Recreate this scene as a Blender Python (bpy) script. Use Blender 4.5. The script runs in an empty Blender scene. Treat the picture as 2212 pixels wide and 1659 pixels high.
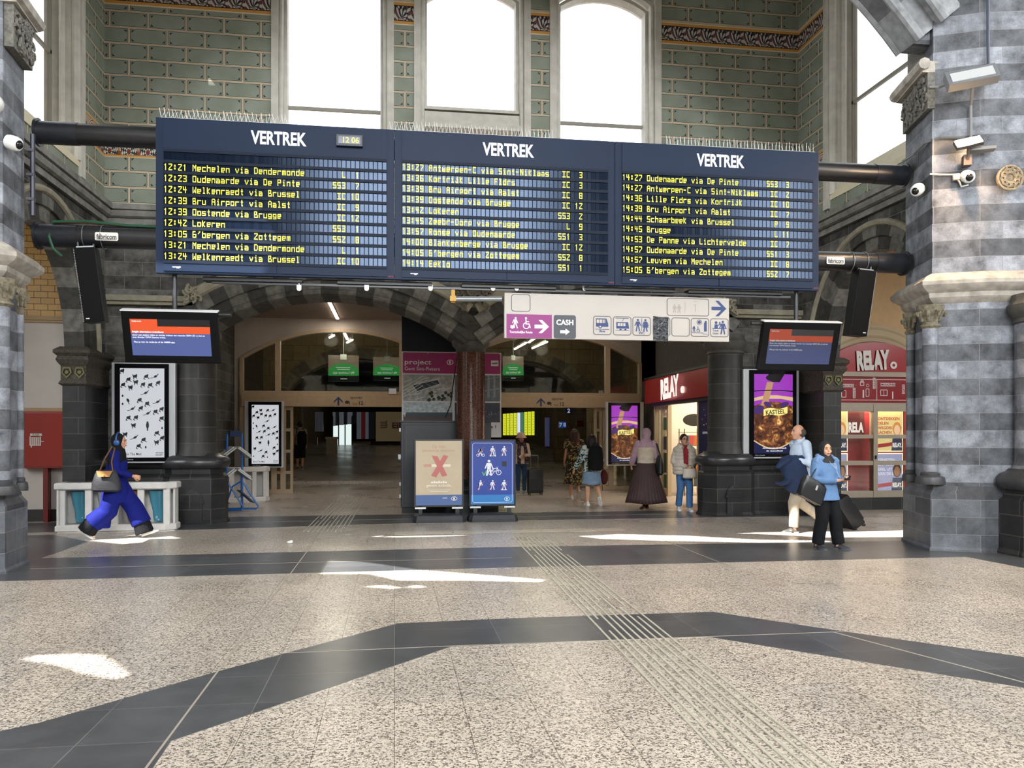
import bpy, bmesh, math, random
from math import sin, cos, tan, pi, radians, atan2, sqrt, floor as fl
from mathutils import Vector, Matrix
random.seed(7)
SC = bpy.context.scene
COL = SC.collection

# ---------------------------------------------------------------- camera, sky, sun, daylight, exposure
FPX, HOR, EYE, YAW = 1750.0, 937.0, 1.62, radians(8.26)   # focal length and horizon in pixels of the 2212 x 1659 frame
cam = bpy.data.cameras.new('camera'); cam.sensor_width = 36; cam.lens = FPX / 2212 * 36
cam.shift_y = (HOR - 829.5) / 2212; cam.clip_end = 400
co = bpy.data.objects.new('camera', cam); COL.objects.link(co)
co.location = (0, 0, EYE); co.rotation_euler = (pi / 2, 0, -YAW); SC.camera = co

w = bpy.data.worlds.new('sky'); SC.world = w; w.use_nodes = True
bg = w.node_tree.nodes['Background']; bg.inputs[0].default_value = (0.93, 0.97, 1.0, 1); bg.inputs[1].default_value = 3.2

SUN_EL = radians(46)
SUN_DIR = Vector((-0.8 * cos(SUN_EL), -0.6 * cos(SUN_EL), sin(SUN_EL)))      # towards the sun
sl = bpy.data.lights.new('sun', 'SUN'); sl.energy = 13.0; sl.angle = radians(0.18); sl.color = (1, .97, .93)
so = bpy.data.objects.new('sun', sl); COL.objects.link(so); so.rotation_euler = SUN_DIR.to_track_quat('Z', 'Y').to_euler()

def area(name, loc, target, sx, sy, power, color=(1, 1, 1)):
    l = bpy.data.lights.new(name, 'AREA'); l.shape = 'RECTANGLE'; l.size = sx; l.size_y = sy; l.energy = power; l.color = color
    o = bpy.data.objects.new(name, l); COL.objects.link(o); o.location = loc
    o.rotation_euler = (Vector(loc) - Vector(target)).to_track_quat('Z', 'Y').to_euler()
    return o
# daylight of the hall windows behind and beside the camera
area('daylight_rear', (1.7, -13.6, 10.5), (1.7, 3, 6), 10, 7, 2600, (.95, .98, 1))
area('daylight_rear_side', (17.4, -13.6, 10.5), (8, 3, 6), 3.2, 7, 800, (.95, .98, 1))
area('daylight_left', (-17.4, 0, 10), (0, 6, 3), 10, 8, 1500, (.93, .97, 1))
area('daylight_right', (20.4, 2, 10), (4, 9, 3), 10, 8, 2100, (.95, .98, 1))

SC.view_settings.view_transform = 'Standard'; SC.view_settings.look = 'None'
SC.view_settings.exposure = 0.68; SC.view_settings.gamma = 1; SC.view_settings.use_curve_mapping = False
SC.cycles.max_bounces = 8; SC.cycles.diffuse_bounces = 4; SC.cycles.glossy_bounces = 3; SC.cycles.transparent_max_bounces = 12
SC.cycles.caustics_reflective = False; SC.cycles.caustics_refractive = False; SC.cycles.sample_clamp_indirect = 6

# ---------------------------------------------------------------- photo pixel -> place
def ray(u, v):
    a = (u - 1106) / FPX; b = (HOR - v) / FPX
    return Vector((a * cos(YAW) + sin(YAW), -a * sin(YAW) + cos(YAW), b))
def PY(u, v, Y):                      # point on the plane y = Y
    r = ray(u, v); t = Y / r.y; return Vector((r.x * t, Y, EYE + r.z * t))
def PX(u, v, X):
    r = ray(u, v); t = X / r.x; return Vector((X, r.y * t, EYE + r.z * t))
def PZ(u, v, Z=0.0):
    r = ray(u, v); t = (Z - EYE) / r.z; return Vector((r.x * t, r.y * t, Z))

# ---------------------------------------------------------------- materials
def lin(c): return tuple(((x / 12.92) if x <= .04045 else ((x + .055) / 1.055) ** 2.4) for x in c)
def hexc(h): return lin(tuple(int(h[i:i + 2], 16) / 255 for i in (0, 2, 4)))
MATS = {}
def nodes(m): return m.node_tree
def N(nt, typ, ins=None, **kw):
    n = nt.nodes.new('ShaderNode' + typ)
    for k, v in kw.items(): setattr(n, k, v)
    for k, v in (ins or {}).items():
        s = n.inputs[k]
        if hasattr(v, 'is_linked'): nt.links.new(v, s)
        else:
            if s.type == 'RGBA' and len(v) == 3: v = (*v, 1)
            s.default_value = v
    return n
def M(nt, op, a, b=None, c=None):
    ins = {0: a}
    if b is not None: ins[1] = b
    if c is not None: ins[2] = c
    return N(nt, 'Math', ins, operation=op).outputs[0]
def MIX(nt, f, a, b, blend='MIX'):
    n = nt.nodes.new('ShaderNodeMix'); n.data_type = 'RGBA'; n.blend_type = blend
    for i, v in ((0, f), (6, a), (7, b)):
        if hasattr(v, 'is_linked'): nt.links.new(v, n.inputs[i])
        else: n.inputs[i].default_value = v if i == 0 else ((*v, 1) if len(v) == 3 else v)
    return n.outputs[2]
def newmat(name):
    m = bpy.data.materials.new(name); m.use_nodes = True; return m, m.node_tree, m.node_tree.nodes['Principled BSDF']
def mat(h, rough=.6, metal=0., emit=0., spec=.5, noise=0., nscale=8., bump=0., bscale=30., coat=0.):
    """plain procedural material: colour with a little noise and bump"""
    key = (h, rough, metal, emit, spec, noise, nscale, bump, bscale, coat)
    if key in MATS: return MATS[key]
    m, nt, p = newmat('paint_' + (h if isinstance(h, str) else 'c'))
    c = hexc(h) if isinstance(h, str) else h
    p.inputs['Base Color'].default_value = (*c, 1); p.inputs['Roughness'].default_value = rough; p.inputs['Metallic'].default_value = metal
    p.inputs['Specular IOR Level'].default_value = spec; p.inputs['Coat Weight'].default_value = coat
    if emit: p.inputs['Emission Color'].default_value = (*c, 1); p.inputs['Emission Strength'].default_value = emit
    if noise or bump: tc = N(nt, 'TexCoord').outputs['Object']
    if noise:
        n = N(nt, 'TexNoise', {'Vector': tc, 'Scale': nscale, 'Detail': 5.})
        f = N(nt, 'MapRange', {0: n.outputs[0], 1: .3, 2: .7, 3: 1 - noise, 4: 1 + noise}).outputs[0]
        nt.links.new(MIX(nt, 1., c, N(nt, 'CombineXYZ', {0: f, 1: f, 2: f}).outputs[0], 'MULTIPLY'), p.inputs['Base Color'])
    if bump:
        n = N(nt, 'TexNoise', {'Vector': tc, 'Scale': bscale, 'Detail': 3.})
        nt.links.new(N(nt, 'Bump', {'Height': n.outputs[0], 'Strength': bump, 'Distance': .02}).outputs[0], p.inputs['Normal'])
    MATS[key] = m; return m
def glow(h, e): # dark surface with its own glow: lit screens, also unlit boards brightened
    key = ('g', h, e)
    if key in MATS: return MATS[key]
    m, nt, p = newmat('screen_' + h); c = hexc(h); p.inputs['Base Color'].default_value = (c[0] * .1, c[1] * .1, c[2] * .1, 1); p.inputs['Roughness'].default_value = .25; p.inputs['Emission Color'].default_value = (*c, 1); p.inputs['Emission Strength'].default_value = e; MATS[key] = m; return m
def uvsplit(nt):
    s = N(nt, 'SeparateXYZ', {0: N(nt, 'UVMap').outputs[0]}); return s.outputs[0], s.outputs[1]
def stone(name, c1, c2, mort, bw, bh, par=.35, rough=.75, seed=0., grime=.5, msize=.008, spec=.4):
    """coursed ashlar: every other course darker, each block its own tone; u and v in metres"""
    m, nt, p = newmat(name); u, v = uvsplit(nt)
    vec = N(nt, 'CombineXYZ', {0: M(nt, 'ADD', u, seed), 1: v, 2: 0.}).outputs[0]
    b = N(nt, 'TexBrick', {'Vector': vec, 'Color1': hexc(c1), 'Color2': hexc(c2), 'Mortar': hexc(mort), 'Scale': 1., 'Mortar Size': msize,
                           'Mortar Smooth': .2, 'Bias': 0., 'Brick Width': bw, 'Row Height': bh}, offset=.5, squash=1.)
    par_ = M(nt, 'MODULO', M(nt, 'FLOOR', M(nt, 'ADD', M(nt, 'DIVIDE', v, bh), 100.)), 2.)
    n1 = N(nt, 'TexNoise', {'Vector': vec, 'Scale': 3.5, 'Detail': 8., 'Roughness': .65}).outputs[0]
    n2 = N(nt, 'TexNoise', {'Vector': vec, 'Scale': 60., 'Detail': 3.}).outputs[0]
    f = M(nt, 'SUBTRACT', 1.12, M(nt, 'MULTIPLY', par_, par))
    f = M(nt, 'MULTIPLY', f, N(nt, 'MapRange', {0: n1, 1: .3, 2: .72, 3: 1 - grime, 4: 1 + grime * .8}).outputs[0])
    f = M(nt, 'MULTIPLY', f, N(nt, 'MapRange', {0: n2, 1: .3, 2: .7, 3: .85, 4: 1.15}).outputs[0])
    f = M(nt, 'ADD', M(nt, 'MULTIPLY', f, M(nt, 'SUBTRACT', 1., b.outputs['Fac'])), b.outputs['Fac'])
    nt.links.new(MIX(nt, 1., b.outputs['Color'], N(nt, 'CombineXYZ', {0: f, 1: f, 2: f}).outputs[0], 'MULTIPLY'), p.inputs['Base Color'])
    p.inputs['Roughness'].default_value = rough; p.inputs['Specular IOR Level'].default_value = spec
    hgt = M(nt, 'SUBTRACT', M(nt, 'MULTIPLY', n1, .5), b.outputs['Fac'])
    nt.links.new(N(nt, 'Bump', {'Height': hgt, 'Strength': .35, 'Distance': .02}).outputs[0], p.inputs['Normal'])
    return m
def glassmat(name, tint=(1, 1, 1), refl=.08, rough=.02):
    m = bpy.data.materials.new(name); m.use_nodes = True; nt = m.node_tree; nt.nodes.clear()
    o = N(nt, 'OutputMaterial'); t = N(nt, 'BsdfTransparent', {'Color': tint}); g = N(nt, 'BsdfGlossy', {'Roughness': rough})
    lw = N(nt, 'LayerWeight', {'Blend': .25}); f = M(nt, 'ADD', M(nt, 'MULTIPLY', lw.outputs[0], .5), refl)
    mx = N(nt, 'MixShader', {0: f, 1: t.outputs[0], 2: g.outputs[0]}); nt.links.new(mx.outputs[0], o.inputs[0]); return m

# ---------------------------------------------------------------- mesh builder
class MB:
    def __init__(s): s.v = []; s.f = []; s.mi = []; s.uv = []; s.m = 0
    def add(s, vs, fs, uvs=None):
        o = len(s.v); s.v += [Vector(p) for p in vs]
        for k, f in enumerate(fs):
            s.f.append([i + o for i in f]); s.mi.append(s.m); s.uv.append(uvs[k] if uvs else None)
        return s
    def box(s, x0, x1, y0, y1, z0, z1):
        x0, x1 = sorted((x0, x1)); y0, y1 = sorted((y0, y1)); z0, z1 = sorted((z0, z1))
        return s.add([(x, y, z) for z in (z0, z1) for y in (y0, y1) for x in (x0, x1)],
                     [(0, 2, 3, 1), (4, 5, 7, 6), (0, 1, 5, 4), (2, 6, 7, 3), (0, 4, 6, 2), (1, 3, 7, 5)])
    def cbox(s, c, sx, sy, sz, R=None):
        R = R or Matrix.Identity(3); c = Vector(c)
        vs = [c + R @ Vector((x * sx / 2, y * sy / 2, z * sz / 2)) for z in (-1, 1) for y in (-1, 1) for x in (-1, 1)]
        return s.add(vs, [(0, 2, 3, 1), (4, 5, 7, 6), (0, 1, 5, 4), (2, 6, 7, 3), (0, 4, 6, 2), (1, 3, 7, 5)])
    def prism(s, pts, d):                # closed polygon of 3-D points swept by the vector d
        n = len(pts); d = Vector(d); p = [Vector(q) for q in pts]
        nrm = sum(((p[i] - p[0]).cross(p[(i + 1) % n] - p[0]) for i in range(n)), Vector())
        if nrm.dot(d) > 0: p.reverse()
        return s.add(p + [q + d for q in p], [list(range(n)), list(range(2 * n - 1, n - 1, -1))] + [(i, i + n, (i + 1) % n + n, (i + 1) % n) for i in range(n)])
    def rings(s, rings, cap=True, closed=True, uvs=False):
        n = len(rings[0]); vs = [p for r in rings for p in r]; fs = []; us = []
        for k in range(len(rings) - 1):
            for i in range(n if closed else n - 1):
                j = (i + 1) % n; fs.append((k * n + i, k * n + j, (k + 1) * n + j, (k + 1) * n + i)); us.append(None)
        if cap and closed:
            fs.append(list(range(n - 1, -1, -1))); fs.append([(len(rings) - 1) * n + i for i in range(n)])
        return s.add(vs, fs)
    def lathe(s, prof, c=(0, 0, 0), n=28, a0=0., a1=2 * pi, sx=1., sy=1.):
        full = abs(a1 - a0 - 2 * pi) < 1e-4; c = Vector(c); m = n if full else n + 1; vs = []; fs = []; us = []; R = max(r for r, z in prof)
        for r, z in prof:
            for i in range(m):
                a = a0 + (a1 - a0) * i / n; vs.append((c.x + r * cos(a) * sx, c.y + r * sin(a) * sy, c.z + z))
        for k in range(len(prof) - 1):
            for i in range(n):
                j = (i + 1) % m
                fs.append((k * m + i, k * m + j, (k + 1) * m + j, (k + 1) * m + i))
                ua, ub = R * (a0 + (a1 - a0) * i / n), R * (a0 + (a1 - a0) * (i + 1) / n); za, zb = c.z + prof[k][1], c.z + prof[k + 1][1]
                us.append([(ua, za), (ub, za), (ub, zb), (ua, zb)])
        if full:
            fs.append(list(range(m - 1, -1, -1))); us.append(None); fs.append([(len(prof) - 1) * m + i for i in range(m)]); us.append(None)
        return s.add(vs, fs, us)
    def tube(s, path, r, n=10, cap=True, flat=1.0, up=None):
        """round tube along points; r is a number or one per point"""
        P = [Vector(p) for p in path]; rs = r if isinstance(r, (list, tuple)) else [r] * len(P); out = []; prev = None
        for i, p in enumerate(P):
            t = (P[min(i + 1, len(P) - 1)] - P[max(i - 1, 0)]).normalized()
            if prev is None:
                ref = Vector(up) if up else (Vector((0, 0, 1)) if abs(t.z) < .9 else Vector((0, 1, 0))); a = ref.cross(t).normalized()
            else: a = (prev - t * prev.dot(t)).normalized()
            b = t.cross(a); prev = a
            out.append([p + (a * cos(2 * pi * k / n) + b * sin(2 * pi * k / n) * flat) * rs[i] for k in range(n)])
        return s.rings(out, cap)
    def ell(s, c, rx, ry, rz, n=16, m=10, R=None):
        c = Vector(c); vs = []; R = R or Matrix.Identity(3)
        rr = [[c + R @ Vector((rx * sin(pi * k / m) * cos(2 * pi * i / n), ry * sin(pi * k / m) * sin(2 * pi * i / n), -rz * cos(pi * k / m))) for i in range(n)] for k in range(1, m)]
        o = len(s.v); s.rings(rr, cap=False); b = len(s.v); s.add([c + R @ Vector((0, 0, -rz)), c + R @ Vector((0, 0, rz))], [])
        for i in range(n):
            s.f.append([o + (i + 1) % n, o + i, b]); s.f.append([o + (m - 2) * n + i, o + (m - 2) * n + (i + 1) % n, b + 1]); s.mi += [s.m] * 2; s.uv += [None] * 2
        return s
    def build(s, name, mats, parent=None, smooth=False, bevel=0., local=False, remesh=0., sub=0, smth=0, angle=40):
        me = bpy.data.meshes.new(name); me.from_pydata([tuple(v) for v in s.v], [], s.f)
        mats = mats if isinstance(mats, (list, tuple)) else [mats]
        for m in mats: me.materials.append(m)
        if not remesh:
            for p, k in zip(me.polygons, s.mi): p.material_index = k
            uvl = me.uv_layers.new(name='UVMap').data
            for p, uv in zip(me.polygons, s.uv):
                if uv:
                    for li, q in zip(p.loop_indices, uv): uvl[li].uv = q
                else:
                    n = p.normal
                    for li in p.loop_indices:
                        q = me.vertices[me.loops[li].vertex_index].co
                        uvl[li].uv = (q.x, q.y) if abs(n.z) > .75 else ((q.x, q.z) if abs(n.y) >= abs(n.x) else (q.y, q.z))
        o = bpy.data.objects.new(name, me); COL.objects.link(o)
        if remesh or sub:
            if remesh:
                md = o.modifiers.new('r', 'REMESH'); md.mode = 'VOXEL'; md.voxel_size = remesh
                if smth: sm = o.modifiers.new('s', 'SMOOTH'); sm.factor = .5; sm.iterations = smth
            if sub: o.modifiers.new('u', 'SUBSURF').levels = sub
            dg = bpy.context.evaluated_depsgraph_get(); me2 = bpy.data.meshes.new_from_object(o.evaluated_get(dg)); o.modifiers.clear(); o.data = me2; bpy.data.meshes.remove(me); me = me2
            me.name = name
        if bevel:
            bm = bmesh.new(); bm.from_mesh(me); es = [e for e in bm.edges if len(e.link_faces) == 2 and e.calc_face_angle(0) > .6]
            bmesh.ops.bevel(bm, geom=es, offset=bevel, segments=2, affect='EDGES', profile=.6); bm.to_mesh(me); bm.free()
        if smooth:
            for p in me.polygons: p.use_smooth = True
            try: me.set_sharp_from_angle(angle=radians(angle))
            except Exception: pass
        if parent:
            o.parent = parent
            if not local: o.matrix_parent_inverse = wm(parent).inverted()
        return o
def wm(o): return (wm(o.parent) @ o.matrix_parent_inverse if o.parent else Matrix.Identity(4)) @ Matrix.LocRotScale(o.location, o.rotation_euler, o.scale)
def tag(o, label=None, cat=None, group=None, kind=None):
    if label: o['label'] = label
    if cat: o['category'] = cat
    if group: o['group'] = group
    if kind: o['kind'] = kind
    return o
def thing(name, label, cat, loc=(0, 0, 0), rz=0., group=None):
    o = bpy.data.objects.new(name, None); o.empty_display_size = .2; COL.objects.link(o); o.location = loc; o.rotation_euler = (0, 0, rz)
    return tag(o, label, cat, group)
def struct(o): o['kind'] = 'structure'; return o
def copy_tree(o, parent=None):
    c = o.copy(); COL.objects.link(c)
    if parent: c.parent = parent
    for ch in list(o.children): copy_tree(ch, c)
    return c

# flat artwork and lettering laid on a plane: origin, right vector, up vector
class Flat:
    def __init__(s, org, right=(1, 0, 0), up=(0, 0, 1), lift=.002):
        s.o = Vector(org); s.r = Vector(right).normalized(); s.u = Vector(up).normalized(); s.n = s.r.cross(s.u); s.mb = MB(); s.t = lift; s.k = 0
    def pt(s, x, y, k=0.): return s.o + s.r * x + s.u * y + s.n * k
    def poly(s, pts, z=0.):
        s.k += 1; s.mb.prism([s.pt(x, y, z * s.t) for x, y in pts], s.n * (s.t * .5 + (s.k % 25) * .00006)); return s
    def rect(s, x0, y0, x1, y1, z=0.): return s.poly([(x0, y0), (x1, y0), (x1, y1), (x0, y1)], z)
    def disc(s, x, y, r, ry=None, n=20, z=0., rot=0.):
        ry = ry or r; return s.poly([(x + r * cos(2 * pi * i / n) * cos(rot) - ry * sin(2 * pi * i / n) * sin(rot), y + r * cos(2 * pi * i / n) * sin(rot) + ry * sin(2 * pi * i / n) * cos(rot)) for i in range(n)], z)
    def strip(s, pts, wd, closed=False, z=0.):        # a line with width, as quads
        P = [Vector(p) for p in pts]; n = len(P); k = n if closed else n - 1
        for i in range(k):
            a, b = P[i], P[(i + 1) % n]; d = (b - a)
            if d.length < 1e-6: continue
            d.normalize(); q = Vector((-d.y, d.x)) * wd / 2; e = d * wd * .3
            s.poly([tuple(a - e + q), tuple(a - e - q), tuple(b + e - q), tuple(b + e + q)], z)
        return s
    def ring(s, x, y, r, wd, ry=None, n=24, a0=0., a1=2 * pi, z=0.):
        ry = ry or r; full = abs(a1 - a0 - 2 * pi) < 1e-3
        return s.strip([(x + r * cos(a0 + (a1 - a0) * i / n), y + ry * sin(a0 + (a1 - a0) * i / n)) for i in range(n if full else n + 1)], wd, full, z)
    def rrect(s, x0, y0, x1, y1, r, z=0.):
        return s.poly(rr_pts(x0, y0, x1, y1, r), z)
    def rframe(s, x0, y0, x1, y1, r, wd, z=0.): return s.strip(rr_pts(x0, y0, x1, y1, r), wd, True, z)
    def text(s, txt, x, y, h, wd=None, bold=0., align='L', z=0., sx=1., rot=0., mirror=False):
        me = text_mesh(txt, bold); xs = [v.co.x for v in me.vertices] or [0]; a, b = min(xs), max(xs); k = h / .7
        kx = k * sx if not wd else wd / max(b - a, 1e-6)
        ox = {'L': -a, 'C': -(a + b) / 2, 'R': -b}[align]; vs = []
        for v in me.vertices:
            px, py = (v.co.x + ox) * kx * (-1 if mirror else 1), v.co.y * k
            vs.append(s.pt(x + px * cos(rot) - py * sin(rot), y + px * sin(rot) + py * cos(rot), (z + 1.02) * s.t))
        fs = [tuple(p.vertices) if not mirror else tuple(reversed(p.vertices)) for p in me.polygons]
        s.mb.add(vs, fs); bpy.data.meshes.remove(me); return s
    def build(s, name, mats, parent=None): return s.mb.build(name, mats, parent)
def rr_pts(x0, y0, x1, y1, r, n=5):
    out = []
    for cx, cy, a in ((x1 - r, y0 + r, -pi / 2), (x1 - r, y1 - r, 0), (x0 + r, y1 - r, pi / 2), (x0 + r, y0 + r, pi)):
        out += [(cx + r * cos(a + pi / 2 * i / n), cy + r * sin(a + pi / 2 * i / n)) for i in range(n + 1)]
    return out
def text_mesh(txt, bold=0.):
    c = bpy.data.curves.new('t', 'FONT'); c.body = txt; c.size = 1; c.offset = bold; c.resolution_u = 3
    o = bpy.data.objects.new('t', c); COL.objects.link(o); dg = bpy.context.evaluated_depsgraph_get(); dg.update()
    me = bpy.data.meshes.new_from_object(o.evaluated_get(dg)); bpy.data.objects.remove(o); bpy.data.curves.remove(c); return me

# ================================================================ THE SETTING
XC, XL, XR, YB = 1.5, -5.2, 8.2, 15.6

def terrazzo():
    m, nt, p = newmat('terrazzo'); u, v = uvsplit(nt); vec = N(nt, 'CombineXYZ', {0: u, 1: v, 2: 0.}).outputs[0]
    vo = N(nt, 'TexVoronoi', {'Vector': vec, 'Scale': 85., 'Randomness': 1.}); s = N(nt, 'SeparateColor', {0: vo.outputs['Color']}).outputs[0]
    vo2 = N(nt, 'TexVoronoi', {'Vector': vec, 'Scale': 190.}); s2 = N(nt, 'SeparateColor', {0: vo2.outputs['Color']}).outputs[1]
    r = N(nt, 'ValToRGB', {0: M(nt, 'ADD', M(nt, 'MULTIPLY', s, .62), M(nt, 'MULTIPLY', s2, .38))}); e = r.color_ramp.elements
    e[0].position = .2; e[0].color = (*hexc('5b5551'), 1); e[1].position = .85; e[1].color = (*hexc('d9cfc3'), 1)
    k = r.color_ramp.elements.new(.36); k.color = (*hexc('8a847d'), 1); k = r.color_ramp.elements.new(.44); k.color = (*hexc('c2b7aa'), 1)
    tone = N(nt, 'TexBrick', {'Vector': vec, 'Color1': (.93, .93, .93), 'Color2': (1.05, 1.03, 1.0), 'Mortar': (.35, .34, .33), 'Scale': 1., 'Mortar Size': .0022, 'Brick Width': .41, 'Row Height': 1.64}, offset=0.)
    st = N(nt, 'TexNoise', {'Vector': vec, 'Scale': .8, 'Detail': 5.}).outputs[0]
    f = N(nt, 'MapRange', {0: st, 1: .3, 2: .7, 3: .88, 4: 1.08}).outputs[0]
    c = MIX(nt, 1., MIX(nt, 1., r.outputs[0], tone.outputs[0], 'MULTIPLY'), N(nt, 'CombineXYZ', {0: f, 1: f, 2: f}).outputs[0], 'MULTIPLY')
    nt.links.new(c, p.inputs['Base Color'])
    nt.links.new(N(nt, 'MapRange', {0: st, 1: .3, 2: .7, 3: .24, 4: .36}).outputs[0], p.inputs['Roughness']); p.inputs['Specular IOR Level'].default_value = .5
    return m
def slate():
    m, nt, p = newmat('bluestone_band'); u, v = uvsplit(nt); vec = N(nt, 'CombineXYZ', {0: u, 1: v, 2: 0.}).outputs[0]
    b = N(nt, 'TexBrick', {'Vector': vec, 'Color1': hexc('45474b'), 'Color2': hexc('515356'), 'Mortar': hexc('74726f'), 'Scale': 1., 'Mortar Size': .003, 'Brick Width': .82, 'Row Height': .56}, offset=0.)
    n = N(nt, 'TexNoise', {'Vector': vec, 'Scale': 4., 'Detail': 9., 'Roughness': .7}).outputs[0]; f = N(nt, 'MapRange', {0: n, 1: .3, 2: .7, 3: .8, 4: 1.25}).outputs[0]
    nt.links.new(MIX(nt, 1., b.outputs[0], N(nt, 'CombineXYZ', {0: f, 1: f, 2: f}).outputs[0], 'MULTIPLY'), p.inputs['Base Color']); p.inputs['Roughness'].default_value = .3
    return m
TERR, SLATE = terrazzo(), slate()
f = MB(); f.add([(-22, -15, 0), (25, -15, 0), (25, 24, 0), (-22, 24, 0)], [(0, 1, 2, 3)])
# tunnel floor: a step, then a ramp rising away from the hall
f.add([(-6, 24, 0), (9, 24, 0), (9, 26.6, 0), (-6, 26.6, 0), (-6, 26.6, .1), (9, 26.6, .1), (9, 46, 1.05), (-6, 46, 1.05), (9, 70, 1.1), (-6, 70, 1.1)], [(0, 1, 2, 3), (3, 2, 5, 4), (4, 5, 6, 7), (7, 6, 8, 9)])
f.m = 1
def band(px, k=0):
    P = [PZ(*q) if len(q) == 2 else Vector((q[0], q[1], 0)) for q in px]; f.prism([Vector((p.x, p.y, -.01)) for p in P], (0, 0, .0125 + k * .0005))
# near band (an octagon ring round the middle of the hall), in metres on the floor, read off the photograph
a = [PZ(*q) for q in ((85, 1562), (470, 1451), (860, 1347), (1106, 1336), (1540, 1322), (1820, 1364), (2212, 1420))]
b = [PZ(*q) for q in ((2212, 1486), (1530, 1376), (1255, 1386), (975, 1397), (370, 1601), (330, 1659))]
a = [Vector((-2.75, 1.5, 0)), Vector((-2.75, a[0].y - .55, 0))] + a + [a[-1] + (a[-1] - a[-2]) * 1.5]
b = [b[0] + (b[0] - b[1]) * 1.5] + b + [Vector((b[-1].x - .3, 1.5, 0))]
band([(p.x, p.y, 0) for p in a + b])
# far band across the mouth of the bay with its mitred left end
l0, l1, r0, r1 = PZ(90, 1206), PZ(0, 1256), PZ(2090, 1203), PZ(1951, 1168)
band([(-16, l1.y - .6, 0), (l1.x, l1.y, 0)] + [(q.x, q.y, 0) for q in (PZ(1106, 1226), PZ(2088, 1203), PZ(2212, 1227))] + [(14, 8.6, 0), (14, 12.1, 0), (r1.x + .4, r1.y, 0)] + [(q.x, q.y, 0) for q in (r1, PZ(1040, 1183), l0, PZ(190, 1170))] + [(-5.4, 13.9, 0), (-7.5, 13.9, 0), (-7.5, 10.9, 0), (-16, 10.9, 0)])
band([(XL - 2, 14.25, 0), (-3.2, 14.3, 0), (1.5, 14.95, 0), (6.5, 14.95, 0), (XR, 14.95, 0), (XR, 15.7, 0), (6.2, 16.4, 0), (-3.2, 16.4, 0), (XL - 2, 15.6, 0)])
f.m = 2
def inlay(p, q, wd=.012):
    p, q = Vector(p), Vector(q); d = (q - p).normalized(); n = Vector((-d.y, d.x, 0)) * wd / 2; f.prism([p + n, p - n, q - n, q + n], (0, 0, .0035))
inlay((-1.19, 1.8, 0), (-1.19, 13.6, 0), .013); inlay((4.05, 9.4, 0), (4.05, 12.2, 0)); inlay(PZ(620, 1411), PZ(975, 1396)); inlay(PZ(975, 1396), PZ(1820, 1365)); inlay(PZ(65, 1229), PZ(1106, 1205)); inlay(PZ(1800, 1366), PZ(2212, 1475), .02); inlay((-3.3, 15.35, 0), (6.3, 15.75, 0))
f.m = 3                                    # pale repair slabs set in the terrazzo
for i in range(8):
    x0 = .0 + i * .48; f.box(x0, x0 + .46, 13.15 + .05 * (i % 2), 13.5, -.01, .0022)
floor = struct(f.build('floor', [TERR, SLATE, mat('a59d92', .4), mat('c9bda9', .35, noise=.08)]))

# tactile guide strips: raised ribs stuck to the floor
def tactile(name, label, p, q, n, gap, seg):
    p, q = Vector((*p, 0)), Vector((*q, 0)); d = (q - p).normalized(); nn = Vector((d.y, -d.x, 0)); L = (q - p).length; mb = MB(); R = Matrix((d, -nn, Vector((0, 0, 1)))).transposed()
    for i in range(n):
        t = random.uniform(0, .12)
        while t < L - .1:
            s = seg * random.choice((1, 1, 1, .98)); e = min(t + s, L)
            if random.random() > .04: mb.cbox(p + nn * (i - (n - 1) / 2) * gap + d * (t + e - .012) / 2 + Vector((0, 0, .004)), e - t - .012, .016, .006, R)
            t = e
    o = mb.build(name, mat('bdb8a8', .5, noise=.1)); o.location.z = .0
    return tag(o, label, 'tactile paving')
PA, PB = PZ(1138, 1156), PZ(1690, 1659)
tactile('tactile_guide_strip', 'long ribbed guide strip crossing the dark floor bands toward the camera', (PA.x, PA.y), (PB.x + (PB.x - PA.x) * .25, PB.y + (PB.y - PA.y) * .25), 9, .062, .42)
PA, PB = PZ(700, 1149), PZ(765, 1068)
tactile('tactile_guide_strip', 'ribbed guide strip leading under the left arch toward the tracks', (PA.x, PA.y), (PB.x, PB.y), 10, .075, .42)

# ---------------------------------------------------------------- wall surfaces
ST_DARK = stone('stone_dark_courses', '2f2e2b', '464541', '5d5a55', .62, .245, .2, grime=.5)
ST_BACK = stone('stone_back_wall', '3f3e3b', '706e69', '77746e', .62, .25, .3, grime=.85, seed=3., msize=.005)
ST_PIER = stone('stone_pier', '6a6e76', '868a93', '7d7e82', .6, .238, .6, grime=.75, seed=1.3, rough=.6, msize=.004)
ST_PLINTH = stone('stone_pier_plinth', '43464b', '6a6e75', '77777a', .6, .238, .3, rough=.5, grime=.5, seed=4., msize=.004)
ST_BLACK = stone('stone_plinth_black', '1f1f20', '2e2e2e', '45433f', .7, .27, .12, rough=.42, grime=.4, seed=5.)
V_DARK = mat('3b3a36', .7, noise=.4, nscale=9, bump=.2); V_LITE = mat('6c6a64', .7, noise=.4, nscale=9, bump=.2)
HOOD = mat('97917f', .7, noise=.2, nscale=6); CARVE = mat('6f685c', .8, noise=.5, nscale=30, bump=.6, bscale=50)
JAMB = mat('c3bfb5', .75, noise=.12, nscale=5, bump=.15); CORN = mat('77756f', .7, noise=.35, nscale=5, bump=.2); CREAM = mat('d9cfb2', .7, noise=.05)
WHITE = mat('cfc8c0', .7, noise=.06, nscale=2); BEIGE = mat('b39b7d', .55, noise=.07, nscale=3)

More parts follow.
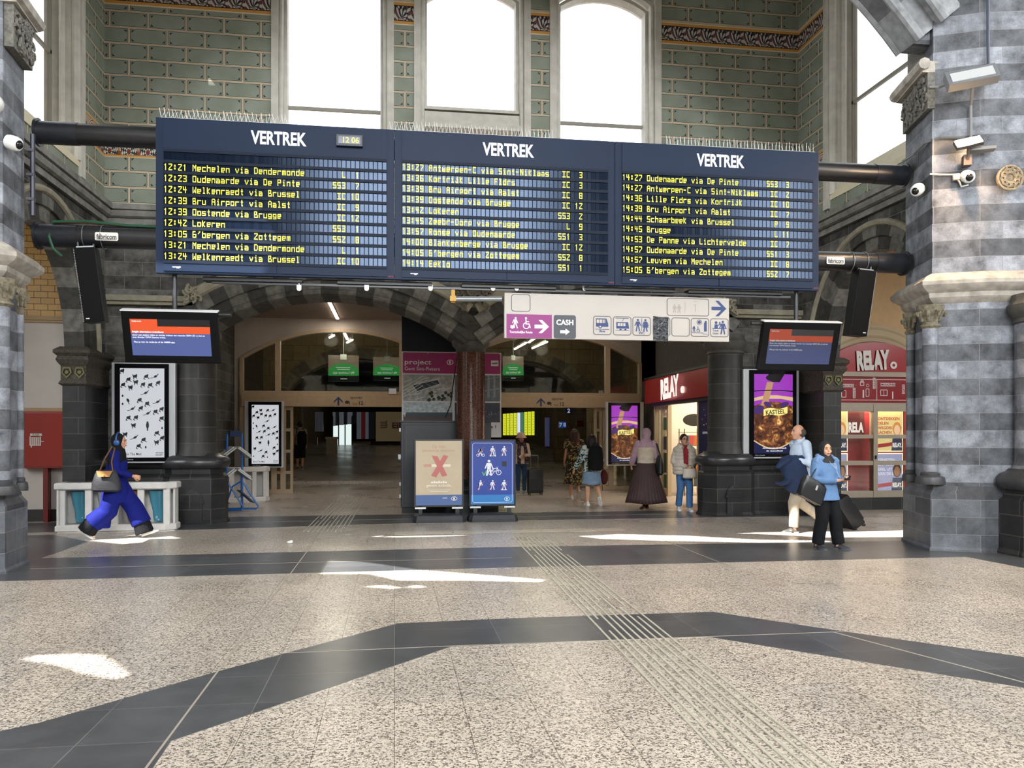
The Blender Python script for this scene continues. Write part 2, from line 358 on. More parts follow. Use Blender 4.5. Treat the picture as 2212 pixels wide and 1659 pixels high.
def painted():
    """painted ashlar: green blocks, dark inner line, cream joints, corner triangles, two leaf friezes"""
    m, nt, p = newmat('painted_ashlar'); u, v = uvsplit(nt); BW, BH = .664, .2915
    row = M(nt, 'FLOOR', M(nt, 'DIVIDE', M(nt, 'ADD', v, .02), BH)); off = M(nt, 'MULTIPLY', M(nt, 'MODULO', M(nt, 'ADD', row, 100.), 2.), .5)
    fu = M(nt, 'FRACT', M(nt, 'ADD', M(nt, 'ADD', M(nt, 'DIVIDE', u, BW), off), 50.2)); fv = M(nt, 'FRACT', M(nt, 'DIVIDE', M(nt, 'ADD', v, .02), BH))
    du = M(nt, 'MULTIPLY', M(nt, 'MINIMUM', fu, M(nt, 'SUBTRACT', 1., fu)), BW); dv = M(nt, 'MULTIPLY', M(nt, 'MINIMUM', fv, M(nt, 'SUBTRACT', 1., fv)), BH)
    e = M(nt, 'MINIMUM', du, dv)
    n = N(nt, 'TexNoise', {'Vector': N(nt, 'UVMap').outputs[0], 'Scale': 1.6, 'Detail': 6.}).outputs[0]
    g = MIX(nt, N(nt, 'MapRange', {0: n, 1: .3, 2: .7}).outputs[0], hexc('7b8273'), hexc('90968a'))
    tri = M(nt, 'MULTIPLY', M(nt, 'GREATER_THAN', M(nt, 'MINIMUM', du, dv), .044), M(nt, 'LESS_THAN', M(nt, 'ADD', du, dv), .136))
    c = MIX(nt, tri, g, hexc('2e3636'))
    c = MIX(nt, M(nt, 'LESS_THAN', e, .025), c, hexc('23201d')); c = MIX(nt, M(nt, 'LESS_THAN', e, .017), c, hexc('cdbfa6')); c = MIX(nt, M(nt, 'LESS_THAN', e, .003), c, hexc('8c6e55'))
    for z0, z1, kind in ((9.42, 9.87, 0), (6.65, 7.13, 1)):
        t = M(nt, 'DIVIDE', M(nt, 'SUBTRACT', v, z0), z1 - z0); PW = .305 if kind == 0 else .33
        x = M(nt, 'SUBTRACT', M(nt, 'FRACT', M(nt, 'ADD', M(nt, 'DIVIDE', u, PW), 40.)), .5); ax = M(nt, 'ABSOLUTE', x)
        y = M(nt, 'SUBTRACT', t, .28) if kind == 0 else M(nt, 'SUBTRACT', t, .22)
        ang = M(nt, 'ARCTAN2', y, x); rad = M(nt, 'SQRT', M(nt, 'ADD', M(nt, 'MULTIPLY', x, x), M(nt, 'MULTIPLY', y, y)))
        if kind == 0:   # curled acanthus leaves, alternately upright and hanging
            wv = M(nt, 'SINE', M(nt, 'ADD', M(nt, 'MULTIPLY', ang, 9.), M(nt, 'MULTIPLY', rad, 14.)))
            s = M(nt, 'ADD', t, M(nt, 'MULTIPLY', M(nt, 'COSINE', M(nt, 'MULTIPLY', x, 6.283)), .3)); curl = M(nt, 'SINE', M(nt, 'MULTIPLY', s, 17.))
            pc = MIX(nt, M(nt, 'GREATER_THAN', M(nt, 'ADD', wv, M(nt, 'MULTIPLY', curl, .8)), .15), hexc('26232a'), hexc('b9b2ac')); pc = MIX(nt, M(nt, 'MULTIPLY', M(nt, 'LESS_THAN', curl, -.55), M(nt, 'GREATER_THAN', ax, .2)), pc, hexc('6d4744'))
        else:           # round arches with flowers
            wv = M(nt, 'SINE', M(nt, 'MULTIPLY', ang, 8.))
            pc = MIX(nt, M(nt, 'GREATER_THAN', M(nt, 'ADD', wv, M(nt, 'SINE', M(nt, 'MULTIPLY', rad, 60.))), .1), hexc('2c2b2c'), hexc('c3bfb4')); pc = MIX(nt, M(nt, 'GREATER_THAN', rad, .42), pc, hexc('c9bda8'))
            pc = MIX(nt, M(nt, 'GREATER_THAN', M(nt, 'SINE', M(nt, 'MULTIPLY', M(nt, 'MULTIPLY', rad, M(nt, 'GREATER_THAN', rad, .4)), 70.)), .2), pc, hexc('7c4a3c')); pc = MIX(nt, M(nt, 'LESS_THAN', rad, .09), pc, hexc('7a3527'))
            pc = MIX(nt, M(nt, 'MULTIPLY', M(nt, 'GREATER_THAN', ax, .41), M(nt, 'LESS_THAN', t, .24)), pc, hexc('8a4a22'))
        edge = M(nt, 'MINIMUM', t, M(nt, 'SUBTRACT', 1., t))
        pc = MIX(nt, M(nt, 'LESS_THAN', edge, .2 if kind == 0 else .1), pc, hexc('191816')); pc = MIX(nt, M(nt, 'LESS_THAN', edge, .17 if kind == 0 else .09), pc, hexc('c7924a')); pc = MIX(nt, M(nt, 'LESS_THAN', edge, .05 if kind == 0 else .02), pc, hexc('d8c6ac'))
        c = MIX(nt, M(nt, 'MULTIPLY', M(nt, 'GREATER_THAN', t, 0.), M(nt, 'LESS_THAN', t, 1.)), c, pc)
    nt.links.new(c, p.inputs['Base Color']); p.inputs['Roughness'].default_value = .7; p.inputs['Specular IOR Level'].default_value = .25
    nt.links.new(N(nt, 'Bump', {'Height': n, 'Strength': .1, 'Distance': .02}).outputs[0], p.inputs['Normal'])
    return m
PAINTED = painted()

def seg_arc(cx, cz, R, a0, a1, n): return [(cx + R * sin(a0 + (a1 - a0) * i / n), cz + R * cos(a0 + (a1 - a0) * i / n)) for i in range(n + 1)]
AH, AR, AZ = 2.4, 4.0, .24                  # the two big arches: half span, radius, height of the centre
AA = math.asin(AH / AR); ACX = (XC - 2.7, XC + 2.7)
# lower back wall with two openings
pts = [(XL, 0), (ACX[0] - AH, 0)] + seg_arc(ACX[0], AZ, AR, -AA, AA, 28) + seg_arc(ACX[1], AZ, AR, -AA, AA, 28) + [(ACX[1] + AH, 0), (XR, 0), (XR, 5.75), (XL, 5.75)]
mb = MB(); mb.prism([(x, YB, z) for x, z in pts], (0, .75, 0)); struct(mb.build('wall_back', ST_BACK))
# moulded orders round each arch, voussoir by voussoir
mb = MB()
for k, cx in enumerate(ACX):
    for R0, R1, y0, y1, nv in ((AR - .02, AR + .27, YB - .06, YB + .8, 17), (AR + .27, AR + .52, YB - .13, YB + .1, 19)):
        mx = math.asin(min(.99, 2.69 / R1)); mn = -mx
        for i in range(nv):
            a0, a1 = mn + (mx - mn) * i / nv, mn + (mx - mn) * (i + 1) / nv; mb.m = (i + k) % 2
            p = seg_arc(cx, AZ, R0, a0, a1, 3) + seg_arc(cx, AZ, R1, a1, a0, 3); mb.prism([(x, y0, z) for x, z in p], (0, y1 - y0, 0))
            if R0 < AR: # rolled edge
                q = seg_arc(cx, AZ, R0 + .06, a0, a1, 3); mb.tube([(x, y0 - .01, z) for x, z in q], .055, 8)
    mb.m = 2; hm = math.asin(2.66 / 4.64); lo = math.acos((4.07 - AZ) / 4.6)
    q = seg_arc(cx, AZ, 4.62, -lo if k == 0 else -hm, hm if k == 0 else lo, 24)
    mb.tube([(x, YB - .14, z) for x, z in q], .07, 8, flat=1.5)
mb.m = 2; mb.box(XL, -3.65, YB - .2, YB + .02, 4.02, 4.12); mb.box(6.65, XR, YB - .2, YB + .02, 4.02, 4.12); mb.box(XL, -3.65, YB - .13, YB + .02, 3.96, 4.03); mb.box(6.65, XR, YB - .13, YB + .02, 3.96, 4.03)
struct(mb.build('trim_1', [V_DARK, V_LITE, HOOD], smooth=True, angle=35))
# carved stops at the ends of the hood and the carved clump over the column
for nm, (x, z), r, lb in (('carved_stop', (-3.62, 4.16), .2, 'carved scroll stop at the left end of the arch hood moulding'), ('carved_stop', (6.62, 4.16), .2, 'carved scroll stop at the right end of the arch hood moulding'), ('carved_boss', (XC, 4.22), .36, 'dark carved foliage clump over the red granite column')):
    mb = MB(); rr = random.Random(nm + str(x))
    for i in range(26 if r > .3 else 12):
        a = rr.uniform(0, 6.28); q = r * rr.uniform(.1, .95); c = Vector((x + q * cos(a), YB - .2 - rr.uniform(0, .08), z + q * sin(a) * .75))
        mb.tube([c + Vector((.07 * (1 - t / 9) * cos(t * .8 + a), -.01 * t / 3, .07 * (1 - t / 9) * sin(t * .8 + a))) for t in range(9)], [.03 * (1 - t / 14) for t in range(9)], 6)
    mb.box(x - r * .7, x + r * .7, YB - .17, YB + .02, z - r * .5, z + r * .5)
    tag(mb.build(nm, HOOD if r < .3 else CARVE, smooth=True), lb, 'stone carving')

# upper back wall with three windows
WX, WG, WS = (XC - 2.64, XC, XC + 2.64), .88, 1.13
mb = MB(); xs = [XL] + [x + s * WS for x in WX for s in (-1, 1)] + [XR]
for i in range(0, 8, 2): mb.box(xs[i], xs[i + 1], YB, YB + .5, 5.7, 13.6)
for x in WX: mb.box(x - WS, x + WS, YB, YB + .5, 5.7, 6.1); mb.box(x - WS, x + WS, YB, YB + .5, 10.75, 13.6)
struct(mb.build('wall_back_upper', PAINTED))
GLASS = glassmat('window_glass'); LEAD = mat('8d897f', .5)
def arc_top(x, h, zs, rise, n=14):
    R = (h * h + rise * rise) / (2 * rise); a = math.asin(h / R); return [(x + R * sin(-a + 2 * a * i / n), zs + rise - R + R * cos(-a + 2 * a * i / n)) for i in range(n + 1)]
def window(k, x):
    r = struct(thing('window_%d' % (k + 1), None, None, (x, YB, 6.1)))
    for nm, h0, h1, y0, y1, z in (('outer_surround', 1.13, 1.0, -.05, .3, 10.22), ('moulded_jamb', 1.0, .93, .06, .3, 10.17), ('inner_jamb', .93, .87, .2, .5, 10.12)):
        mb = MB(); o = arc_top(x, h0, z + (h0 - .87) * .4, .27 + (h0 - .87) * .9); i = arc_top(x, h1, z + (h1 - .87) * .4, .27 + (h1 - .87) * .9)
        po = [(x - h0, 6.1)] + o + [(x + h0, 6.1)]; pi_ = [(x - h1, 6.1)] + i + [(x + h1, 6.1)]
        if nm == 'outer_surround': po = [(px, 10.8 if 10.0 < pz else pz) for px, pz in po]
        for a in range(len(po) - 1): mb.prism([(po[a][0], YB + y0, po[a][1]), (pi_[a][0], YB + y0, pi_[a][1]), (pi_[a + 1][0], YB + y0, pi_[a + 1][1]), (po[a + 1][0], YB + y0, po[a + 1][1])], (0, y1 - y0, 0))
        if nm == 'moulded_jamb':
            for s in (-1, 1): mb.tube([(x + s * .965, YB + .05, 6.1), (x + s * .965, YB + .05, 10.17)], .04, 8)
        mb.build(nm, JAMB, r, smooth=True, angle=30)
    mb = MB(); mb.box(x - .93, x + .93, YB + .1, YB + .5, 6.05, 6.4); mb.build('sill', JAMB, r)
    mb = MB(); mb.box(x - .87, x + .87, YB + .38, YB + .44, 7.85, 7.91)
    if k == 1:
        mb.box(x - .93, x + .93, YB + .1, YB + .44, 7.61, 7.85); mb.box(x - .93, x + .93, YB - .02, YB + .44, 7.51, 7.61); mb.box(x - .93, x + .93, YB + .1, YB + .44, 7.89, 7.95)
    mb.build('transom', JAMB if k == 1 else LEAD, r)
    mb = MB(); mb.prism([(px, YB + .42, pz) for px, pz in [(x - .87, 6.4)] + arc_top(x, .87, 10.12, .27) + [(x + .87, 6.4)]], (0, .01, 0)); mb.build('pane', GLASS, r)
for k, x in enumerate(WX): window(k, x)

# side walls of the bay: arch below, window above
SCY, SH, SZ, SRISE = 12.95, 1.6, 2.95, 1.85
def s_arc(h, rise, n=24): return [(SCY - h * cos(pi * i / n), SZ + rise * sin(pi * i / n)) for i in range(n + 1)]
for side, X, s in (('left', XL, -1), ('right', XR, 1)):
    p = [(10.6, 0), (SCY - SH, 0)] + s_arc(SH, SRISE) + [(SCY + SH, 0), (YB + .4, 0), (YB + .4, 5.75), (10.6, 5.75)]
    mb = MB(); mb.prism([(X, y, z) for y, z in p], (s * .28, 0, 0)); struct(mb.build('wall_' + side, ST_BACK))
    mb = MB(); nv = 15
    for (h0, h1, r0, r1, x0, x1) in ((SH - .02, SH + .22, SRISE - .02, SRISE + .2, -.04, .28), (SH + .22, SH + .42, SRISE + .2, SRISE + .38, -.09, .1)):
        A, B = s_arc(h0, r0, 45), s_arc(h1, r1, 45)
        for i in range(45): mb.m = (i // 3) % 2; mb.prism([(X + s * x0, *A[i]), (X + s * x0, *A[i + 1]), (X + s * x0, *B[i + 1]), (X + s * x0, *B[i])], (s * (x1 - x0), 0, 0))
    mb.m = 2; mb.tube([(X - s * .1, y, z) for y, z in s_arc(SH + .46, SRISE + .43)], .055, 8)
    struct(mb.build('trim_2' if side == 'left' else 'trim_3', [V_DARK, V_LITE, HOOD], smooth=True, angle=35))
    # string course running round the bay
    mb = MB(); c0, c1 = sorted((X, X - s * .2)); mb.box(c0, c1, 10.6, YB, 5.66, 5.76); mb.tube([(X - s * .1, 10.6, 5.6), (X - s * .1, YB, 5.6)], .075, 8); c0, c1 = sorted((X, X - s * .07)); mb.box(c0, c1, 10.6, YB, 5.42, 5.56)
    struct(mb.build('trim_4' if side == 'left' else 'trim_5', CORN, smooth=True, angle=35))
    # upper side wall round its window
    W0, W1, ZB = 11.35, 14.35, 6.15; mb = MB(); x0, x1 = sorted((X, X + s * .5))
    for y0, y1, z0, z1 in ((10.6, W0, 5.7, 13.6), (W1, YB + .5, 5.7, 13.6), (W0, W1, 5.7, ZB), (W0, W1, 11.2, 13.6)): mb.box(x0, x1, y0, y1, z0, z1)
    struct(mb.build('wall_%s_upper' % side, PAINTED))
    r = struct(thing('window_%d' % (4 if s < 0 else 5), None, None, (X, SCY, ZB)))
    mb = MB()
    for y, d in ((W1, -1), (W0, 1)):
        mb.box(x0, x1, y, y + d * .07, ZB, 11.2); a, b_ = sorted((X - s * .05, X + s * .12)); mb.box(a, b_, y - .02 * d, y - .2 * d, ZB - .25, 11.2); mb.tube([(X + s * .02, y + d * .03, ZB), (X + s * .02, y + d * .03, 11.2)], .07, 8); mb.tube([(X + s * .22, y + d * .08, ZB + .1), (X + s * .22, y + d * .08, 11.2)], .05, 8)
    mb.build('jamb', JAMB, r, smooth=True, angle=30)
    mb = MB(); mb.prism([(X - s * .02, W0, ZB - .1), (X - s * .02, W0, ZB), (X + s * .4, W0, 6.6), (X + s * .5, W0, 6.6), (X + s * .5, W0, ZB - .1)], (0, W1 - W0, 0)); mb.build('sill', CREAM, r)
    mb = MB(); a, b_ = sorted((X + s * .38, X + s * .43)); mb.box(a, b_, W0, W1, 7.86, 7.92); mb.box(a, b_, W0, W0 + .05, 6.6, 11.2); mb.box(a, b_, W1 - .12, W1 - .07, 6.6, 11.2); mb.build('transom', LEAD, r)
    mb = MB(); mb.box(X + s * .40, X + s * .41, W0, W1, 6.6, 11.2); mb.build('pane', GLASS, r)
mb = MB(); mb.box(XL, XR, YB - .2, YB, 5.66, 5.76); mb.tube([(XL, YB - .1, 5.6), (XR, YB - .1, 5.6)], .075, 8); mb.box(XL, XR, YB - .07, YB, 5.42, 5.56); struct(mb.build('trim_6', CORN, smooth=True, angle=35))

# ceilings, the hall round the camera, with unseen holes shaped to cast the floor's sun patches
mb = MB(); mb.box(XL - .5, XR + .5, 10.2, 16.2, 13.6, 13.8); struct(mb.build('ceiling', mat('b9b2a2', .8)))
HZ = 16.0; sh = SUN_DIR * (HZ / SUN_DIR.z)
patches = [[(693, 1240), (712, 1211), (790, 1215), (905, 1231), (1060, 1243), (1175, 1252), (1170, 1257), (1000, 1254), (860, 1254), (800, 1240)],
           [(50, 1424), (75, 1416), (160, 1413), (215, 1415), (245, 1432), (274, 1458), (255, 1466), (215, 1460), (170, 1450), (140, 1438)],
           [(785, 1267), (830, 1264), (868, 1270), (845, 1272)], [(876, 1268), (900, 1264), (921, 1268), (900, 1270)],
           [(1250, 1158), (1340, 1154), (1480, 1157), (1640, 1166), (1790, 1168), (1800, 1173), (1640, 1172), (1430, 1168), (1300, 1164)],
           [(1590, 1152), (1640, 1150), (1850, 1147), (1960, 1145), (1960, 1160), (1780, 1161), (1700, 1156)],
           [(750, 1158), (880, 1157), (960, 1149), (1085, 1145), (1080, 1150), (980, 1158), (860, 1161)], [(195, 1168), (330, 1150), (420, 1170), (330, 1182)]]
bm = bmesh.new(); es = []
def loop(P):
    vs = [bm.verts.new(p) for p in P]
    for i in range(len(vs)): es.append(bm.edges.new((vs[i], vs[(i + 1) % len(vs)])))
loop([(-24, -15, HZ), (22, -15, HZ), (22, 11, HZ), (-24, 11, HZ)])
for pt in patches: loop([tuple(PZ(*q) + sh) for q in pt])
bmesh.ops.triangle_fill(bm, use_beauty=True, use_dissolve=False, edges=es)
me = bpy.data.meshes.new('ceiling_hall'); bm.to_mesh(me); bm.free(); o = bpy.data.objects.new('ceiling_hall', me); COL.objects.link(o); me.materials.append(mat('a8a193', .8)); struct(o)
HALLW = stone('stone_hall', '6d6a63', '8c897f', '99958c', .8, .4, .2)
mb = MB(); mb.box(-24, 22, -15, -14, 0, 6.5); mb.box(-24, -3.6, -15, -14, 6.5, 16); mb.box(7, 15.6, -15, -14, 6.5, 16); mb.box(19.2, 22, -15, -14, 6.5, 16); mb.box(-4, 7, -15, -14, 14.2, 16); struct(mb.build('wall_hall_rear', HALLW))
mb = MB(); mb.box(-25, -24, -15, 11, 0, 16); struct(mb.build('wall_hall_left', HALLW))
mb = MB(); mb.box(22, 23, -15, 11, 0, 16); struct(mb.build('wall_hall_right', HALLW))
mb = MB(); mb.box(-24, -9, 10.2, 11, 6.2, 16); mb.box(-9, -4.7, 10.25, 10.85, 6.2, 16); mb.box(11.5, 22, 10.2, 11, 6.2, 16); mb.box(7.5, 11.5, 10.3, 11, 6.2, 16); struct(mb.build('wall_hall_front', HALLW))
# the transverse arch that spans the mouth of the bay
RC, RR = 2.49, 7.3; am = math.asin(5.68 / RR); q = seg_arc(XC, RC, RR, -am, am, 40)
mb = MB(); mb.prism([(x, 10.4, z) for x, z in q + [(XC + 6.4, q[-1][1]), (XC + 6.4, 16), (XC - 6.4, 16), (XC - 6.4, q[0][1])]], (0, .3, 0)); struct(mb.build('wall_arch', ST_PIER))
mb = MB()
for R0, R1, y0, y1 in ((RR - .02, RR + .35, 10.3, 10.7), (RR + .35, RR + .7, 10.15, 10.7)):
    for i in range(24):
        a0, a1 = -am + 2 * am * i / 24, -am + 2 * am * (i + 1) / 24; mb.m = i % 2
        mb.prism([(x, y0, z) for x, z in seg_arc(XC, RC, R0, a0, a1, 2) + seg_arc(XC, RC, R1, a1, a0, 2)], (0, y1 - y0, 0))
mb.m = 1
for R0, y0 in ((RR + .02, 10.28), (RR + .36, 10.13), (RR + .02, 10.72)): mb.tube([(x, y0, z) for x, z in seg_arc(XC, RC, R0, -am, am, 40)], .07, 8)
struct(mb.build('trim_7', [mat('5f6165', .7, noise=.3, bump=.2), mat('85888c', .7, noise=.3, bump=.2)], smooth=True, angle=35))

# aisles behind the side arches
YEL = stone('yellow_glazed_brick', 'c39a54', 'd3ab62', '5d4526', .24, .115, .0, rough=.35, grime=.12, msize=.006)
mb = MB(); mb.box(-12, XL, 16.1, 16.4, 3.74, 6.2); struct(mb.build('wall_aisle_left_upper', YEL))
mb = MB(); mb.box(-12, XL, 16.1, 16.4, 0, 3.74); struct(mb.build('wall_aisle_left', WHITE))
mb = MB(); mb.box(-12, XL, 16.05, 16.12, 3.68, 3.8); mb.box(-12, XL, 16.02, 16.12, 3.72, 3.75); mb.box(-12, XL, 16.08, 16.12, 2.02, 2.1); struct(mb.build('trim_8', mat('b59a72', .6)))
mb = MB(); mb.box(-12, XL, 16.07, 16.12, 0, .22); struct(mb.build('baseboard_left', mat('2c2a2a', .5)))
SX0, SX1 = PY(1797, 900, 16.05).x, 11.15; SC_ = (SX0 + SX1) / 2; SH_ = (SX1 - SX0) / 2
def arc_top(x, h, zs, rise, n=14):
    R = (h * h + rise * rise) / (2 * rise); a = math.asin(h / R); return [(x + R * sin(-a + 2 * a * i / n), zs + rise - R + R * cos(-a + 2 * a * i / n)) for i in range(n + 1)]
mb = MB(); mb.prism([(x, 16.15, z) for x, z in [(XR, 0), (SX0, 0)] + arc_top(SC_, SH_, 3.28, .3) + [(SX1, 0), (15, 0), (15, 6.2), (XR, 6.2)]], (0, .3, 0)); mb.box(SX0 - .3, SX1 + .3, 16.6, 16.7, 0, 4); struct(mb.build('wall_aisle_right', mat('c6a67c', .75, noise=.06)))
mb = MB(); mb.box(-12, XL - .2, 10.9, 16.4, 5.75, 5.9); mb.box(XR + .2, 15, 10.9, 16.4, 5.75, 5.9); struct(mb.build('ceiling_aisles', mat('b9a88a', .8)))
mb = MB(); mb.box(-12.2, -12, 10, 16.4, 0, 6); struct(mb.build('wall_aisle_left_end', WHITE)); mb = MB(); mb.box(15, 15.2, 10, 16.4, 0, 6); struct(mb.build('wall_aisle_right_end', WHITE))

# foyer behind the two arches and the tunnel to the tracks
FL, FR, FY = -4.25, 7.05, 22.6
CEI = mat('8f8278', .8, noise=.05, nscale=2)
mb = MB(); mb.box(FL - .2, FR + .2, YB + .7, FY + .3, 4.75, 4.9); struct(mb.build('ceiling_foyer', CEI))
mb = MB(); mb.box(FL - .3, FL, YB + .7, FY + .2, 0, 4.8); struct(mb.build('wall_foyer_left', ST_DARK))
mb = MB(); mb.box(FR, FR + .1, YB + .7, 16.9, 0, 4.8); mb.box(FR, FR + .1, 16.9, FY + .2, 3.12, 4.8); mb.box(FR, FR + .1, 21.3, FY + .2, 0, 4.8); struct(mb.build('wall_foyer_right', mat('38332f', .7, noise=.2)))
BX = (-1.45, 4.4); BH_, BZ, BR_ = 2.66, 3.65, .84
for k, x in enumerate(BX):      # plaster over each glazed arch
    a = arc_top(x, BH_, BZ, BR_, 24); x0, x1 = (FL, XC) if k == 0 else (XC, FR)
    mb = MB(); mb.prism([(px, FY, pz) for px, pz in [(x0, 0), (x - BH_, 0)] + a + [(x + BH_, 0), (x1, 0), (x1, 4.8), (x0, 4.8)]], (0, .2, 0)); struct(mb.build('wall_foyer_back', [mat('b5aca2', .8, noise=.12, nscale=1.5)]))
mb = MB(); mb.box(FL - 1.2, FR + 1.2, FY + .05, FY + .25, 4.7, 6.5); mb.box(FL - 1.2, FL + .0, FY, FY + .3, 0, 4.8); mb.box(FR + 3.6, FR + 0.05, FY, FY + .3, 0, 6.5); struct(mb.build('wall_foyer_top', CEI))
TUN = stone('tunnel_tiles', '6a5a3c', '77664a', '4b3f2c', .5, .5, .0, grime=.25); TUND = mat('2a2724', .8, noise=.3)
mb = MB(); mb.box(-5.2, -5, FY + .2, 70, 0, 6.5); struct(mb.build('wall_tunnel_left', TUN)); mb = MB(); mb.box(8, 8.2, FY + .2, 70, 0, 6.5); struct(mb.build('wall_tunnel_right', TUN))
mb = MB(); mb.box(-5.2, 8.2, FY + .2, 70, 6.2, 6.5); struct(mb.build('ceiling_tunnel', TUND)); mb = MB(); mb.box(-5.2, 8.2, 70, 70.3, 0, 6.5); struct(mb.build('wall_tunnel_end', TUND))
# stone ribs across the tunnel, seen through the glass
mb = MB()
for Y, h in ((27, 4.9), (33, 4.6)):
    for k, cx in enumerate(ACX):
        hw = 2.45; A, B = arc_top(cx, hw, 2.6 + (Y > 30) * .4, 1.5, 24), arc_top(cx, hw + .45, 2.7 + (Y > 30) * .4, 1.75, 24)
        for i in range(24): mb.m = i // 2 % 2; mb.prism([(A[i][0], Y, A[i][1]), (A[i + 1][0], Y, A[i + 1][1]), (B[i + 1][0], Y, B[i + 1][1]), (B[i][0], Y, B[i][1])], (0, .7, 0))
        mb.m = 2; top = [(cx - 3.0, B[0][1])] + B + [(cx + 3.0, B[-1][1]), (cx + 3.0, 6.3), (cx - 3.0, 6.3)]; mb.prism([(px, Y + .1, pz) for px, pz in top], (0, .5, 0))
        for s in (-1, 1): mb.m = 2; a, b_ = sorted((cx + s * hw, cx + s * 3.0)); mb.box(a, b_, Y, Y + .7, 0, A[0][1])
struct(mb.build('trim_9', [mat('4d463a', .8, noise=.3), mat('6d6453', .8, noise=.3), TUN]))

# ================================================================ PIERS AND COLUMNS
def offset_plan(P, d):
    n = len(P); out = []
    ar = sum(P[i][0] * P[(i + 1) % n][1] - P[(i + 1) % n][0] * P[i][1] for i in range(n)); sg = 1 if ar > 0 else -1
    for i in range(n):
        a, b, c = Vector(P[i - 1]), Vector(P[i]), Vector(P[(i + 1) % n]); e, f_ = (b - a).normalized(), (c - b).normalized()
        n0, n1 = Vector((e.y, -e.x)) * sg, Vector((f_.y, -f_.x)) * sg; m = (n0 + n1); k = m.dot(n0)
        out.append(b + m * (d / max(k, .35)))
    return out if sg > 0 else out
def stack(mb, plan, prof):
    """walls and mouldings of any plan: profile of (offset, z); UV u runs along the wall"""
    ar = sum(plan[i][0] * plan[(i + 1) % len(plan)][1] - plan[(i + 1) % len(plan)][0] * plan[i][1] for i in range(len(plan)))
    if ar < 0: plan = plan[::-1]
    n = len(plan); base = [0]
    for i in range(n): base.append(base[-1] + (Vector(plan[(i + 1) % n]) - Vector(plan[i])).length)
    vs = []; fs = []; us = []
    for d, z in prof: vs += [(*q, z) for q in offset_plan(plan, d)]
    for k in range(len(prof) - 1):
        for i in range(n):
            j = (i + 1) % n; fs.append((k * n + i, k * n + j, (k + 1) * n + j, (k + 1) * n + i)); a, b, z0, z1 = base[i], base[i + 1], prof[k][1], prof[k + 1][1]; us.append([(a, z0), (b, z0), (b, z1), (a, z1)])
    fs.append(list(range(n - 1, -1, -1))); us.append(None); fs.append([(len(prof) - 1) * n + i for i in range(n)]); us.append(None)
    return mb.add(vs, fs, us)
def colonnette(root, x, y, r, z0, z1, cap=.3):
    mb = MB(); mb.lathe([(r, z0), (r, z1)], (x, y, 0), 18); sh_ = mb.build('colonnette', ST_PIER, root, smooth=True)
    mb = MB(); mb.lathe([(r * 1.9, z0 - .06), (r * 1.95, z0 - .02), (r * 1.8, z0 + .04), (r * 1.25, z0 + .06), (r * 1.3, z0 + .09), (r, z0 + .11)], (x, y, 0), 18); mb.build('colonnette_base', mat('3c3d40', .45, noise=.2), sh_, smooth=True)
    mb = MB(); mb.lathe([(r, z1 - .02), (r * 1.35, z1 + .01), (r * 1.3, z1 + .03), (r, z1 + .05), (r * 1.15, z1 + cap * .5), (r * 1.75, z1 + cap * .85), (r * 1.8, z1 + cap)], (x, y, 0), 18)
    for i in range(8):
        a = 2 * pi * i / 8; mb.tube([(x + cos(a) * r * k, y + sin(a) * r * k, z1 + zz) for k, zz in ((1.05, .08), (1.3, .16), (1.7, .22), (1.95, .2), (1.85, .15))], [.02, .028, .03, .026, .016], 6)
    mb.build('colonnette_capital', mat('746d5c', .8, noise=.45, nscale=25, bump=.3), sh_, smooth=True)
def carved_panel(root, P, R, U, wd, hg):
    """undercut leaf carving on a block"""
    P, R, U = Vector(P), Vector(R).normalized(), Vector(U); nrm = R.cross(U); mb = MB(); rr = random.Random(3)
    mb.cbox(P + R * wd / 2 + U * hg / 2 - nrm * .03, wd, .1, hg, Matrix((R, -nrm, U)).transposed())
    for i in range(30):
        x, y, a = rr.uniform(.05, wd - .05), rr.uniform(.05, hg - .05), rr.uniform(0, 6.28); s = rr.choice((-1, 1))
        mb.tube([P + R * (x + .075 * (1 - t / 9) * cos(s * t * .85 + a)) + U * (y + .075 * (1 - t / 9) * sin(s * t * .85 + a)) + nrm * (.03 + .012 * t / 3) for t in range(8)], [.024 * (1 - t / 13) for t in range(8)], 5)
    mb.build('carved_capital', mat('6a6862', .8, noise=.4, nscale=25), root, smooth=True)
IMPOST = mat('a39d94', .7, noise=.3, nscale=7, bump=.15)
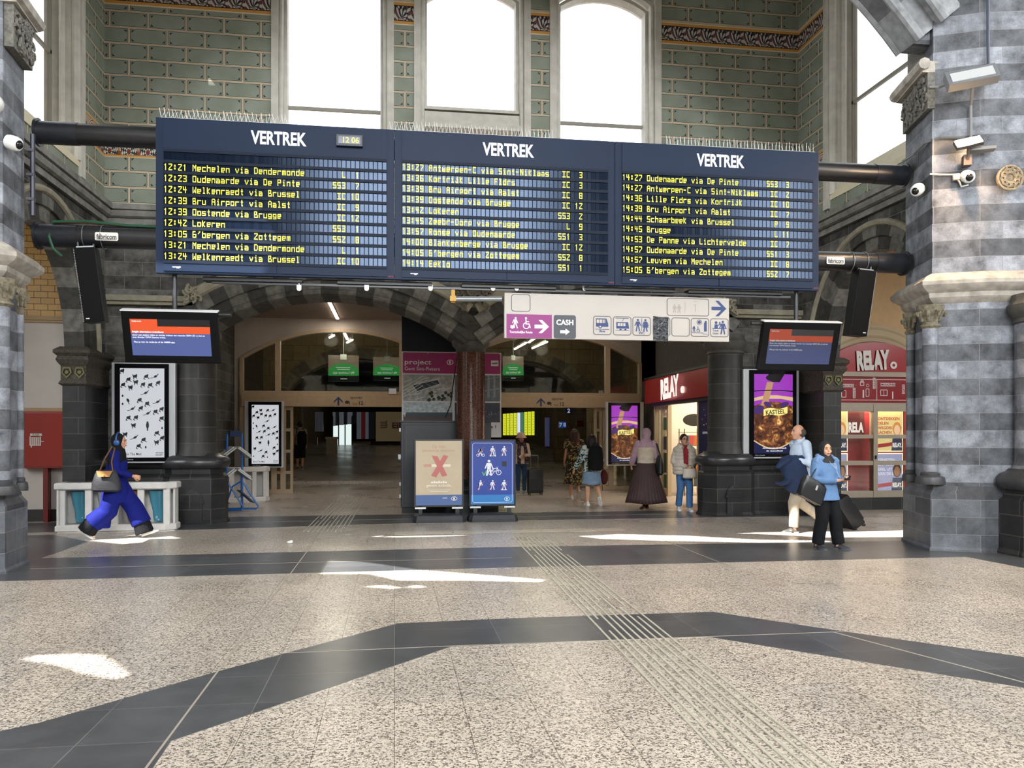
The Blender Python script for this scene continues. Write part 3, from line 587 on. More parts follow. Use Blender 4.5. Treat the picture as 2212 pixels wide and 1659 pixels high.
def pier(label, plan, side, cols):
    c = plan[1]; root = thing('stone_pier', label, 'pier', (c[0], c[1], 0))
    mb = MB(); stack(mb, plan, [(.02, 0), (.02, .03), (0, .06), (0, .78), (-.05, .86), (-.05, .9)]); mb.build('plinth', ST_PLINTH, root)
    mb = MB(); stack(mb, plan, [(-.06, .9), (-.06, 3.55)]); mb.build('shaft', ST_PIER, root)
    mb = MB(); stack(mb, plan, [(-.06, 3.42), (-.01, 3.46), (.02, 3.5), (.03, 3.56), (.12, 3.62), (.15, 3.66), (.15, 3.71), (.08, 3.78), (-.02, 3.84)]); mb.build('impost', IMPOST, root, smooth=True, angle=22)
    mb = MB(); stack(mb, plan, [(-.03, 3.8), (-.03, 6.75), (-.05, 6.75), (-.05, 13)]); mb.build('upper_shaft', ST_PIER, root)
    struct(root)
    for x, y, r in cols: colonnette(root, x, y, r, .98, 3.1)
    a, b = Vector((*plan[0], 6.12)), Vector((*plan[1], 6.12))
    if side > 0: carved_panel(root, a + Vector((-.05, -.1, 0)), b - a, (0, 0, 1), (b - a).length - .1, .5)
    else: carved_panel(root, b + Vector((.05, 0.05, 0)), a - b, (0, 0, 1), (b - a).length - .1, .5)
    n = Vector((-(1 if side > 0 else -1) * .12, 0, 0)); mb = MB(); mb.prism([a + n + Vector((0, 0, .5)), b + n + Vector((0, 0, .5)), b - n * 3 + Vector((0, 0, .5)), a - n * 3 + Vector((0, 0, .5))], (0, 0, .16)); mb.tube([a + n + Vector((0, .03, .6)), b + n + Vector((0, -.05, .6))], .08, 8); mb.build('abacus', IMPOST, root, smooth=True)
    return root
PR = [(7.63, 11.3), (7.34, 10.26), (7.95, 9.98), (8.35, 9.9), (8.9, 9.75), (9.8, 9.2), (9.9, 10.4), (9.6, 11.3)]
PL = [(-4.52, 10.85), (-4.45, 10.1), (-4.9, 9.8), (-5.6, 9.5), (-6.4, 9.9), (-6.4, 10.85)]
rp = pier('banded grey stone pier with clustered colonnettes on the right of the bay', PR, 1, [(7.385, 10.33, .1), (7.56, 11.02, .06)])
lp = pier('banded grey stone pier at the left edge of the view, holding the pipes', PL, -1, [(-4.49, 10.08, .1), (-4.56, 10.72, .05)])

def engaged(label, cx, cy, r, plan, ztor, zcap, stn, niche=None):
    root = thing('engaged_column', label, 'column', (cx, cy, 0))
    mb = MB(); stack(mb, plan, [(.03, 0), (.03, .03), (0, .08), (0, ztor - .25), (-.05, ztor - .2), (-.05, ztor - .1)])
    if niche:
        x, y, z = niche; mb.prism([(x + .17 * cos(pi * i / 10), y, z + .2 * sin(pi * i / 10)) for i in range(11)], (0, -.03, 0)); mb.box(x - .19, x + .19, y - .04, y, z - .05, z); mb.box(x - .16, x + .16, y - .03, y, z - .5, z - .05)
    mb.build('plinth', ST_BLACK, root)
    mb = MB(); stack(mb, plan, [(-.06, ztor - .12), (.0, ztor - .1), (.04, ztor - .03), (.04, ztor + .03), (.0, ztor + .1), (-.08, ztor + .14), (-.1, ztor + .17)]); mb.build('base_moulding', mat('333335', .3, noise=.2, spec=.6), root, smooth=True, angle=60)
    mb = MB(); mb.lathe([(r * 1.12, ztor + .12), (r * 1.06, ztor + .2), (r, ztor + .28), (r, zcap)], (cx, cy, 0), 32); mb.build('shaft', stn, root, smooth=True)
    mb = MB(); mb.lathe([(r, zcap - .05), (r * 1.08, zcap - .03), (r * 1.02, zcap + .02), (r * 1.12, zcap + .06), (r * 1.24, zcap + .12), (r * 1.26, zcap + .2), (r * 1.12, zcap + .26), (r * 1.12, zcap + .34)], (cx, cy, 0), 32); mb.build('capital', mat('4c4a46', .6, noise=.25, bump=.1), root, smooth=True)
ST_COL = stone('stone_column_drums', '2a2927', '3a3836', '514e48', 1.3, .29, .12, grime=.35, seed=2., rough=.5)
def mir(P): return [(2 * XC - x, y) for x, y in P]
PB_ = [(6.05, 15.62), (6.05, 15.35), (6.24, 15.1), (6.95, 15.1), (7.12, 15.32), (8.19, 15.32), (8.19, 15.62)]
engaged('dark stone half column to the right of the shop entrance under the arch', 6.57, 15.48, .34, PB_, 1.1, 3.25, ST_COL, (6.6, 15.1, .42))
engaged('dark stone half column by the bins and the left backlit poster', 2 * XC - 6.57, 15.48, .34, mir(PB_), 1.1, 3.25, ST_COL, (-3.55, 15.1, .42))
engaged('banded half column at the right edge of the view', 8.64, 9.72, .36, [(8.64 + .56 * cos(pi / 8 + k * pi / 4), 9.72 + .56 * sin(pi / 8 + k * pi / 4)) for k in range(8)], .98, 3.15, ST_PIER)
# jamb piers of the side arches, with moulded capitals and painted shields
for s, lb in ((-1, 'dark jamb pier with two shield carvings beside the left backlit poster'), (1, 'dark jamb pier with shield carvings between right poster and red shopfront')):
    X = XL if s < 0 else XR; root = thing('jamb_pier', lb, 'pier', (X - s * .02, 14.9, 0)); a, b = sorted((X - s * .06, X + s * .3))
    struct(root); pl = [(a, 14.5), (b, 14.5), (b, 15.75), (a, 15.75)]
    mb = MB(); stack(mb, pl, [(0, 0), (0, 2.45)]); mb.build('shaft', ST_BLACK, root)
    mb = MB(); stack(mb, pl, [(.0, 2.42), (.05, 2.46), (.02, 2.52), (.02, 2.76), (.05, 2.8), (.08, 2.86), (.06, 2.92), (.11, 2.97), (.11, 3.02), (.03, 3.08)]); cp = mb.build('capital', mat('453f37', .8, noise=.5, nscale=30, bump=.5, bscale=50), root, smooth=True, angle=30)
    for dx in (-.1, .1):
        f = Flat((X + s * .12 + dx, 14.47, 2.64), lift=.02); f.strip([(.0, -.08), (.07, 0), (.05, .08), (-.05, .08), (-.07, 0)], .02, True); f.disc(0, 0.01, .03); f.build('shield', mat('6d6a3c', .6, noise=.2), cp)

# red granite column with a dark ringed capital
root = thing('granite_column', 'polished red granite column between the two big arches', 'column', (XC, 16.0, 0))
def granite():
    m, nt, p = newmat('red_granite'); tc = N(nt, 'TexCoord').outputs['Object']; v = N(nt, 'TexVoronoi', {'Vector': tc, 'Scale': 130.}); s = N(nt, 'SeparateColor', {0: v.outputs['Color']}).outputs[0]
    r = N(nt, 'ValToRGB', {0: s}); e = r.color_ramp.elements; e[0].position = .15; e[0].color = (*hexc('2e1c18'), 1); e[1].position = .95; e[1].color = (*hexc('744e3e'), 1); k = e.new(.5); k.color = (*hexc('512f24'), 1)
    nt.links.new(r.outputs[0], p.inputs['Base Color']); p.inputs['Roughness'].default_value = .18; p.inputs['Coat Weight'].default_value = .3; return m
mb = MB(); mb.lathe([(.3, .7), (.285, .8), (.28, 3.27)], (XC, 16, 0), 36); mb.build('shaft', granite(), root, smooth=True)
mb = MB(); mb.box(XC - .5, XC + .5, 15.6, 16.4, 0, .45); mb.lathe([(.42, .45), (.44, .52), (.4, .6), (.34, .62), (.36, .68), (.3, .74)], (XC, 16, 0), 32); mb.build('base', ST_BLACK, root, smooth=True)
mb = MB(); mb.lathe([(.28, 3.22), (.31, 3.24), (.29, 3.27), (.33, 3.32), (.37, 3.36), (.38, 3.42), (.35, 3.48), (.29, 3.51), (.29, 3.56), (.31, 3.58), (.29, 3.62), (.27, 3.75), (.36, 4.0)], (XC, 16, 0), 36); mb.build('capital', mat('504f4c', .6, noise=.3, bump=.15), root, smooth=True)
mb = MB(); mb.tube([(1.02, 16.45, 1.95), (1.12, 16.3, 2.2), (1.2, 16.2, 2.9), (1.24, 16.15, 3.2)], .012, 6); mb.build('cable', mat('1a1a1a'), root)

# round stone rosette on the right pier
root = thing('carved_rosette', 'round pierced stone rosette high on the right pier', 'carving'); n = Vector((-.5, -.866, 0)).normalized()
n = Vector((-.2, -.98, 0)).normalized(); c = PY(2182, 384, 9.84); R = Vector((n.y, -n.x, 0)); R = R if R.x > 0 else -R; root.location = c; mb = MB()
for k in range(3): mb.tube([c + n * .0 + R * cos(2 * pi * i / 24) * (.16 - k * .045) + Vector((0, 0, sin(2 * pi * i / 24) * (.16 - k * .045))) for i in range(25)], .018, 6)
for i in range(10):
    a = 2 * pi * i / 10; q = c + R * cos(a) * .1 + Vector((0, 0, sin(a) * .1)); mb.tube([q + n * .01 + R * .04 * cos(t * .9 + a) * (1 - t / 9) + Vector((0, 0, .04 * sin(t * .9 + a) * (1 - t / 9))) for t in range(7)], .012, 5)
mb.prism([c - n * .03 + R * .17 * cos(2 * pi * i / 24) + Vector((0, 0, .17 * sin(2 * pi * i / 24))) for i in range(24)], n * .02); mb.build('grille', mat('8f8069', .8, noise=.4, nscale=30), root, smooth=True)

# ================================================================ DEPARTURE BOARDS
PIX = {
'A':'01110 10001 10001 11111 10001 10001 10001','B':'11110 10010 10010 11110 10001 10001 11111','C':'11111 10000 10000 10000 10000 10000 11111','D':'11110 10001 10001 10001 10001 10001 11110','E':'11111 10000 10000 11110 10000 10000 11111','F':'11111 10000 10000 11110 10000 10000 10000',
'G':'11110 10000 10000 11111 10001 10001 11111','I':'11111 00100 00100 00100 00100 00100 11111','K':'10001 10010 10100 11000 10100 10010 10001','L':'10000 10000 10000 10000 10000 10000 11111','M':'10001 11011 10101 10101 10001 10001 10001','N':'10001 11001 11001 10101 10011 10011 10001','O':'11111 10001 10001 10001 10001 10001 11111',
'P':'11111 10001 10001 11111 10000 10000 10000','R':'11110 10001 10001 11110 10100 10010 10001','S':'11111 10000 10000 11111 00001 00001 11111','W':'10001 10001 10001 10101 10101 11011 10001','Z':'11111 00001 00010 00100 01000 10000 11111',
'a':'00000 00000 11110 00001 11111 10001 11111','b':'10000 10000 11111 10001 10001 10001 11111','c':'00000 00000 11111 10000 10000 10000 11111','d':'00001 00001 11111 10001 10001 10001 11111','e':'00000 00000 11111 10001 11111 10000 11110','f':'00110 00100 01110 00100 00100 00100 00100','g':'00000 00000 11111 10001 10001 11111 00001 11111','h':'10000 10000 11111 10001 10001 10001 10001',
'i':'00100 00000 01100 00100 00100 00100 01110','j':'00010 00000 00110 00010 00010 10010 01110','k':'10000 10010 10100 11000 11000 10100 10010','l':'01100 00100 00100 00100 00100 00100 01110','m':'00000 00000 11111 10101 10101 10101 10101','n':'00000 00000 11111 10001 10001 10001 10001','o':'00000 00000 11111 10001 10001 10001 11111','p':'00000 00000 11111 10001 10001 11111 10000 10000',
'r':'00000 00000 11111 10000 10000 10000 10000','s':'00000 00000 11111 10000 11111 00001 11111','t':'00100 00100 01110 00100 00100 00100 00110','u':'00000 00000 10001 10001 10001 10001 11111','v':'00000 00000 10001 10001 01010 01010 00100','w':'00000 00000 10001 10101 10101 10101 11111',
'0':'11111 10001 10001 10001 10001 10001 11111','1':'00100 01100 00100 00100 00100 00100 00100','2':'11111 00001 00010 00100 01000 10000 11111','3':'11111 00001 00001 01110 00001 00001 11111','4':'10010 10010 10010 11111 00010 00010 00010','5':'11111 10000 10000 11111 00001 00001 11111','6':'11111 10000 10000 11111 10001 10001 11111','7':'11111 00001 00001 00010 00100 01000 01000','8':'11111 10001 10001 11111 10001 10001 11111','9':'11111 10001 10001 11111 00001 00001 11111',
':':'00000 01100 01100 00000 01100 01100 00000','-':'00000 00000 00000 11110 00000 00000 00000',"'":'00110 00100 01000 00000 00000 00000 00000','T':'11111 00100 00100 00100 00100 00100 00100','V':'10001 10001 10001 10001 01010 01010 00100','H':'10001 10001 10001 11111 10001 10001 10001'}
BY = 10.8; BT, BB = 5.64, 3.66
NAVY = mat('142239', .45, spec=.16, noise=.06, nscale=3); NAVY2 = mat('0d1829', .5, spec=.15); AMBER = mat('f0e43a', .5, emit=.62); WLET = mat('dfe3ea', .5)
def cellmat():
    m, nt, p = newmat('display_glass'); u, v = uvsplit(nt); t = M(nt, 'FRACT', M(nt, 'DIVIDE', u, 2.8 / 48)); ln = M(nt, 'GREATER_THAN', M(nt, 'ABSOLUTE', M(nt, 'SUBTRACT', t, .5)), .41)
    cell = M(nt, 'FLOOR', M(nt, 'DIVIDE', u, 2.8 / 48)); rn = N(nt, 'TexWhiteNoise', {1: cell}, noise_dimensions='1D').outputs[0]
    nt.links.new(MIX(nt, ln, hexc('0b1320'), hexc('131d30')), p.inputs['Base Color']); nt.links.new(M(nt, 'ADD', M(nt, 'MULTIPLY', ln, .5), M(nt, 'ADD', .13, M(nt, 'MULTIPLY', rn, .05))), p.inputs['Roughness'])
    nt.links.new(M(nt, 'MULTIPLY', M(nt, 'SUBTRACT', 1., ln), .3), p.inputs['Specular IOR Level']); p.inputs['IOR'].default_value = 1.56; p.inputs['Specular Tint'].default_value = (.55, .7, 1, 1); return m
CELLS = cellmat()
BOARDS = [
 ('left third of the wide departure board, with the small 12:06 clock', True, ['', '12:21 Mechelen via Dendermonde|L|1', '12:23 Oudenaarde via De Pinte|S53|7', '12:24 Welkenraedt via Brussel|IC|10', '12:39 Bru Airport via Aalst|IC|9', '12:39 Oostende via Brugge|IC|12', '12:42 Lokeren|S53|1', "13:05 G'bergen via Zottegem|S52|8", '13:21 Mechelen via Dendermonde|L|1', '13:24 Welkenraedt via Brussel|IC|10']),
 ('middle third of the departure board, first train 13:27 to Antwerpen', False, ['13:27 Antwerpen-C via Sint-Niklaas|IC|3', '13:36 Kortrijk Lille Fldrs|IC|3', '13:39 Bru Airport via Aalst|IC|8', '13:39 Oostende via Brugge|IC|12', '13:42 Lokeren|S53|2', '13:45 Zeebr-Dorp via Brugge|L|9', '13:57 Ronse via Oudenaarde|S51|3', '14:00 Blankenberge via Brugge|IC|12', "14:05 G'bergen via Zottegem|S52|8", '14:14 Eeklo|S51|1']),
 ('right third of the departure board, first train 14:27 to Oudenaarde', False, ['14:27 Oudenaarde via De Pinte|S53|3', '14:27 Antwerpen-C via Sint-Niklaas|IC|2', '14:36 Lille Fldrs via Kortrijk|IC|10', '14:39 Bru Airport via Aalst|IC|7', '14:44 Schaarbeek via Brussel|P|9', '14:45 Brugge|L|11', '14:53 De Panne via Lichtervelde|IC|7', '14:57 Oudenaarde via De Pinte|S51|3', '14:57 Leuven via Mechelen|IC|8', "15:05 G'bergen via Zottegem|S52|7"])]
def dots(mb, txt, x, z, cw, ch, y):
    pw, ph = cw * .152, ch / 7
    for k, chx in enumerate(txt):
        g = PIX.get(chx)
        if not g: continue
        for r, row in enumerate(g.split()):
            run = None
            for c_ in range(6):
                on = c_ < 5 and row[c_] == '1'
                if on and run is None: run = c_
                if not on and run is not None:
                    x0, x1, zt = x + k * cw + run * pw + .004, x + k * cw + c_ * pw + .0035, z - r * ph
                    mb.add([(x0, y, zt - ph * .96), (x1, y, zt - ph * .96), (x1, y, zt), (x0, y, zt)], [(0, 1, 2, 3)]); run = None
for bi, (lb, clock, rows) in enumerate(BOARDS):
    x0 = -3.0 + 3 * bi; root = thing('departure_board', lb, 'departure board', (x0 + 1.5, BY + .2, BB), group='VERTREK departure boards')
    mb = MB(); mb.box(x0 + .003, x0 + 2.997, BY + .02, BY + .105, BB, BT); cs = mb.build('casing', NAVY, root, bevel=.006)
    mb = MB(); mb.box(x0 + .1, x0 + 2.9, BY + .005, BY + .02, 5.22, BT - .02); mb.build('header_panel', NAVY, root)
    mb = MB(); mb.box(x0 + .1, x0 + 1.49, BY + .005, BY + .02, BB + .03, BB + .13); mb.box(x0 + 1.5, x0 + 2.9, BY + .005, BY + .02, BB + .03, BB + .13); lo_ = mb.build('footer_panel', NAVY, root)
    mb = MB()
    for k in range(11): z = 5.205 - k * .1412; mb.box(x0 + .1, x0 + 2.9, BY - .004, BY + .02, z - .004, z + .034)
    mb.build('row_dividers', NAVY2, root)
    f = Flat((x0 + 1.52, BY + .004, 5.36)); f.text('VERTREK', 0, 0, .165, .70, bold=.03, align='C'); f.build('lettering', WLET, root)
    for k, rt in enumerate(rows):
        z = 5.2 - k * .1412; mb = MB(); mb.add([(x0 + .1, BY + .01, z - .105), (x0 + 2.9, BY + .01, z - .105), (x0 + 2.9, BY + .01, z), (x0 + .1, BY + .01, z)], [(0, 1, 2, 3)], [[(0, 0), (2.8, 0), (2.8, 1), (0, 1)]])
        mb.add([(x0 + .1, BY + .018, z - .105), (x0 + 2.9, BY + .018, z - .105), (x0 + 2.9, BY + .018, z), (x0 + .1, BY + .018, z)], [(3, 2, 1, 0)]); row = mb.build('display_row', CELLS, root)
        if rt:
            a, b, c_ = rt.split('|'); cw = 2.8 / 48; mb = MB(); dots(mb, a, x0 + .1, z - .008, cw, .083, BY + .007); dots(mb, b, x0 + .1 + (39 - len(b)) * cw, z - .008, cw, .083, BY + .007); dots(mb, c_, x0 + .1 + (42 - len(c_)) * cw, z - .008, cw, .083, BY + .007); mb.build('departure_text', AMBER, row)
    if clock:
        cx = x0 + 2.42; mb = MB(); mb.box(cx - .17, cx + .17, BY - .05, BY + .01, 5.37, 5.52); cl = mb.build('clock', mat('121d30', .4), root, bevel=.004); tag(cl, 'small digital clock reading 12:06')
        f = Flat((cx, BY - .051, 5.41)); f.rect(-.14, -.01, .14, .085); f.build('clock_glass', mat('1a2a44', .15), cl); f = Flat((cx, BY - .0535, 5.41)); f.text('12 06', .02, 0, .072, .2, align='C'); f.build('clock_digits', mat('e8c94a', .5, emit=1.), cl)
    f = Flat((x0 + .26, BY + .004, BB + .075)); f.rect(-.05, 0, .05, .012); f.rect(0, -.012, .035, -.004); f.build('maker_plate', WLET, lo_)
    f = Flat((x0 + 2.95, BY + .019, BB + .03)); f.text('AEG', 0, 0, .018, .07, align='C'); f.build('red_mark', mat('a03038', .6), cs)
# bird spikes on the top edge
rr = random.Random(5)
for a, b, lb in ((-2.95, -1.25, 'bird spikes on the top edge of the left departure board'), (-.05, 2.15, 'bird spikes on the top edge of the middle departure board'), (3.75, 5.95, 'bird spikes on the top edge of the right departure board')):
    root = thing('bird_spike_strip', lb, 'bird spikes', ((a + b) / 2, BY + .1, BT)); mb = MB(); mb.box(a, b, BY + .03, BY + .1, BT + .001, BT + .006); mb.build('base_strip', mat('b9bcbd', .4), root); mb = MB(); x = a + .01
    while x < b:
        for s in (-1, 1):
            t = Vector((x + rr.uniform(-.015, .015) + (.02 if s > 0 else -.02), BY + .08 + s * .05, BT + .12 + rr.uniform(-.02, .01))); mb.tube([(x, BY + .07, BT + .003), t], .0024, 4)
        x += .052
    tag(mb.build('spikes', mat('e3e5e4', .35, metal=.3), root), kind='stuff')

# ================================================================ THE TWO PIPES
BLK = mat('1d1f25', .35, noise=.25, nscale=20); PIPE = mat('0f1014', .38, noise=.5, nscale=14, spec=.6); STEEL = mat('8b8d90', .35, metal=.8)
def pipe(name, label, L, R, r, kind):
    L, R = Vector(L), Vector(R); root = thing('support_pipe', label, 'pipe', L); d = (R - L).normalized()
    mb = MB(); mb.tube([L, R], r, 24); mb.build('tube', PIPE, root, smooth=True)
    mb = MB()
    for e, s in ((L, 1), (R, -1)): mb = MB(); mb.tube([e, e + d * s * .03, e + d * s * .031, e + d * s * .5], [r * 1.3, r * 1.3, r * 1.06, r * 1.06], 24); mb.build('sleeve', BLK, root, smooth=True, angle=50)
    return root
z = PY(40, 275, 11.02).z
up = pipe('support_pipe', 'upper black pipe spanning both piers behind the departure board', (-4.5, 11.08, 5.46), (7.5, 11.08, 5.46), .135, 0)
lo = pipe('support_pipe', 'lower black pipe with sponsor plates and green cables, below the other pipe', (-4.5, 11.08, 4.15), (7.5, 11.08, 4.15), .14, 1)
for X in (-3.62, 6.32):
    f = Flat((X, 10.93, 4.12)); f.rrect(-.14, -.045, .14, .06, .02); pl = f.build('name_plate', mat('d9d6cf', .5), lo); f = Flat((X, 10.926, 4.12)); f.text('fabricom', 0, -.025, .06, .24, bold=.02, align='C'); f.rrect(-.12, -.035, .12, -.03, .001); f.build('plate_lettering', mat('222428', .5), pl)
for k, (c, dz, dy) in enumerate((('1f4a33', .15, -.03), ('1f4a33', .165, .0), ('b06a55', .15, .03))):
    mb = MB(); mb.tube([(-4.3, 11.05 + dy, 4.15 + dz + .01), (-3.9, 11.05 + dy, 4.15 + dz + .03), (-3.4, 11.05 + dy, 4.15 + dz - .005), (-2.9, 11.05 + dy, 4.15 + dz - .01), (-2.2, 11.05 + dy, 4.15 + dz - .01)], .014, 6)
    if k == 0: mb.tube([(-4.32, 11.05, 4.3), (-4.3, 10.92, 4.1), (-4.25, 10.92, 3.95), (-4.18, 10.98, 3.88), (-4.25, 11.05, 3.93)], .018, 8)
    mb.build('cable', mat(c, .5), lo)
mb = MB(); mb.tube([(7.35, 10.9, 5.6), (7.4, 10.7, 5.65), (7.36, 10.4, 5.7), (7.45, 10.19, 5.7), (7.7, 10.05, 5.66)], .018, 6); mb.build('cable', mat('6f7072', .5), up)

# ================================================================ THINGS HUNG FROM THE PIPES AND PIERS
def rotz(a): return Matrix.Rotation(a, 3, 'Z')
def speaker(label, X, Zt, Zb, s):
    root = thing('line_array_speaker', label, 'loudspeaker', (X, 11.0, Zt)); tl = Matrix.Rotation(s * radians(6), 3, 'Y') @ Matrix.Rotation(radians(5), 3, 'X') @ rotz(-s * radians(8)); H = Zt - Zb; c = Vector((X, 11.0, (Zt + Zb) / 2))
    q = lambda x, y, z: c + tl @ Vector((x, y, z))
    mb = MB(); mb.rings([[q(-.12, -.1, z), q(.12, -.1, z), q(.12, .2, z), q(-.12, .2, z)] for z in (-H / 2, H / 2)]); cab = mb.build('cabinet', mat('101113', .5, noise=.1, spec=.25), root, bevel=.006)
    mb = MB(); mb.rings([[q(-.115, -.115, z), q(.115, -.115, z), q(.115, -.1, z), q(-.115, -.1, z)] for z in (-H / 2 + .01, H / 2 - .01)]); mb.build('grille', mat('050506', .7, spec=.15), root)
    mb = MB()
    for k in range(46): mb.cbox(q(-s * -.116, -.1, -H / 2 + .02 + k * (H - .04) / 45), .02, .02, .008, tl)
    tag(mb.build('edge_ribs', mat('94979a', .4, metal=.5), root), kind='stuff')
    mb = MB()
    for k, z in enumerate((-.46, -.4, -.42, -.2, -.12, -.05, .02, .36, .42, .4)): mb.cbox(q(-s * -.121, .0 + .05 * (k % 3), z), .006, .014, .014, tl)
    mb.build('rivets', mat('c9cacc', .4), root)
    mb = MB(); mb.cbox(q(.07 * s, -.118, -H / 2 + .05), .04, .004, .012, tl); mb.build('badge', mat('d0d0d0', .5), root)
    mb = MB(); mb.cbox(q(0, .02, H / 2 + .012), .2, .14, .02, tl)
    for dx in (-.09, .09): mb.tube([q(dx, .02, H / 2), q(dx, .05, H / 2 + .1)], .012, 6)
    for dx in (-.11, .11): ring = [(X + dx - .02 * s, 11.08 + .15 * cos(2 * pi * i / 20), 4.15 + .15 * sin(2 * pi * i / 20)) for i in range(21)]; mb.tube(ring, .006, 5)
    mb.build('bracket', STEEL, root)
speaker('tall black loudspeaker hanging from the left end of the lower pipe', -3.83, 3.98, 3.04, -1)
speaker('tall black loudspeaker hanging from the right end of the lower pipe', 6.75, 4.0, 3.05, 1)

def monitor(label, X, Zt, Zb, s, em):
    Y = 10.9; root = thing('hanging_monitor', label, 'monitor', (X, Y, Zt)); t = radians(17); c = Vector((X, Y, (Zt + Zb) / 2)); H = (Zt - Zb) / cos(t); W = 1.17
    R = Vector((1, 0, 0)); U = Vector((0, -sin(t), cos(t))); Nn = R.cross(U); MM = Matrix((R, -Nn, U)).transposed()
    mb = MB(); mb.cbox(c - Nn * .05, W, .1, H, MM); mb.build('housing', mat('050506', .5, spec=.15), root, bevel=.012)
    mb = MB(); mb.cbox(c + U * (H / 2 + .008) - Nn * .05, W + .01, .12, .015, MM); mb.build('top_edge', mat('cfd1d3', .5), root)
    o = c + Nn * .001; sw, sh_ = W - .2, H - .2; f = Flat(o, R, U); f.rect(-sw / 2, -sh_ / 2, sw / 2, sh_ / 2); scr = f.build('screen', glow('4f5e98', .62 * em), root)
    f = Flat(o + Nn * .0015, R, U); T = sh_ / 2; f.rect(-sw / 2 + .33, T - .09, sw / 2, T); f.build('dark_bar', mat('16171b', .2), scr)
    f = Flat(o + Nn * .0015, R, U); f.rect(-sw / 2, T - .18, sw / 2, T - .09); f.rect(-sw / 2, T - .09, -sw / 2 + .33, T); f.build('orange_band', glow('e8582c', .62 * em), scr)
    f = Flat(o + Nn * .004, R, U); x = -sw / 2 + .02
    f.text('Tijdelijk bericht', x, T - .035, .017, .12, bold=.02); f.text('Belgi\u00eb: alternatieve treindienst', x, T - .172, .022, .38, bold=.04)
    f.text('Door een staking rijden er minder treinen van maandag 28/04 (22 u.) tot en', x, T - .212, .02, .88, bold=.02); f.text('met dinsdag 29/04 (laatste trein).', x, T - .242, .02, .40, bold=.02); f.text('Plan je reis via nmbs.be of de NMBS-app.', x + .01, T - .302, .02, .5, bold=.02)
    f.build('screen_text', glow('f2f3f6', .75 * em), scr)
    mb = MB(); mb.tube([(X + .03 * -s + .0, Y + .05, Zt - .02), (X + .03 * -s, Y + .05, 3.67)], .03, 12); mb.build('pole', BLK, root, smooth=True)
    e = c + R * (-s * W / 2) + U * (H / 2 - .04) - Nn * .08; mb = MB(); mb.tube([e, e + Vector((-s * .16, 0, 0))], .028, 10); mb.build('side_tube', mat('1b1c20', .4), root, smooth=True)
monitor('tilted message monitor hanging at the left, brighter screen', -2.83, 3.17, 2.53, -1, 1.)
monitor('tilted message monitor hanging at the right, dimmed for its viewing angle', 5.75, 3.2, 2.53, 1, .3)  # same screen as the left; emission lowered to mimic an oblique view

# ---------------------------------------------------------------- white direction sign
SY = 10.98; root = thing('direction_sign', 'long white direction sign with blue pictograms hanging below the board', 'sign', (3.1, SY, 2.93)); SBLUE = mat('163266', .5); SGREY = mat('3a3f48', .5)
S0, S1, SB, ST_ = 1.49, 4.72, 2.93, 3.55
mb = MB(); mb.box(S0, S1, SY, SY + .06, SB, ST_); mb.build('panel', mat('aba59f', .45, noise=.03, nscale=3), root, bevel=.004)
sx = lambda u: PY(u, 700, SY).x
def sz(u, v): return PY(u, v, SY).z
fr = Flat((0, SY - .001, 0))
def cell(u0, u1, v0, v1, r=.035): fr.rframe(sx(u0), sz(u0, v1), sx(u1), sz(u0, v0), r, .009)
for u0, u1 in ((1282, 1320), (1325, 1363), (1367, 1405), (1411, 1447), (1451, 1489), (1493, 1531), (1535, 1573)): fr.rframe(sx(u0), 3.0, sx(u1), 3.255, .035, .009)
fr.rframe(sx(1105), 3.30, sx(1145), 3.53, .035, .009); fr.rframe(sx(1441), 3.29, sx(1531), 3.53, .035, .009); fr.build('pictogram_frames', mat('4b4a50', .5), root)
f = Flat((0, SY - .001, 0)); a, b = sx(1094), sx(1192); f.rect(a, SB + .005, b, 3.26); mg = f.build('magenta_field', mat('801f6d', .5), root)
f = Flat((a, SY - .0035, SB))
def pict_person(f, x, y, h, lean=0.): f.disc(x + lean * h * .1, y + h * .9, h * .09); f.poly([(x - h * .12, y + h * .42), (x + h * .12, y + h * .42), (x + h * .13 + lean * h * .08, y + h * .78), (x - h * .13 + lean * h * .08, y + h * .78)]); f.strip([(x - h * .05, y + h * .45), (x - h * .14 * (1 + lean), y)], h * .1); f.strip([(x + h * .05, y + h * .45), (x + h * .14 * (1 + lean), y)], h * .1); f.strip([(x - h * .12, y + h * .75), (x - h * .24, y + h * .45)], h * .07); f.strip([(x + h * .12, y + h * .75), (x + h * .24, y + h * .45)], h * .07)
def pict_wheelchair(f, x, y, h): f.disc(x, y + h * .92, h * .09); f.strip([(x, y + h * .8), (x, y + h * .42), (x + h * .28, y + h * .42), (x + h * .36, y + h * .1)], h * .09); f.strip([(x, y + h * .62), (x + h * .24, y + h * .62)], h * .07); f.ring(x + .02 * h, y + h * .27, h * .25, h * .07, a0=pi * .55, a1=pi * 1.95)
def arrow(f, x, y, L, h, wd, ang=0.):
    q = lambda px, py: (x + px * cos(ang) - py * sin(ang), y + px * sin(ang) + py * cos(ang))
    f.poly([q(-L / 2, -wd / 2), q(L / 2 - wd * .6, -wd / 2), q(L / 2 - wd * .6, wd / 2), q(-L / 2, wd / 2)])
    for s in (-1, 1): f.poly([q(L / 2, 0), q(L / 2 - h / 2 - wd * .1, s * h / 2), q(L / 2 - h / 2 - wd * 1.1, s * h / 2), q(L / 2 - wd * 1.05, 0)])
pict_person(f, .12, .14, .15, .4); f.rect(.055, .14, .115, .175); f.ring(.08, .145, .012, .008); pict_wheelchair(f, .27, .13, .16); arrow(f, .49, .165, .2, .18, .05); f.text('Toegankelijke Route', .04, .07, .032, .32, bold=.02); f.build('accessible_route_symbols', mat('e6e0ea', .5), mg)
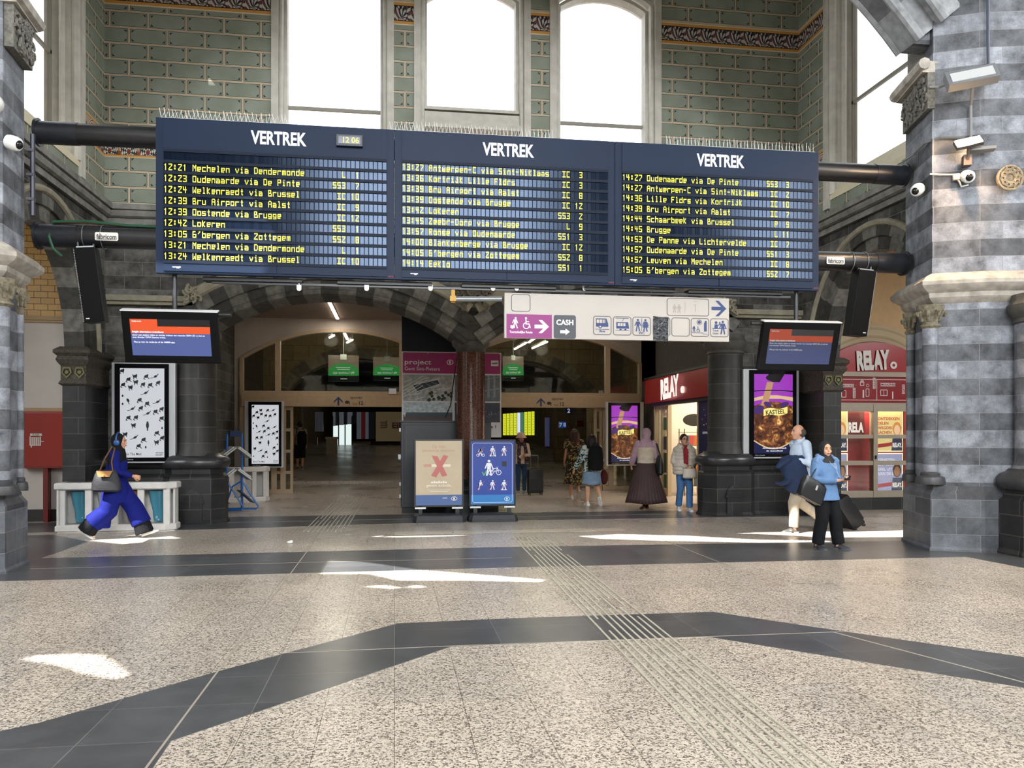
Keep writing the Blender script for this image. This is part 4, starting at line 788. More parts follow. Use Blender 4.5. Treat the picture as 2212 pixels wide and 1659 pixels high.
f = Flat((0, SY - .001, 0)); a, b = sx(1196), sx(1244); f.rrect(a, SB + .005, b, 3.26, .03); cp = f.build('grey_field', SGREY, root)
f = Flat(((a + b) / 2, SY - .0035, SB)); f.text('CASH', 0, .195, .07, .24, bold=.03, align='C'); f.poly([(-.065, .08), (.01, .08), (.01, .12), (-.065, .12)]); f.poly([(.01, .055), (.07, .1), (.01, .145)]); f.build('cash_lettering', mat('e9e9ea', .5), cp)
f = Flat((0, SY - .001, 0)); cx = lambda u0, u1: (sx(u0) + sx(u1)) / 2
c = cx(1282, 1320)                      # bus
f.poly([(c - .09, 3.11), (c + .085, 3.11), (c + .085, 3.15), (c + .06, 3.225), (c - .09, 3.225)]); f.disc(c - .03, 3.11, .024); f.strip([(c - .1, 3.075), (c + .1, 3.075)], .006); f.text('Bus', c, 3.035, .03, .08, bold=.02, align='C')
c2 = cx(1325, 1363); f.poly([(c2 - .085, 3.09), (c2 + .1, 3.09), (c2 + .085, 3.18), (c2 - .085, 3.18)]); f.strip([(c2 - .095, 3.235), (c2 + .09, 3.235)], .008); f.strip([(c2, 3.19), (c2 + .03, 3.235)], .006); f.strip([(c2 - .09, 3.066), (c2 + .1, 3.066)], .006); f.rect(c2 - .04, 3.068, c2 - .01, 3.085); f.rect(c2 + .03, 3.068, c2 + .06, 3.085)
c3 = cx(1367, 1405); pict_person(f, c3 - .055, 3.06, .17); pict_person(f, c3 + .055, 3.06, .17); f.poly([(c3 + .01, 3.11), (c3 + .1, 3.11), (c3 + .06, 3.19), (c3 + .05, 3.19)]); f.strip([(c3, 3.06), (c3, 3.24)], .005); f.text('WC', c3, 3.015, .036, .09, bold=.02, align='C')
c4 = cx(1493, 1531); pict_person(f, c4 - .09, 3.06, .09, .2); pict_wheelchair(f, c4 - .03, 3.06, .08); f.disc(c4 - .01, 3.2, .022); f.ring(c4 - .01, 3.2, .034, .006); f.poly([(c4 + .06, 3.07), (c4 + .1, 3.07), (c4 + .1, 3.22), (c4 + .075, 3.22), (c4 + .06, 3.18)]); f.strip([(c4 - .11, 3.05), (c4 + .04, 3.05), (c4 + .05, 3.035), (c4 + .11, 3.035)], .006)
c5 = cx(1535, 1573); pict_person(f, c5 + .05, 3.04, .19); f.disc(c5 - .05, 3.2, .02); f.poly([(c5 - .075, 3.12), (c5 - .025, 3.12), (c5 - .03, 3.175), (c5 - .07, 3.175)]); f.strip([(c5 - .04, 3.15), (c5 + .005, 3.175)], .012); f.rect(c5 - .005, 3.17, c5 + .015, 3.21); f.strip([(c5 - .105, 3.115), (c5 + .105, 3.115)], .01); f.text('Travel', c5 - .1, 3.075, .026, .085, bold=.02); f.text('Centre', c5 - .1, 3.035, .026, .085, bold=.02)
arrow(f, sx(1553), 3.4, .22, .22, .05); f.build('pictograms', SBLUE, root)
f = Flat((0, SY - .0035, 0)); f.rect(c - .035, 3.17, c - .01, 3.21) if False else None
for cc, xs_ in ((c, (-.085, -.045, .0, .025, .045)), (c2, (-.07, -.03, .01, .05))):
    for k in range(len(xs_) - 1): f.rect(cc + xs_[k] + .004, 3.125 + (cc == c) * .035, cc + xs_[k + 1] - .004, 3.165 + (cc == c) * .045)
f.disc(c - .03, 3.11, .013); f.build('pictogram_windows', mat('aba59f', .45), root)
f = Flat((0, SY - .002, 0)); f.poly([(sx(1411), 2.925), (sx(1443), 2.925), (sx(1444), 3.265), (sx(1427), 3.262), (sx(1411), 3.275)]); f.poly([(sx(1424), 2.93), (sx(1428), 2.93), (sx(1430), 3.2), (sx(1426), 3.26)], 1.); f.build('black_tape_cover', mat('14161d', .25, bump=.5, bscale=20), root)
f = Flat((0, SY - .001, 0)); pict_person(f, sx(1457), 3.33, .12); pict_person(f, sx(1467), 3.33, .12); f.strip([(sx(1502), 3.35), (sx(1502), 3.45), (sx(1499), 3.435)], .008); f.strip([(sx(1480), 3.32), (sx(1480), 3.48)], .004); f.strip([(sx(1497), 3.49), (sx(1507), 3.49)], .005); f.build('faded_pictograms', mat('978f86', .5), root)

# ---------------------------------------------------------------- rails under the boards
root = thing('cable_rail', 'black rail with white hook clips running under the departure boards', 'rail', (1.5, 11.0, 3.6)); 
mb = MB(); mb.box(-2.35, 5.65, 10.97, 11.01, 3.575, 3.605); mb.box(-2.35, 5.65, 11.07, 11.11, 3.60, 3.63); mb.build('rail_bars', BLK, root)
for X0, X1 in ((-2.45, -1.2), (-.75, .5), (.9, 2.2), (2.6, 3.9), (4.1, 5.5)):
    mb = MB(); mb.box(X0, X1, 10.93, 11.12, 3.605, 3.655); mb.build('ballast_box', mat('17181b', .4), root, bevel=.004)
for u in (646, 792, 930, 1065, 1116, 1263, 1407, 1548):
    p = PY(u, 622, 10.95); mb = MB(); mb.prism([(p.x + x, 10.945, p.z + z) for x, z in [(-.03, .04), (.03, .04)] + [(.03 * cos(-pi * k / 8), -.01 + .03 * sin(-pi * k / 8)) for k in range(9)]], (0, .012, 0)); mb.box(p.x - .006, p.x + .006, 10.95, 10.96, p.z, 3.6); mb.build('hook_clip', mat('dcdcda', .4), root)
root = thing('hanging_tube', 'grey tube lamp on yellow hanger in front of the column capital', 'tube lamp', (1.1, 11.0, 3.3)); p0, p1 = PY(978, 646, 11.0), PY(1090, 646, 11.0)
mb = MB(); mb.tube([p0, p1 - Vector((.04, 0, 0))], .036, 14); mb.build('tube', mat('85898c', .3, metal=.4), root, smooth=True)
mb = MB(); mb.box(p0.x - .02, p0.x + .03, 10.98, 11.02, p0.z - .05, 3.6); mb.cbox((p0.x, 10.97, p0.z), .08, .05, .07); mb.build('hanger', mat('b58a2c', .5), root)

# ---------------------------------------------------------------- lamps and cameras on the piers
n = Vector((-.417, -.909, 0)); Rv = Vector((.909, -.417, 0)); Uz = Vector((0, 0, 1)); RM = Matrix((Rv, -n, Uz)).transposed()
def onpier(u, v, off=.0):              # a point on the right pier's front face
    a = Vector((7.34, 10.26, 0)); r = ray(u, v); t = (a - Vector((0, 0, EYE))).dot(n) / r.dot(n); return r * t + Vector((0, 0, EYE)) + n * off
c = onpier(2083, 321, .22); root = thing('lit_floodlight', 'lit flat floodlight glowing on the right pier', 'floodlight', c); tl = RM @ Matrix.Rotation(radians(-35), 3, 'X') @ Matrix.Rotation(radians(-12), 3, 'Y')
mb = MB(); mb.cbox(c, .34, .05, .15, tl); mb.build('housing', mat('3c3a38', .5), root, bevel=.006)
mb = MB(); mb.cbox(c + tl @ Vector((0, -.03, 0)), .31, .012, .125, tl); mb.build('lit_panel', mat('ffd9a0', .5, emit=14), root)
mb = MB(); d = onpier(2085, 352, .08); mb.tube([c + tl @ Vector((0, .02, -.02)), d + n * .05], .02, 8); mb.cbox(d, .1, .12, .14, RM); mb.build('bracket', mat('4c4138', .5), root)
e = onpier(2118, 328, .09); mb = MB(); mb.cbox(e, .3, .16, .04, RM); mb.build('shelf_plate', mat('8d8a86', .5), root)
l = bpy.data.lights.new('floodlight_beam', 'AREA'); l.size = .3; l.size_y = .12; l.shape = 'RECTANGLE'; l.energy = 120; l.color = (1, .66, .36); lo_ = bpy.data.objects.new('floodlight_beam', l); COL.objects.link(lo_); lo_.location = c + tl @ Vector((0, -.06, 0)); lo_.rotation_euler = Vector((.1, -.35, 1)).to_track_quat('Z', 'Y').to_euler()
c = onpier(2083, 192, .36); root = thing('unlit_floodlight', 'wide unlit grey floodlight mounted above the glowing one', 'floodlight', c); tl = RM @ Matrix.Rotation(radians(-28), 3, 'X') @ Matrix.Rotation(radians(-8), 3, 'Y')
mb = MB(); mb.cbox(c, .62, .13, .25, tl); mb.build('housing', mat('6f7276', .5), root, bevel=.01); mb = MB(); mb.cbox(c + tl @ Vector((0, -.068, -.01)), .52, .012, .16, tl); mb.build('lens', mat('b9bdbf', .2), root)
mb = MB(); mb.tube([c + tl @ Vector((.32, .02, .0)), onpier(2133, 165, .06), onpier(2133, 100, .03), onpier(2133, -300, .03)], .022, 8); mb.build('conduit', mat('3e4656', .45), root); mb = MB(); mb.tube([c + tl @ Vector((.0, .02, -.1)), onpier(2095, 230, .05), onpier(2095, 300, .05)], .018, 8); mb.build('lower_conduit', mat('77787a', .45), root)
mb = MB(); mb.tube([c + tl @ Vector((-.3, .03, .0)), onpier(2030, 190, .03), onpier(2006, 190, .03)], .018, 8); mb.build('side_conduit', mat('77787a', .45), root)
def cctv(label, c, dirv, r=.085):
    dirv = Vector(dirv).normalized(); c = Vector(c); root = thing('dome_camera', label, 'security camera', c); R = dirv.to_track_quat('Z', 'Y').to_matrix()
    mb = MB(); k = len(mb.v); mb.rings([[c + R @ Vector((rr_ * cos(2 * pi * i / 20), rr_ * sin(2 * pi * i / 20), z)) for i in range(20)] for rr_, z in ((r * .95, -.1), (r, -.08), (r, .0), (r * .9, .03), (r * .7, .045))]); mb.build('housing', mat('dadad8', .4), root, smooth=True, angle=50)
    mb = MB(); mb.ell(c + dirv * .03, r * .62, r * .62, r * .62, 16, 10); mb.build('lens_dome', mat('0d0d10', .08), root, smooth=True)
cctv('white dome camera on the front face of the right pier, with looped cable', onpier(2088, 387, .1), (-.35, -1, -.5)); cctv('white dome camera on the inner face of the right pier below the pipe end', (7.24, 10.42, 5.03), (-.8, -.5, -.45)); cctv('white dome camera on the left pier just below the upper pipe', (-4.34, 10.12, 4.98), (.85, -.3, -.3)); cctv('white camera cut by the left edge of the view above the pipe', (-4.52, 9.92, 5.38), (.1, -1, -.1), .11)
root = thing('wall_conduit', 'pale cable conduit with junction box looping to the pier dome camera', 'conduit', onpier(2020, 375)); mb = MB(); mb.tube([onpier(2008, 377, .02), onpier(2035, 378, .02), onpier(2060, 378, .02), onpier(2072, 395, .03), onpier(2075, 405, .04), onpier(2090, 402, .05)], .012, 6); mb.build('cable', mat('c9c8c4', .5), root); mb = MB(); mb.cbox(onpier(2064, 384, .03), .08, .06, .08, RM); mb.build('junction_box', mat('c2b59b', .5), root)
root = thing('drain_pipe', 'thin dark downpipe clipped to the left pier by the window', 'pipe', (-4.4, 10.75, 4.2)); mb = MB(); mb.tube([(-4.4, 10.7, 4.3), (-4.4, 10.7, 5.3)], .03, 8); mb.build('pipe_run', mat('252a38', .4), root, smooth=True); mb = MB(); [mb.cbox((-4.42, 10.7, z), .08, .08, .03) for z in (4.5, 4.8, 5.1)]; mb.build('clips', mat('55575c', .4), root)

# ================================================================ POSTERS
def beer():
    m, nt, p = newmat('printed_beer'); tc = N(nt, 'TexCoord').outputs['Object']; n = N(nt, 'TexNoise', {'Vector': tc, 'Scale': 7., 'Detail': 6., 'Distortion': 1.2}).outputs[0]
    r = N(nt, 'ValToRGB', {0: n}); e = r.color_ramp.elements; e[0].position = .3; e[0].color = (*hexc('170b0c'), 1); e[1].position = .75; e[1].color = (*hexc('d9b070'), 1); k = e.new(.5); k.color = (*hexc('4e2c1c'), 1); k = e.new(.62); k.color = (*hexc('83532b'), 1)
    nt.links.new(r.outputs[0], p.inputs['Base Color']); nt.links.new(r.outputs[0], p.inputs['Emission Color']); p.inputs['Emission Strength'].default_value = .55; p.inputs['Roughness'].default_value = .25; return m
BEER = beer()
def pm(h, e=.5): return glow(h, e * 1.25)
def beer_poster(o, w_, h_, par):
    """purple beer advert: bottle neck, stream, rim, label with the lettering KASTEEL"""
    X, Y = (lambda t: t * w_), (lambda t: t * h_); L = .0012
    f = Flat(o, lift=L); f.rect(0, 0, w_, h_); art = f.build('poster', pm('8f35a8', .6), par)
    f = Flat(o, lift=L); P = [(0, .0)] + [(0, .52)] + [(.0 + .04 * k, .60 + .055 * sin(k * .13)) for k in range(26)] + [(1, .5), (1, 0)]; f.poly([(X(a), Y(b)) for a, b in P], 1); f.build('beer', BEER, art)
    f = Flat(o, lift=L); f.poly([(X(a), Y(b)) for a, b in [(0, 0), (1, 0), (1, .17), (.85, .1), (.65, .065), (.4, .065), (.2, .1), (0, .17)]], 2); f.build('navy_foot', pm('1b2148', .45), art)
    f = Flat(o, lift=L); f.strip([(X(t / 12), Y(.16 - .1 * sin(pi * t / 12))) for t in range(13)], .03 * w_, z=3); f.poly([(X(a), Y(b)) for a, b in [(0, .66), (.3, .69), (.7, .69), (1, .66), (1, .71), (.6, .735), (.3, .735), (0, .70)]], 3); f.build('gold_rim', pm('d9b98a', .5), art)
    f = Flat(o, lift=L); f.poly([(X(a), Y(b)) for a, b in [(.33, .9), (.5, .9), (.36, .63), (.16, .58)]], 4); f.build('stream', pm('b98d6c', .5), art)
    f = Flat(o, lift=L); f.disc(X(.5), Y(.955), .2 * w_, .045 * h_, z=5); f.poly([(X(a), Y(b)) for a, b in [(.36, 1), (.78, 1), (.66, .9), (.46, .9)]], 5); f.strip([(X(t / 12), Y(.785 + .012 * sin(pi * t / 12))) for t in range(13)], .025 * w_, z=5); f.build('bottle_neck', pm('17121a', .2), art)
    f = Flat(o, lift=L); f.disc(X(.12), Y(.55), .14 * w_, .05 * h_, z=5, rot=.5); f.disc(X(.34), Y(.62), .1 * w_, .03 * h_, z=5, rot=-.4); f.disc(X(.78), Y(.62), .12 * w_, .03 * h_, z=5, rot=.3); f.build('purple_flourish', pm('4a2f70', .45), art)
    f = Flat(o, lift=L); top = [(.24 + .62 * t / 10, .555 + .03 * t / 10 + .012 * sin(t * .7)) for t in range(11)]; f.poly([(X(a), Y(b)) for a, b in [(a_, b_ - .085) for a_, b_ in top] + top[::-1]], 6); f.build('label', pm('e8d77e', .6), art)
    f = Flat(o, lift=L); f.text('KASTEEL', X(.55), Y(.497), .055 * h_, .5 * w_, bold=.02, align='C', z=7, rot=.07); f.build('label_lettering', pm('2a2438', .2), art)
    f = Flat(o, lift=L); f.text('Alcoholmisbruik schaadt', X(.52), Y(.06), .018 * h_, .62 * w_, bold=.02, align='C', z=7); f.text('de gezondheid', X(.52), Y(.025), .018 * h_, .42 * w_, bold=.02, align='C', z=7); f.build('warning_text', pm('dfe0ea', .6), art)
CRE = [(.05,.03,3),(.34,.09,0),(.59,.09,1),(.80,.09,2),(.19,.125,1),(.36,.155,0),(.52,.18,3),(.68,.185,1),(.86,.16,3),(.07,.185,1),(.24,.215,0),(.58,.275,2),(.06,.31,4),(.18,.36,5),(.44,.355,1),(.61,.395,1),(.85,.375,2),(.06,.40,4),(.28,.455,2),(.47,.445,3),(.63,.505,2),(.80,.485,1),(.94,.455,3),(.19,.555,1),(.36,.55,3),(.94,.56,1),(.31,.64,0),(.62,.64,6),(.83,.725,1),(.95,.67,4),(.12,.74,0),(.34,.775,2),(.53,.8,1),(.95,.78,3),(.83,.83,0),(.42,.87,1),(.58,.885,4),(.07,.87,4)]
def creature_poster(o, w_, h_, par, txt):
    f = Flat(o, lift=.0012); f.rect(0, 0, w_, h_); art = f.build('poster', pm('d3d6dc', .42), par); rr = random.Random(11); f = Flat(o, lift=.0012)
    for x, y, k in CRE:
        px, py, s = x * w_, (1 - y) * h_, .06 * w_; a = rr.uniform(-.5, .5)
        if k in (0, 1, 3): f.disc(px, py, s * .8, s * .6, n=10, z=1, rot=a); f.disc(px + s * .5, py + s * .5, s * .35, n=8, z=1); f.strip([(px - s * .5, py - s * .2), (px - s * .9, py - s * (.9 if k else -.7)), (px - s * .4, py - s * 1.2)], s * .28, z=1); f.strip([(px + s * .3, py - s * .3), (px + s * (1.1 if k == 1 else .5), py - s * .9)], s * .3, z=1)
        elif k == 2: f.disc(px, py, s * .7, s * .45, n=10, z=1, rot=.5); f.strip([(px + s * .4, py + s * .2), (px + s * 1.0, py + s * .9)], s * .3, z=1); f.strip([(px - s * .4, py - s * .2), (px - s * 1.1, py - s * .6), (px - s * 1.9, py - s * .7)], s * .2, z=1)
        elif k == 5: f.disc(px, py, s * .5, s * .8, n=10, z=1, rot=.5); f.strip([(px, py - s * .4), (px + s * .5, py - s * 1.6)], s * .25, z=1)
        elif k == 6: f.disc(px, py, s * .55, s * 1.3, n=12, z=1); f.disc(px, py + s * 1.2, s * .4, n=8, z=1); f.strip([(px, py - s), (px, py - s * 2)], s * .45, z=1)
        else: f.disc(px, py, s * .35, s * .5, n=8, z=1)
    f.text(txt, .06 * w_, .025 * h_, .028 * h_, .42 * w_, bold=.01, z=1); f.text('ARTCRUSH', .8 * w_, .045 * h_, .014 * h_, .18 * w_, bold=.03, z=1); f.text('GALLERY', .8 * w_, .022 * h_, .014 * h_, .17 * w_, bold=.03, z=1); f.build('print', mat('15161a', .5), art)
def ad_cabinet(label, x0, x1, z0, z1, Y, kind, side):
    root = thing('advert_lightbox', label, 'advertising lightbox', ((x0 + x1) / 2, Y, 0 if False else z0)); W = x1 - x0; ew = .1 * W
    mb = MB(); mb.box(x0, x1, Y + .02, Y + .16, z0, z1); fr = mb.build('frame', mat('c6c9cc', .35, metal=.3), root, bevel=.01)
    b0, b1 = (x0 + .05 * W, x1 - ew) if side < 0 else (x0 + ew, x1 - .05 * W)
    mb = MB(); mb.box(b0, b1, Y + .008, Y + .03, z0 + .03, z1 - .02); bz = mb.build('bezel', mat('0b0c0f', .15), root)
    px0, px1, pz0, pz1 = b0 + .085 * W, b1 - .07 * W, z0 + .1, z1 - .1
    (creature_poster if kind == 0 else beer_poster)(Vector((px0, Y + .007, pz0)), px1 - px0, pz1 - pz0, *((root, 'Boris The Mad') if kind == 0 else (root,)))
    f = Flat((px0, Y + .007, z0 + .055)); f.text('Clear Channel', .02, 0, .022, .2); f.build('maker_lettering', mat('b8bcc2', .5), bz)
ad_cabinet('tall backlit poster of black creatures beside the bins under the left monitor', PY(240, 900, 15.14).x, PY(378, 900, 15.14).x, 1.10, 2.88, 15.14, 0, -1)
ad_cabinet('tall backlit purple beer poster on the pier under the right monitor', PY(1607, 900, 15.14).x, PY(1727, 900, 15.14).x, 1.13, 2.9, 15.14, 1, 1)
AY = 21.7
ad_cabinet('smaller backlit creature poster inside the left arch behind the white bin', PY(528, 900, AY).x, PY(612, 900, AY).x, .74, 2.47, AY, 0, 1)
ad_cabinet('smaller backlit purple beer poster inside the right arch', PY(1310, 900, AY).x, PY(1391, 900, AY).x, .74, 2.5, AY, 1, -1)

# ================================================================ GLAZED SCREENS BEHIND THE ARCHES
FRAME = mat('ae9a7e', .5, noise=.05); TGLASS = glassmat('tunnel_glass', (.86, .88, .84), .10, .03)
def screen(k, x, mull, doors):
    x0, x1 = x - BH_, x + BH_; root = struct(thing('door_%d' % (k + 1), None, None, (x, FY, 0))); a = arc_top(x, BH_, BZ, BR_, 24); i_ = arc_top(x, BH_ - .09, BZ, BR_ - .09, 24)
    mb = MB()
    for q in range(24): mb.prism([(a[q][0], FY - .06, a[q][1]), (a[q + 1][0], FY - .06, a[q + 1][1]), (i_[q + 1][0], FY - .06, i_[q + 1][1]), (i_[q][0], FY - .06, i_[q][1])], (0, .2, 0))
    for e in (x0, x1 - .09): mb.box(e, e + .09, FY - .06, FY + .14, 0, BZ)
    mb.box(x0 + .01, x1 - .01, FY - .052, FY + .132, 2.66, 2.78); mb.build('frame', FRAME, root)
    mb = MB(); mb.box(x0 + .05, x1 - .05, FY - .09, FY + .17, 2.36, 2.68); li = mb.build('lintel', mat('b09a7c', .5, noise=.06), root, bevel=.008)
    for m in mull: mb = MB(); zt = BZ + BR_ - (lambda R: R - sqrt(max(R * R - (m - x) ** 2, 0)))((BH_ ** 2 + BR_ ** 2) / (2 * BR_)) - .05; mb.box(m - .07, m + .07, FY - .04, FY + .12, 2.78, zt); mb.build('mullion', FRAME, root)
    mb = MB(); mb.prism([(px, FY + .04, pz) for px, pz in [(x0 + .05, 2.75), (x1 - .05, 2.75)] + i_[::-1]], (0, .01, 0)); mb.build('pane', TGLASS, root)
    tx = PY(752 if k == 0 else 1188, 865, FY - .09).x; f = Flat((tx, FY - .092, 2.36)); f.text('sporen', .06, .215, .075, .32, align='L', bold=.01); f.text('1', .02, .05, .1, bold=.02); f.text('tot', .12, .05, .055, .12); f.text('12', .29, .05, .1, bold=.02); f.disc(-.03, .12, .055, .045); f.build('lintel_lettering', mat('24262b', .5), li)
    f = Flat((tx - .26, FY - .092, 2.36)); arrow(f, 0, .15, .24, .24, .05, pi / 2); f.build('arrow', mat('22396b', .5), li)
    for d0, d1, nb in doors:
        mb = MB(); mb.box(d0, d0 + .07, FY - .03, FY + .07, 0, 2.36); mb.box(d1 - .07, d1, FY - .03, FY + .07, 0, 2.36); mb.box(d0 + .005, d1 - .005, FY - .024, FY + .064, 2.26, 2.355); mb.box(d0 + .005, d1 - .005, FY - .024, FY + .064, .004, .12)
        for q in range(1, nb): zq = 2.3 * q / nb; mb.box(d0 + .005, d1 - .005, FY - .024, FY + .064, zq - .04, zq + .04)
        df = mb.build('door_leaf', FRAME, root); mb = MB(); mb.box(d0 + .05, d1 - .05, FY + .01, FY + .02, .1, 2.3); mb.build('leaf_glass', TGLASS, df)
screen(0, BX[0], (-3.12, .2), [(-4.0, -3.22, 2), (-3.22, -2.98, 4), (-2.98, -2.72, 4)])
screen(1, BX[1], (2.2, 6.05), [(5.66, 5.88, 4), (5.9, 6.15, 4), (6.15, 7.0, 2)])
mb = MB(); p = PY(848, 845, FY - .1); mb.cbox(p, .2, .01, .15); tag(mb.build('paper_notice', mat('e4e4e8', .6)), 'white paper notice stuck on glass above the left lintel', 'notice')
# ceiling light strips
def light_strip(label, x, y0, y1, z, pw, em=14, wd=.07, col='ffe9d2'):
    root = thing('light_strip', label, 'ceiling light', (x, (y0 + y1) / 2, z)); mb = MB(); mb.box(x - wd / 2 - .012, x + wd / 2 + .012, y0, y1, z - .02, z); mb.build('housing', mat('b8b2a6', .5), root)
    mb = MB(); mb.box(x - wd / 2, x + wd / 2, y0, y1, z - .035, z - .02); mb.build('diffuser', mat(col, .5, emit=em), root)
    l = bpy.data.lights.new('strip_light', 'AREA'); l.shape = 'RECTANGLE'; l.size = wd; l.size_y = y1 - y0; l.energy = pw; l.color = (1, .93, .85); o = bpy.data.objects.new('strip_light', l); COL.objects.link(o); o.location = (x, (y0 + y1) / 2, z - .05)
light_strip('long glowing light strip on the ceiling inside the left arch', -1.52, 18.2, 22.35, 4.75, 20)
light_strip('glowing light strip on the ceiling inside the right arch, mostly behind the sign', 4.5, 18.2, 22.35, 4.75, 17)
mb = MB(); p = PY(757, 655, 17.2); root = thing('ceiling_spot', 'small black cylinder spotlight under the ceiling inside the left arch', 'spotlight', (p.x, 17.2, 4.75)); mb.tube([(p.x, 17.2, 4.75), (p.x, 17.2, 4.6)], .012, 6); mb.build('stem', BLK, root); mb = MB(); mb.tube([(p.x, 17.2, 4.6), (p.x, 17.2, 4.36)], .06, 14); mb.build('can', BLK, root, smooth=True)
def tube_lamp(label, a, b, pw):
    a, b = Vector(a), Vector(b); root = thing('fluorescent_lamp', label, 'ceiling light', a); mb = MB(); mb.tube([a, b], .03, 8); mb.build('tube', mat('fff4dc', .5, emit=10), root); mb = MB(); mb.tube([a + Vector((0, 0, .06)), b + Vector((0, 0, .06))], .05, 6)
    mb.tube([a, Vector((a.x, a.y, 6.2))], .012, 6); mb.tube([b, Vector((b.x, b.y, 6.2))], .012, 6); mb.build('batten', mat('6a655c', .6), root)
    l = bpy.data.lights.new('tube_light', 'POINT'); l.energy = pw; l.shadow_soft_size = .2; l.color = (1, .93, .78); o = bpy.data.objects.new('tube_light', l); COL.objects.link(o); o.location = (a + b) / 2 - Vector((0, .3, .15))
tube_lamp('short bright tube lamp in the tunnel seen through the left glazed arch', (-1.95, 25.2, 4.55), (-1.75, 24.2, 4.5), 26); tube_lamp('thin tube lamp beside the brighter one through the left glazed arch', (-1.45, 25.6, 4.45), (-1.25, 24.8, 4.45), 10)
tube_lamp('bright tube lamp in the tunnel seen through the right glazed arch', PY(1150, 752, 25.5), PY(1182, 738, 24.5), 26); tube_lamp('thin tube lamp left of the brighter one through the right glazed arch', PY(1112, 754, 25.5), PY(1137, 740, 24.6), 8)
for k, Y in enumerate((31, 39, 52)): tube_lamp(('tube lamp over the ramp in the middle of the tunnel', 'tube lamp farther down the tunnel ramp', 'farthest tube lamp at the tunnel end')[k], (1.4, Y, 5.9), (1.4, Y + 1.5, 5.9), 26)
# hanging green adverts (we see their mirrored back) behind the glass; the second stands in for a reflection
for lb, u0, u1, v0, v1, Y in (('hanging green advert behind the left glazed arch, nearer the centre lamp', 709, 775, 768, 824, 25.4), ('reflection of the hanging green advert by the column, built as a panel', 806, 866, 772, 822, 26.2), ('hanging green advert behind the right glazed arch', 1086, 1131, 770, 822, 25.4)):
    a, b = PY(u0, v1, Y), PY(u1, v0, Y); root = thing('hanging_advert', lb, 'advert', ((a.x + b.x) / 2, Y, b.z)); w_, h_ = b.x - a.x, b.z - a.z
    mb = MB(); mb.box(a.x, b.x, Y, Y + .03, a.z, b.z); mb.build('panel', pm('8f7d66', .25), root); f = Flat((a.x, Y - .001, a.z)); f.rect(0, 0, w_, h_ * .22); f.build('dark_foot', pm('15211f', .05), root)
    f = Flat((a.x, Y - .001, a.z)); f.poly([(0, h_ * .22), (w_, h_ * .22), (w_, h_ * .45)] + [(w_ * (.5 + .5 * cos(t)), h_ * (.4 + .3 * sin(t))) for t in [pi * i / 10 for i in range(11)]] + [(0, h_ * .4)], 1); g = f.build('green_field', pm('2f8a3f', .45), root)
    f = Flat((a.x, Y - .004, a.z)); f.text('My Luminus app', w_ * .5, h_ * .3, h_ * .09, w_ * .7, align='C', bold=.02, mirror=True); f.rect(w_ * .3, h_ * .45, w_ * .7, h_ * .48); f.rect(w_ * .25, h_ * .52, w_ * .72, h_ * .55); f.rect(w_ * .4, h_ * .09, w_ * .62, h_ * .12); f.build('mirrored_lettering', pm('cfe0d0', .3), g)
    mb = MB(); mb.tube([((a.x + b.x) / 2, Y, b.z), ((a.x + b.x) / 2, Y, 6.2)], .008, 5); mb.cbox(((a.x + b.x) / 2, Y - .01, b.z - .05), w_ * .2, .04, h_ * .2); mb.build('hanger', mat('a9b0aa', .4), root)

# ================================================================ INSIDE THE TUNNEL
def rz_(y): return .1 + max(0, y - 26.6) * .95 / 19.4 if y > 26.6 else 0
Y = 33.; a, b = PY(1086, 940, Y), PY(1155, 888, Y); root = thing('timetable_board', 'lit board of yellow timetable sheets above the woman in the bucket hat', 'timetable board', ((a.x + b.x) / 2, Y, a.z))
mb = MB(); mb.prism([(a.x - .05, Y, a.z - .05), (b.x + .16, Y, a.z - .05), (b.x + .16, Y, b.z + .03), (a.x - .05, Y, b.z - .12)], (0, .15, 0)); mb.build('case', mat('3c3d3f', .5), root); n_ = 9
for k in range(n_):
    xa, xb = a.x + (b.x - a.x) * k / n_ + .01, a.x + (b.x - a.x) * (k + 1) / n_ - .01; f = Flat((0, Y - .002, 0)); zt = b.z - .12 * (1 - k / n_); f.rect(xa, a.z, xb, zt); sh_ = f.build('timetable_sheet', pm('c9cf2e' if k not in (4, 5) else ('cdd6e4' if k == 4 else '3f6f55'), .55), root)
    if k not in (4, 5): f = Flat((0, Y - .005, 0)); [f.rect(xa + .02 + random.uniform(0, .05), a.z + q * (zt - a.z) / 9, xb - .03, a.z + q * (zt - a.z) / 9 + .012) for q in range(1, 9)]; f.build('sheet_print', mat('4a4d14', .6), sh_)
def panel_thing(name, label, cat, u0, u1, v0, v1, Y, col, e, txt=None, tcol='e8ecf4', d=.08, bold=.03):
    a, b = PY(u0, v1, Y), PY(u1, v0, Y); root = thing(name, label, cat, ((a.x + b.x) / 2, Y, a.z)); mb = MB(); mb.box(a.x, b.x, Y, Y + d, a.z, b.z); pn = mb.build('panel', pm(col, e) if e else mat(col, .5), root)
    if name == 'platform_sign': mb = MB(); [mb.tube([(x, Y + .04, b.z), (x, Y + .04, 6.2)], .008, 5) for x in (a.x + .04, b.x - .04)]; mb.build('hanger_rods', BLK, root)
    if txt: f = Flat(((a.x + b.x) / 2, Y - .002, (a.z + b.z) / 2)); h = (b.z - a.z) * .6; f.text(txt, 0, -h / 2, h, align='C', bold=bold); f.build('sign_lettering', mat(tcol, .5, emit=.15), pn)
    return root
panel_thing('platform_sign', 'navy platform sign with number 2 hanging under the right lintel', 'sign', 1220, 1237, 880, 894, 26, '16264f', .05, '2')
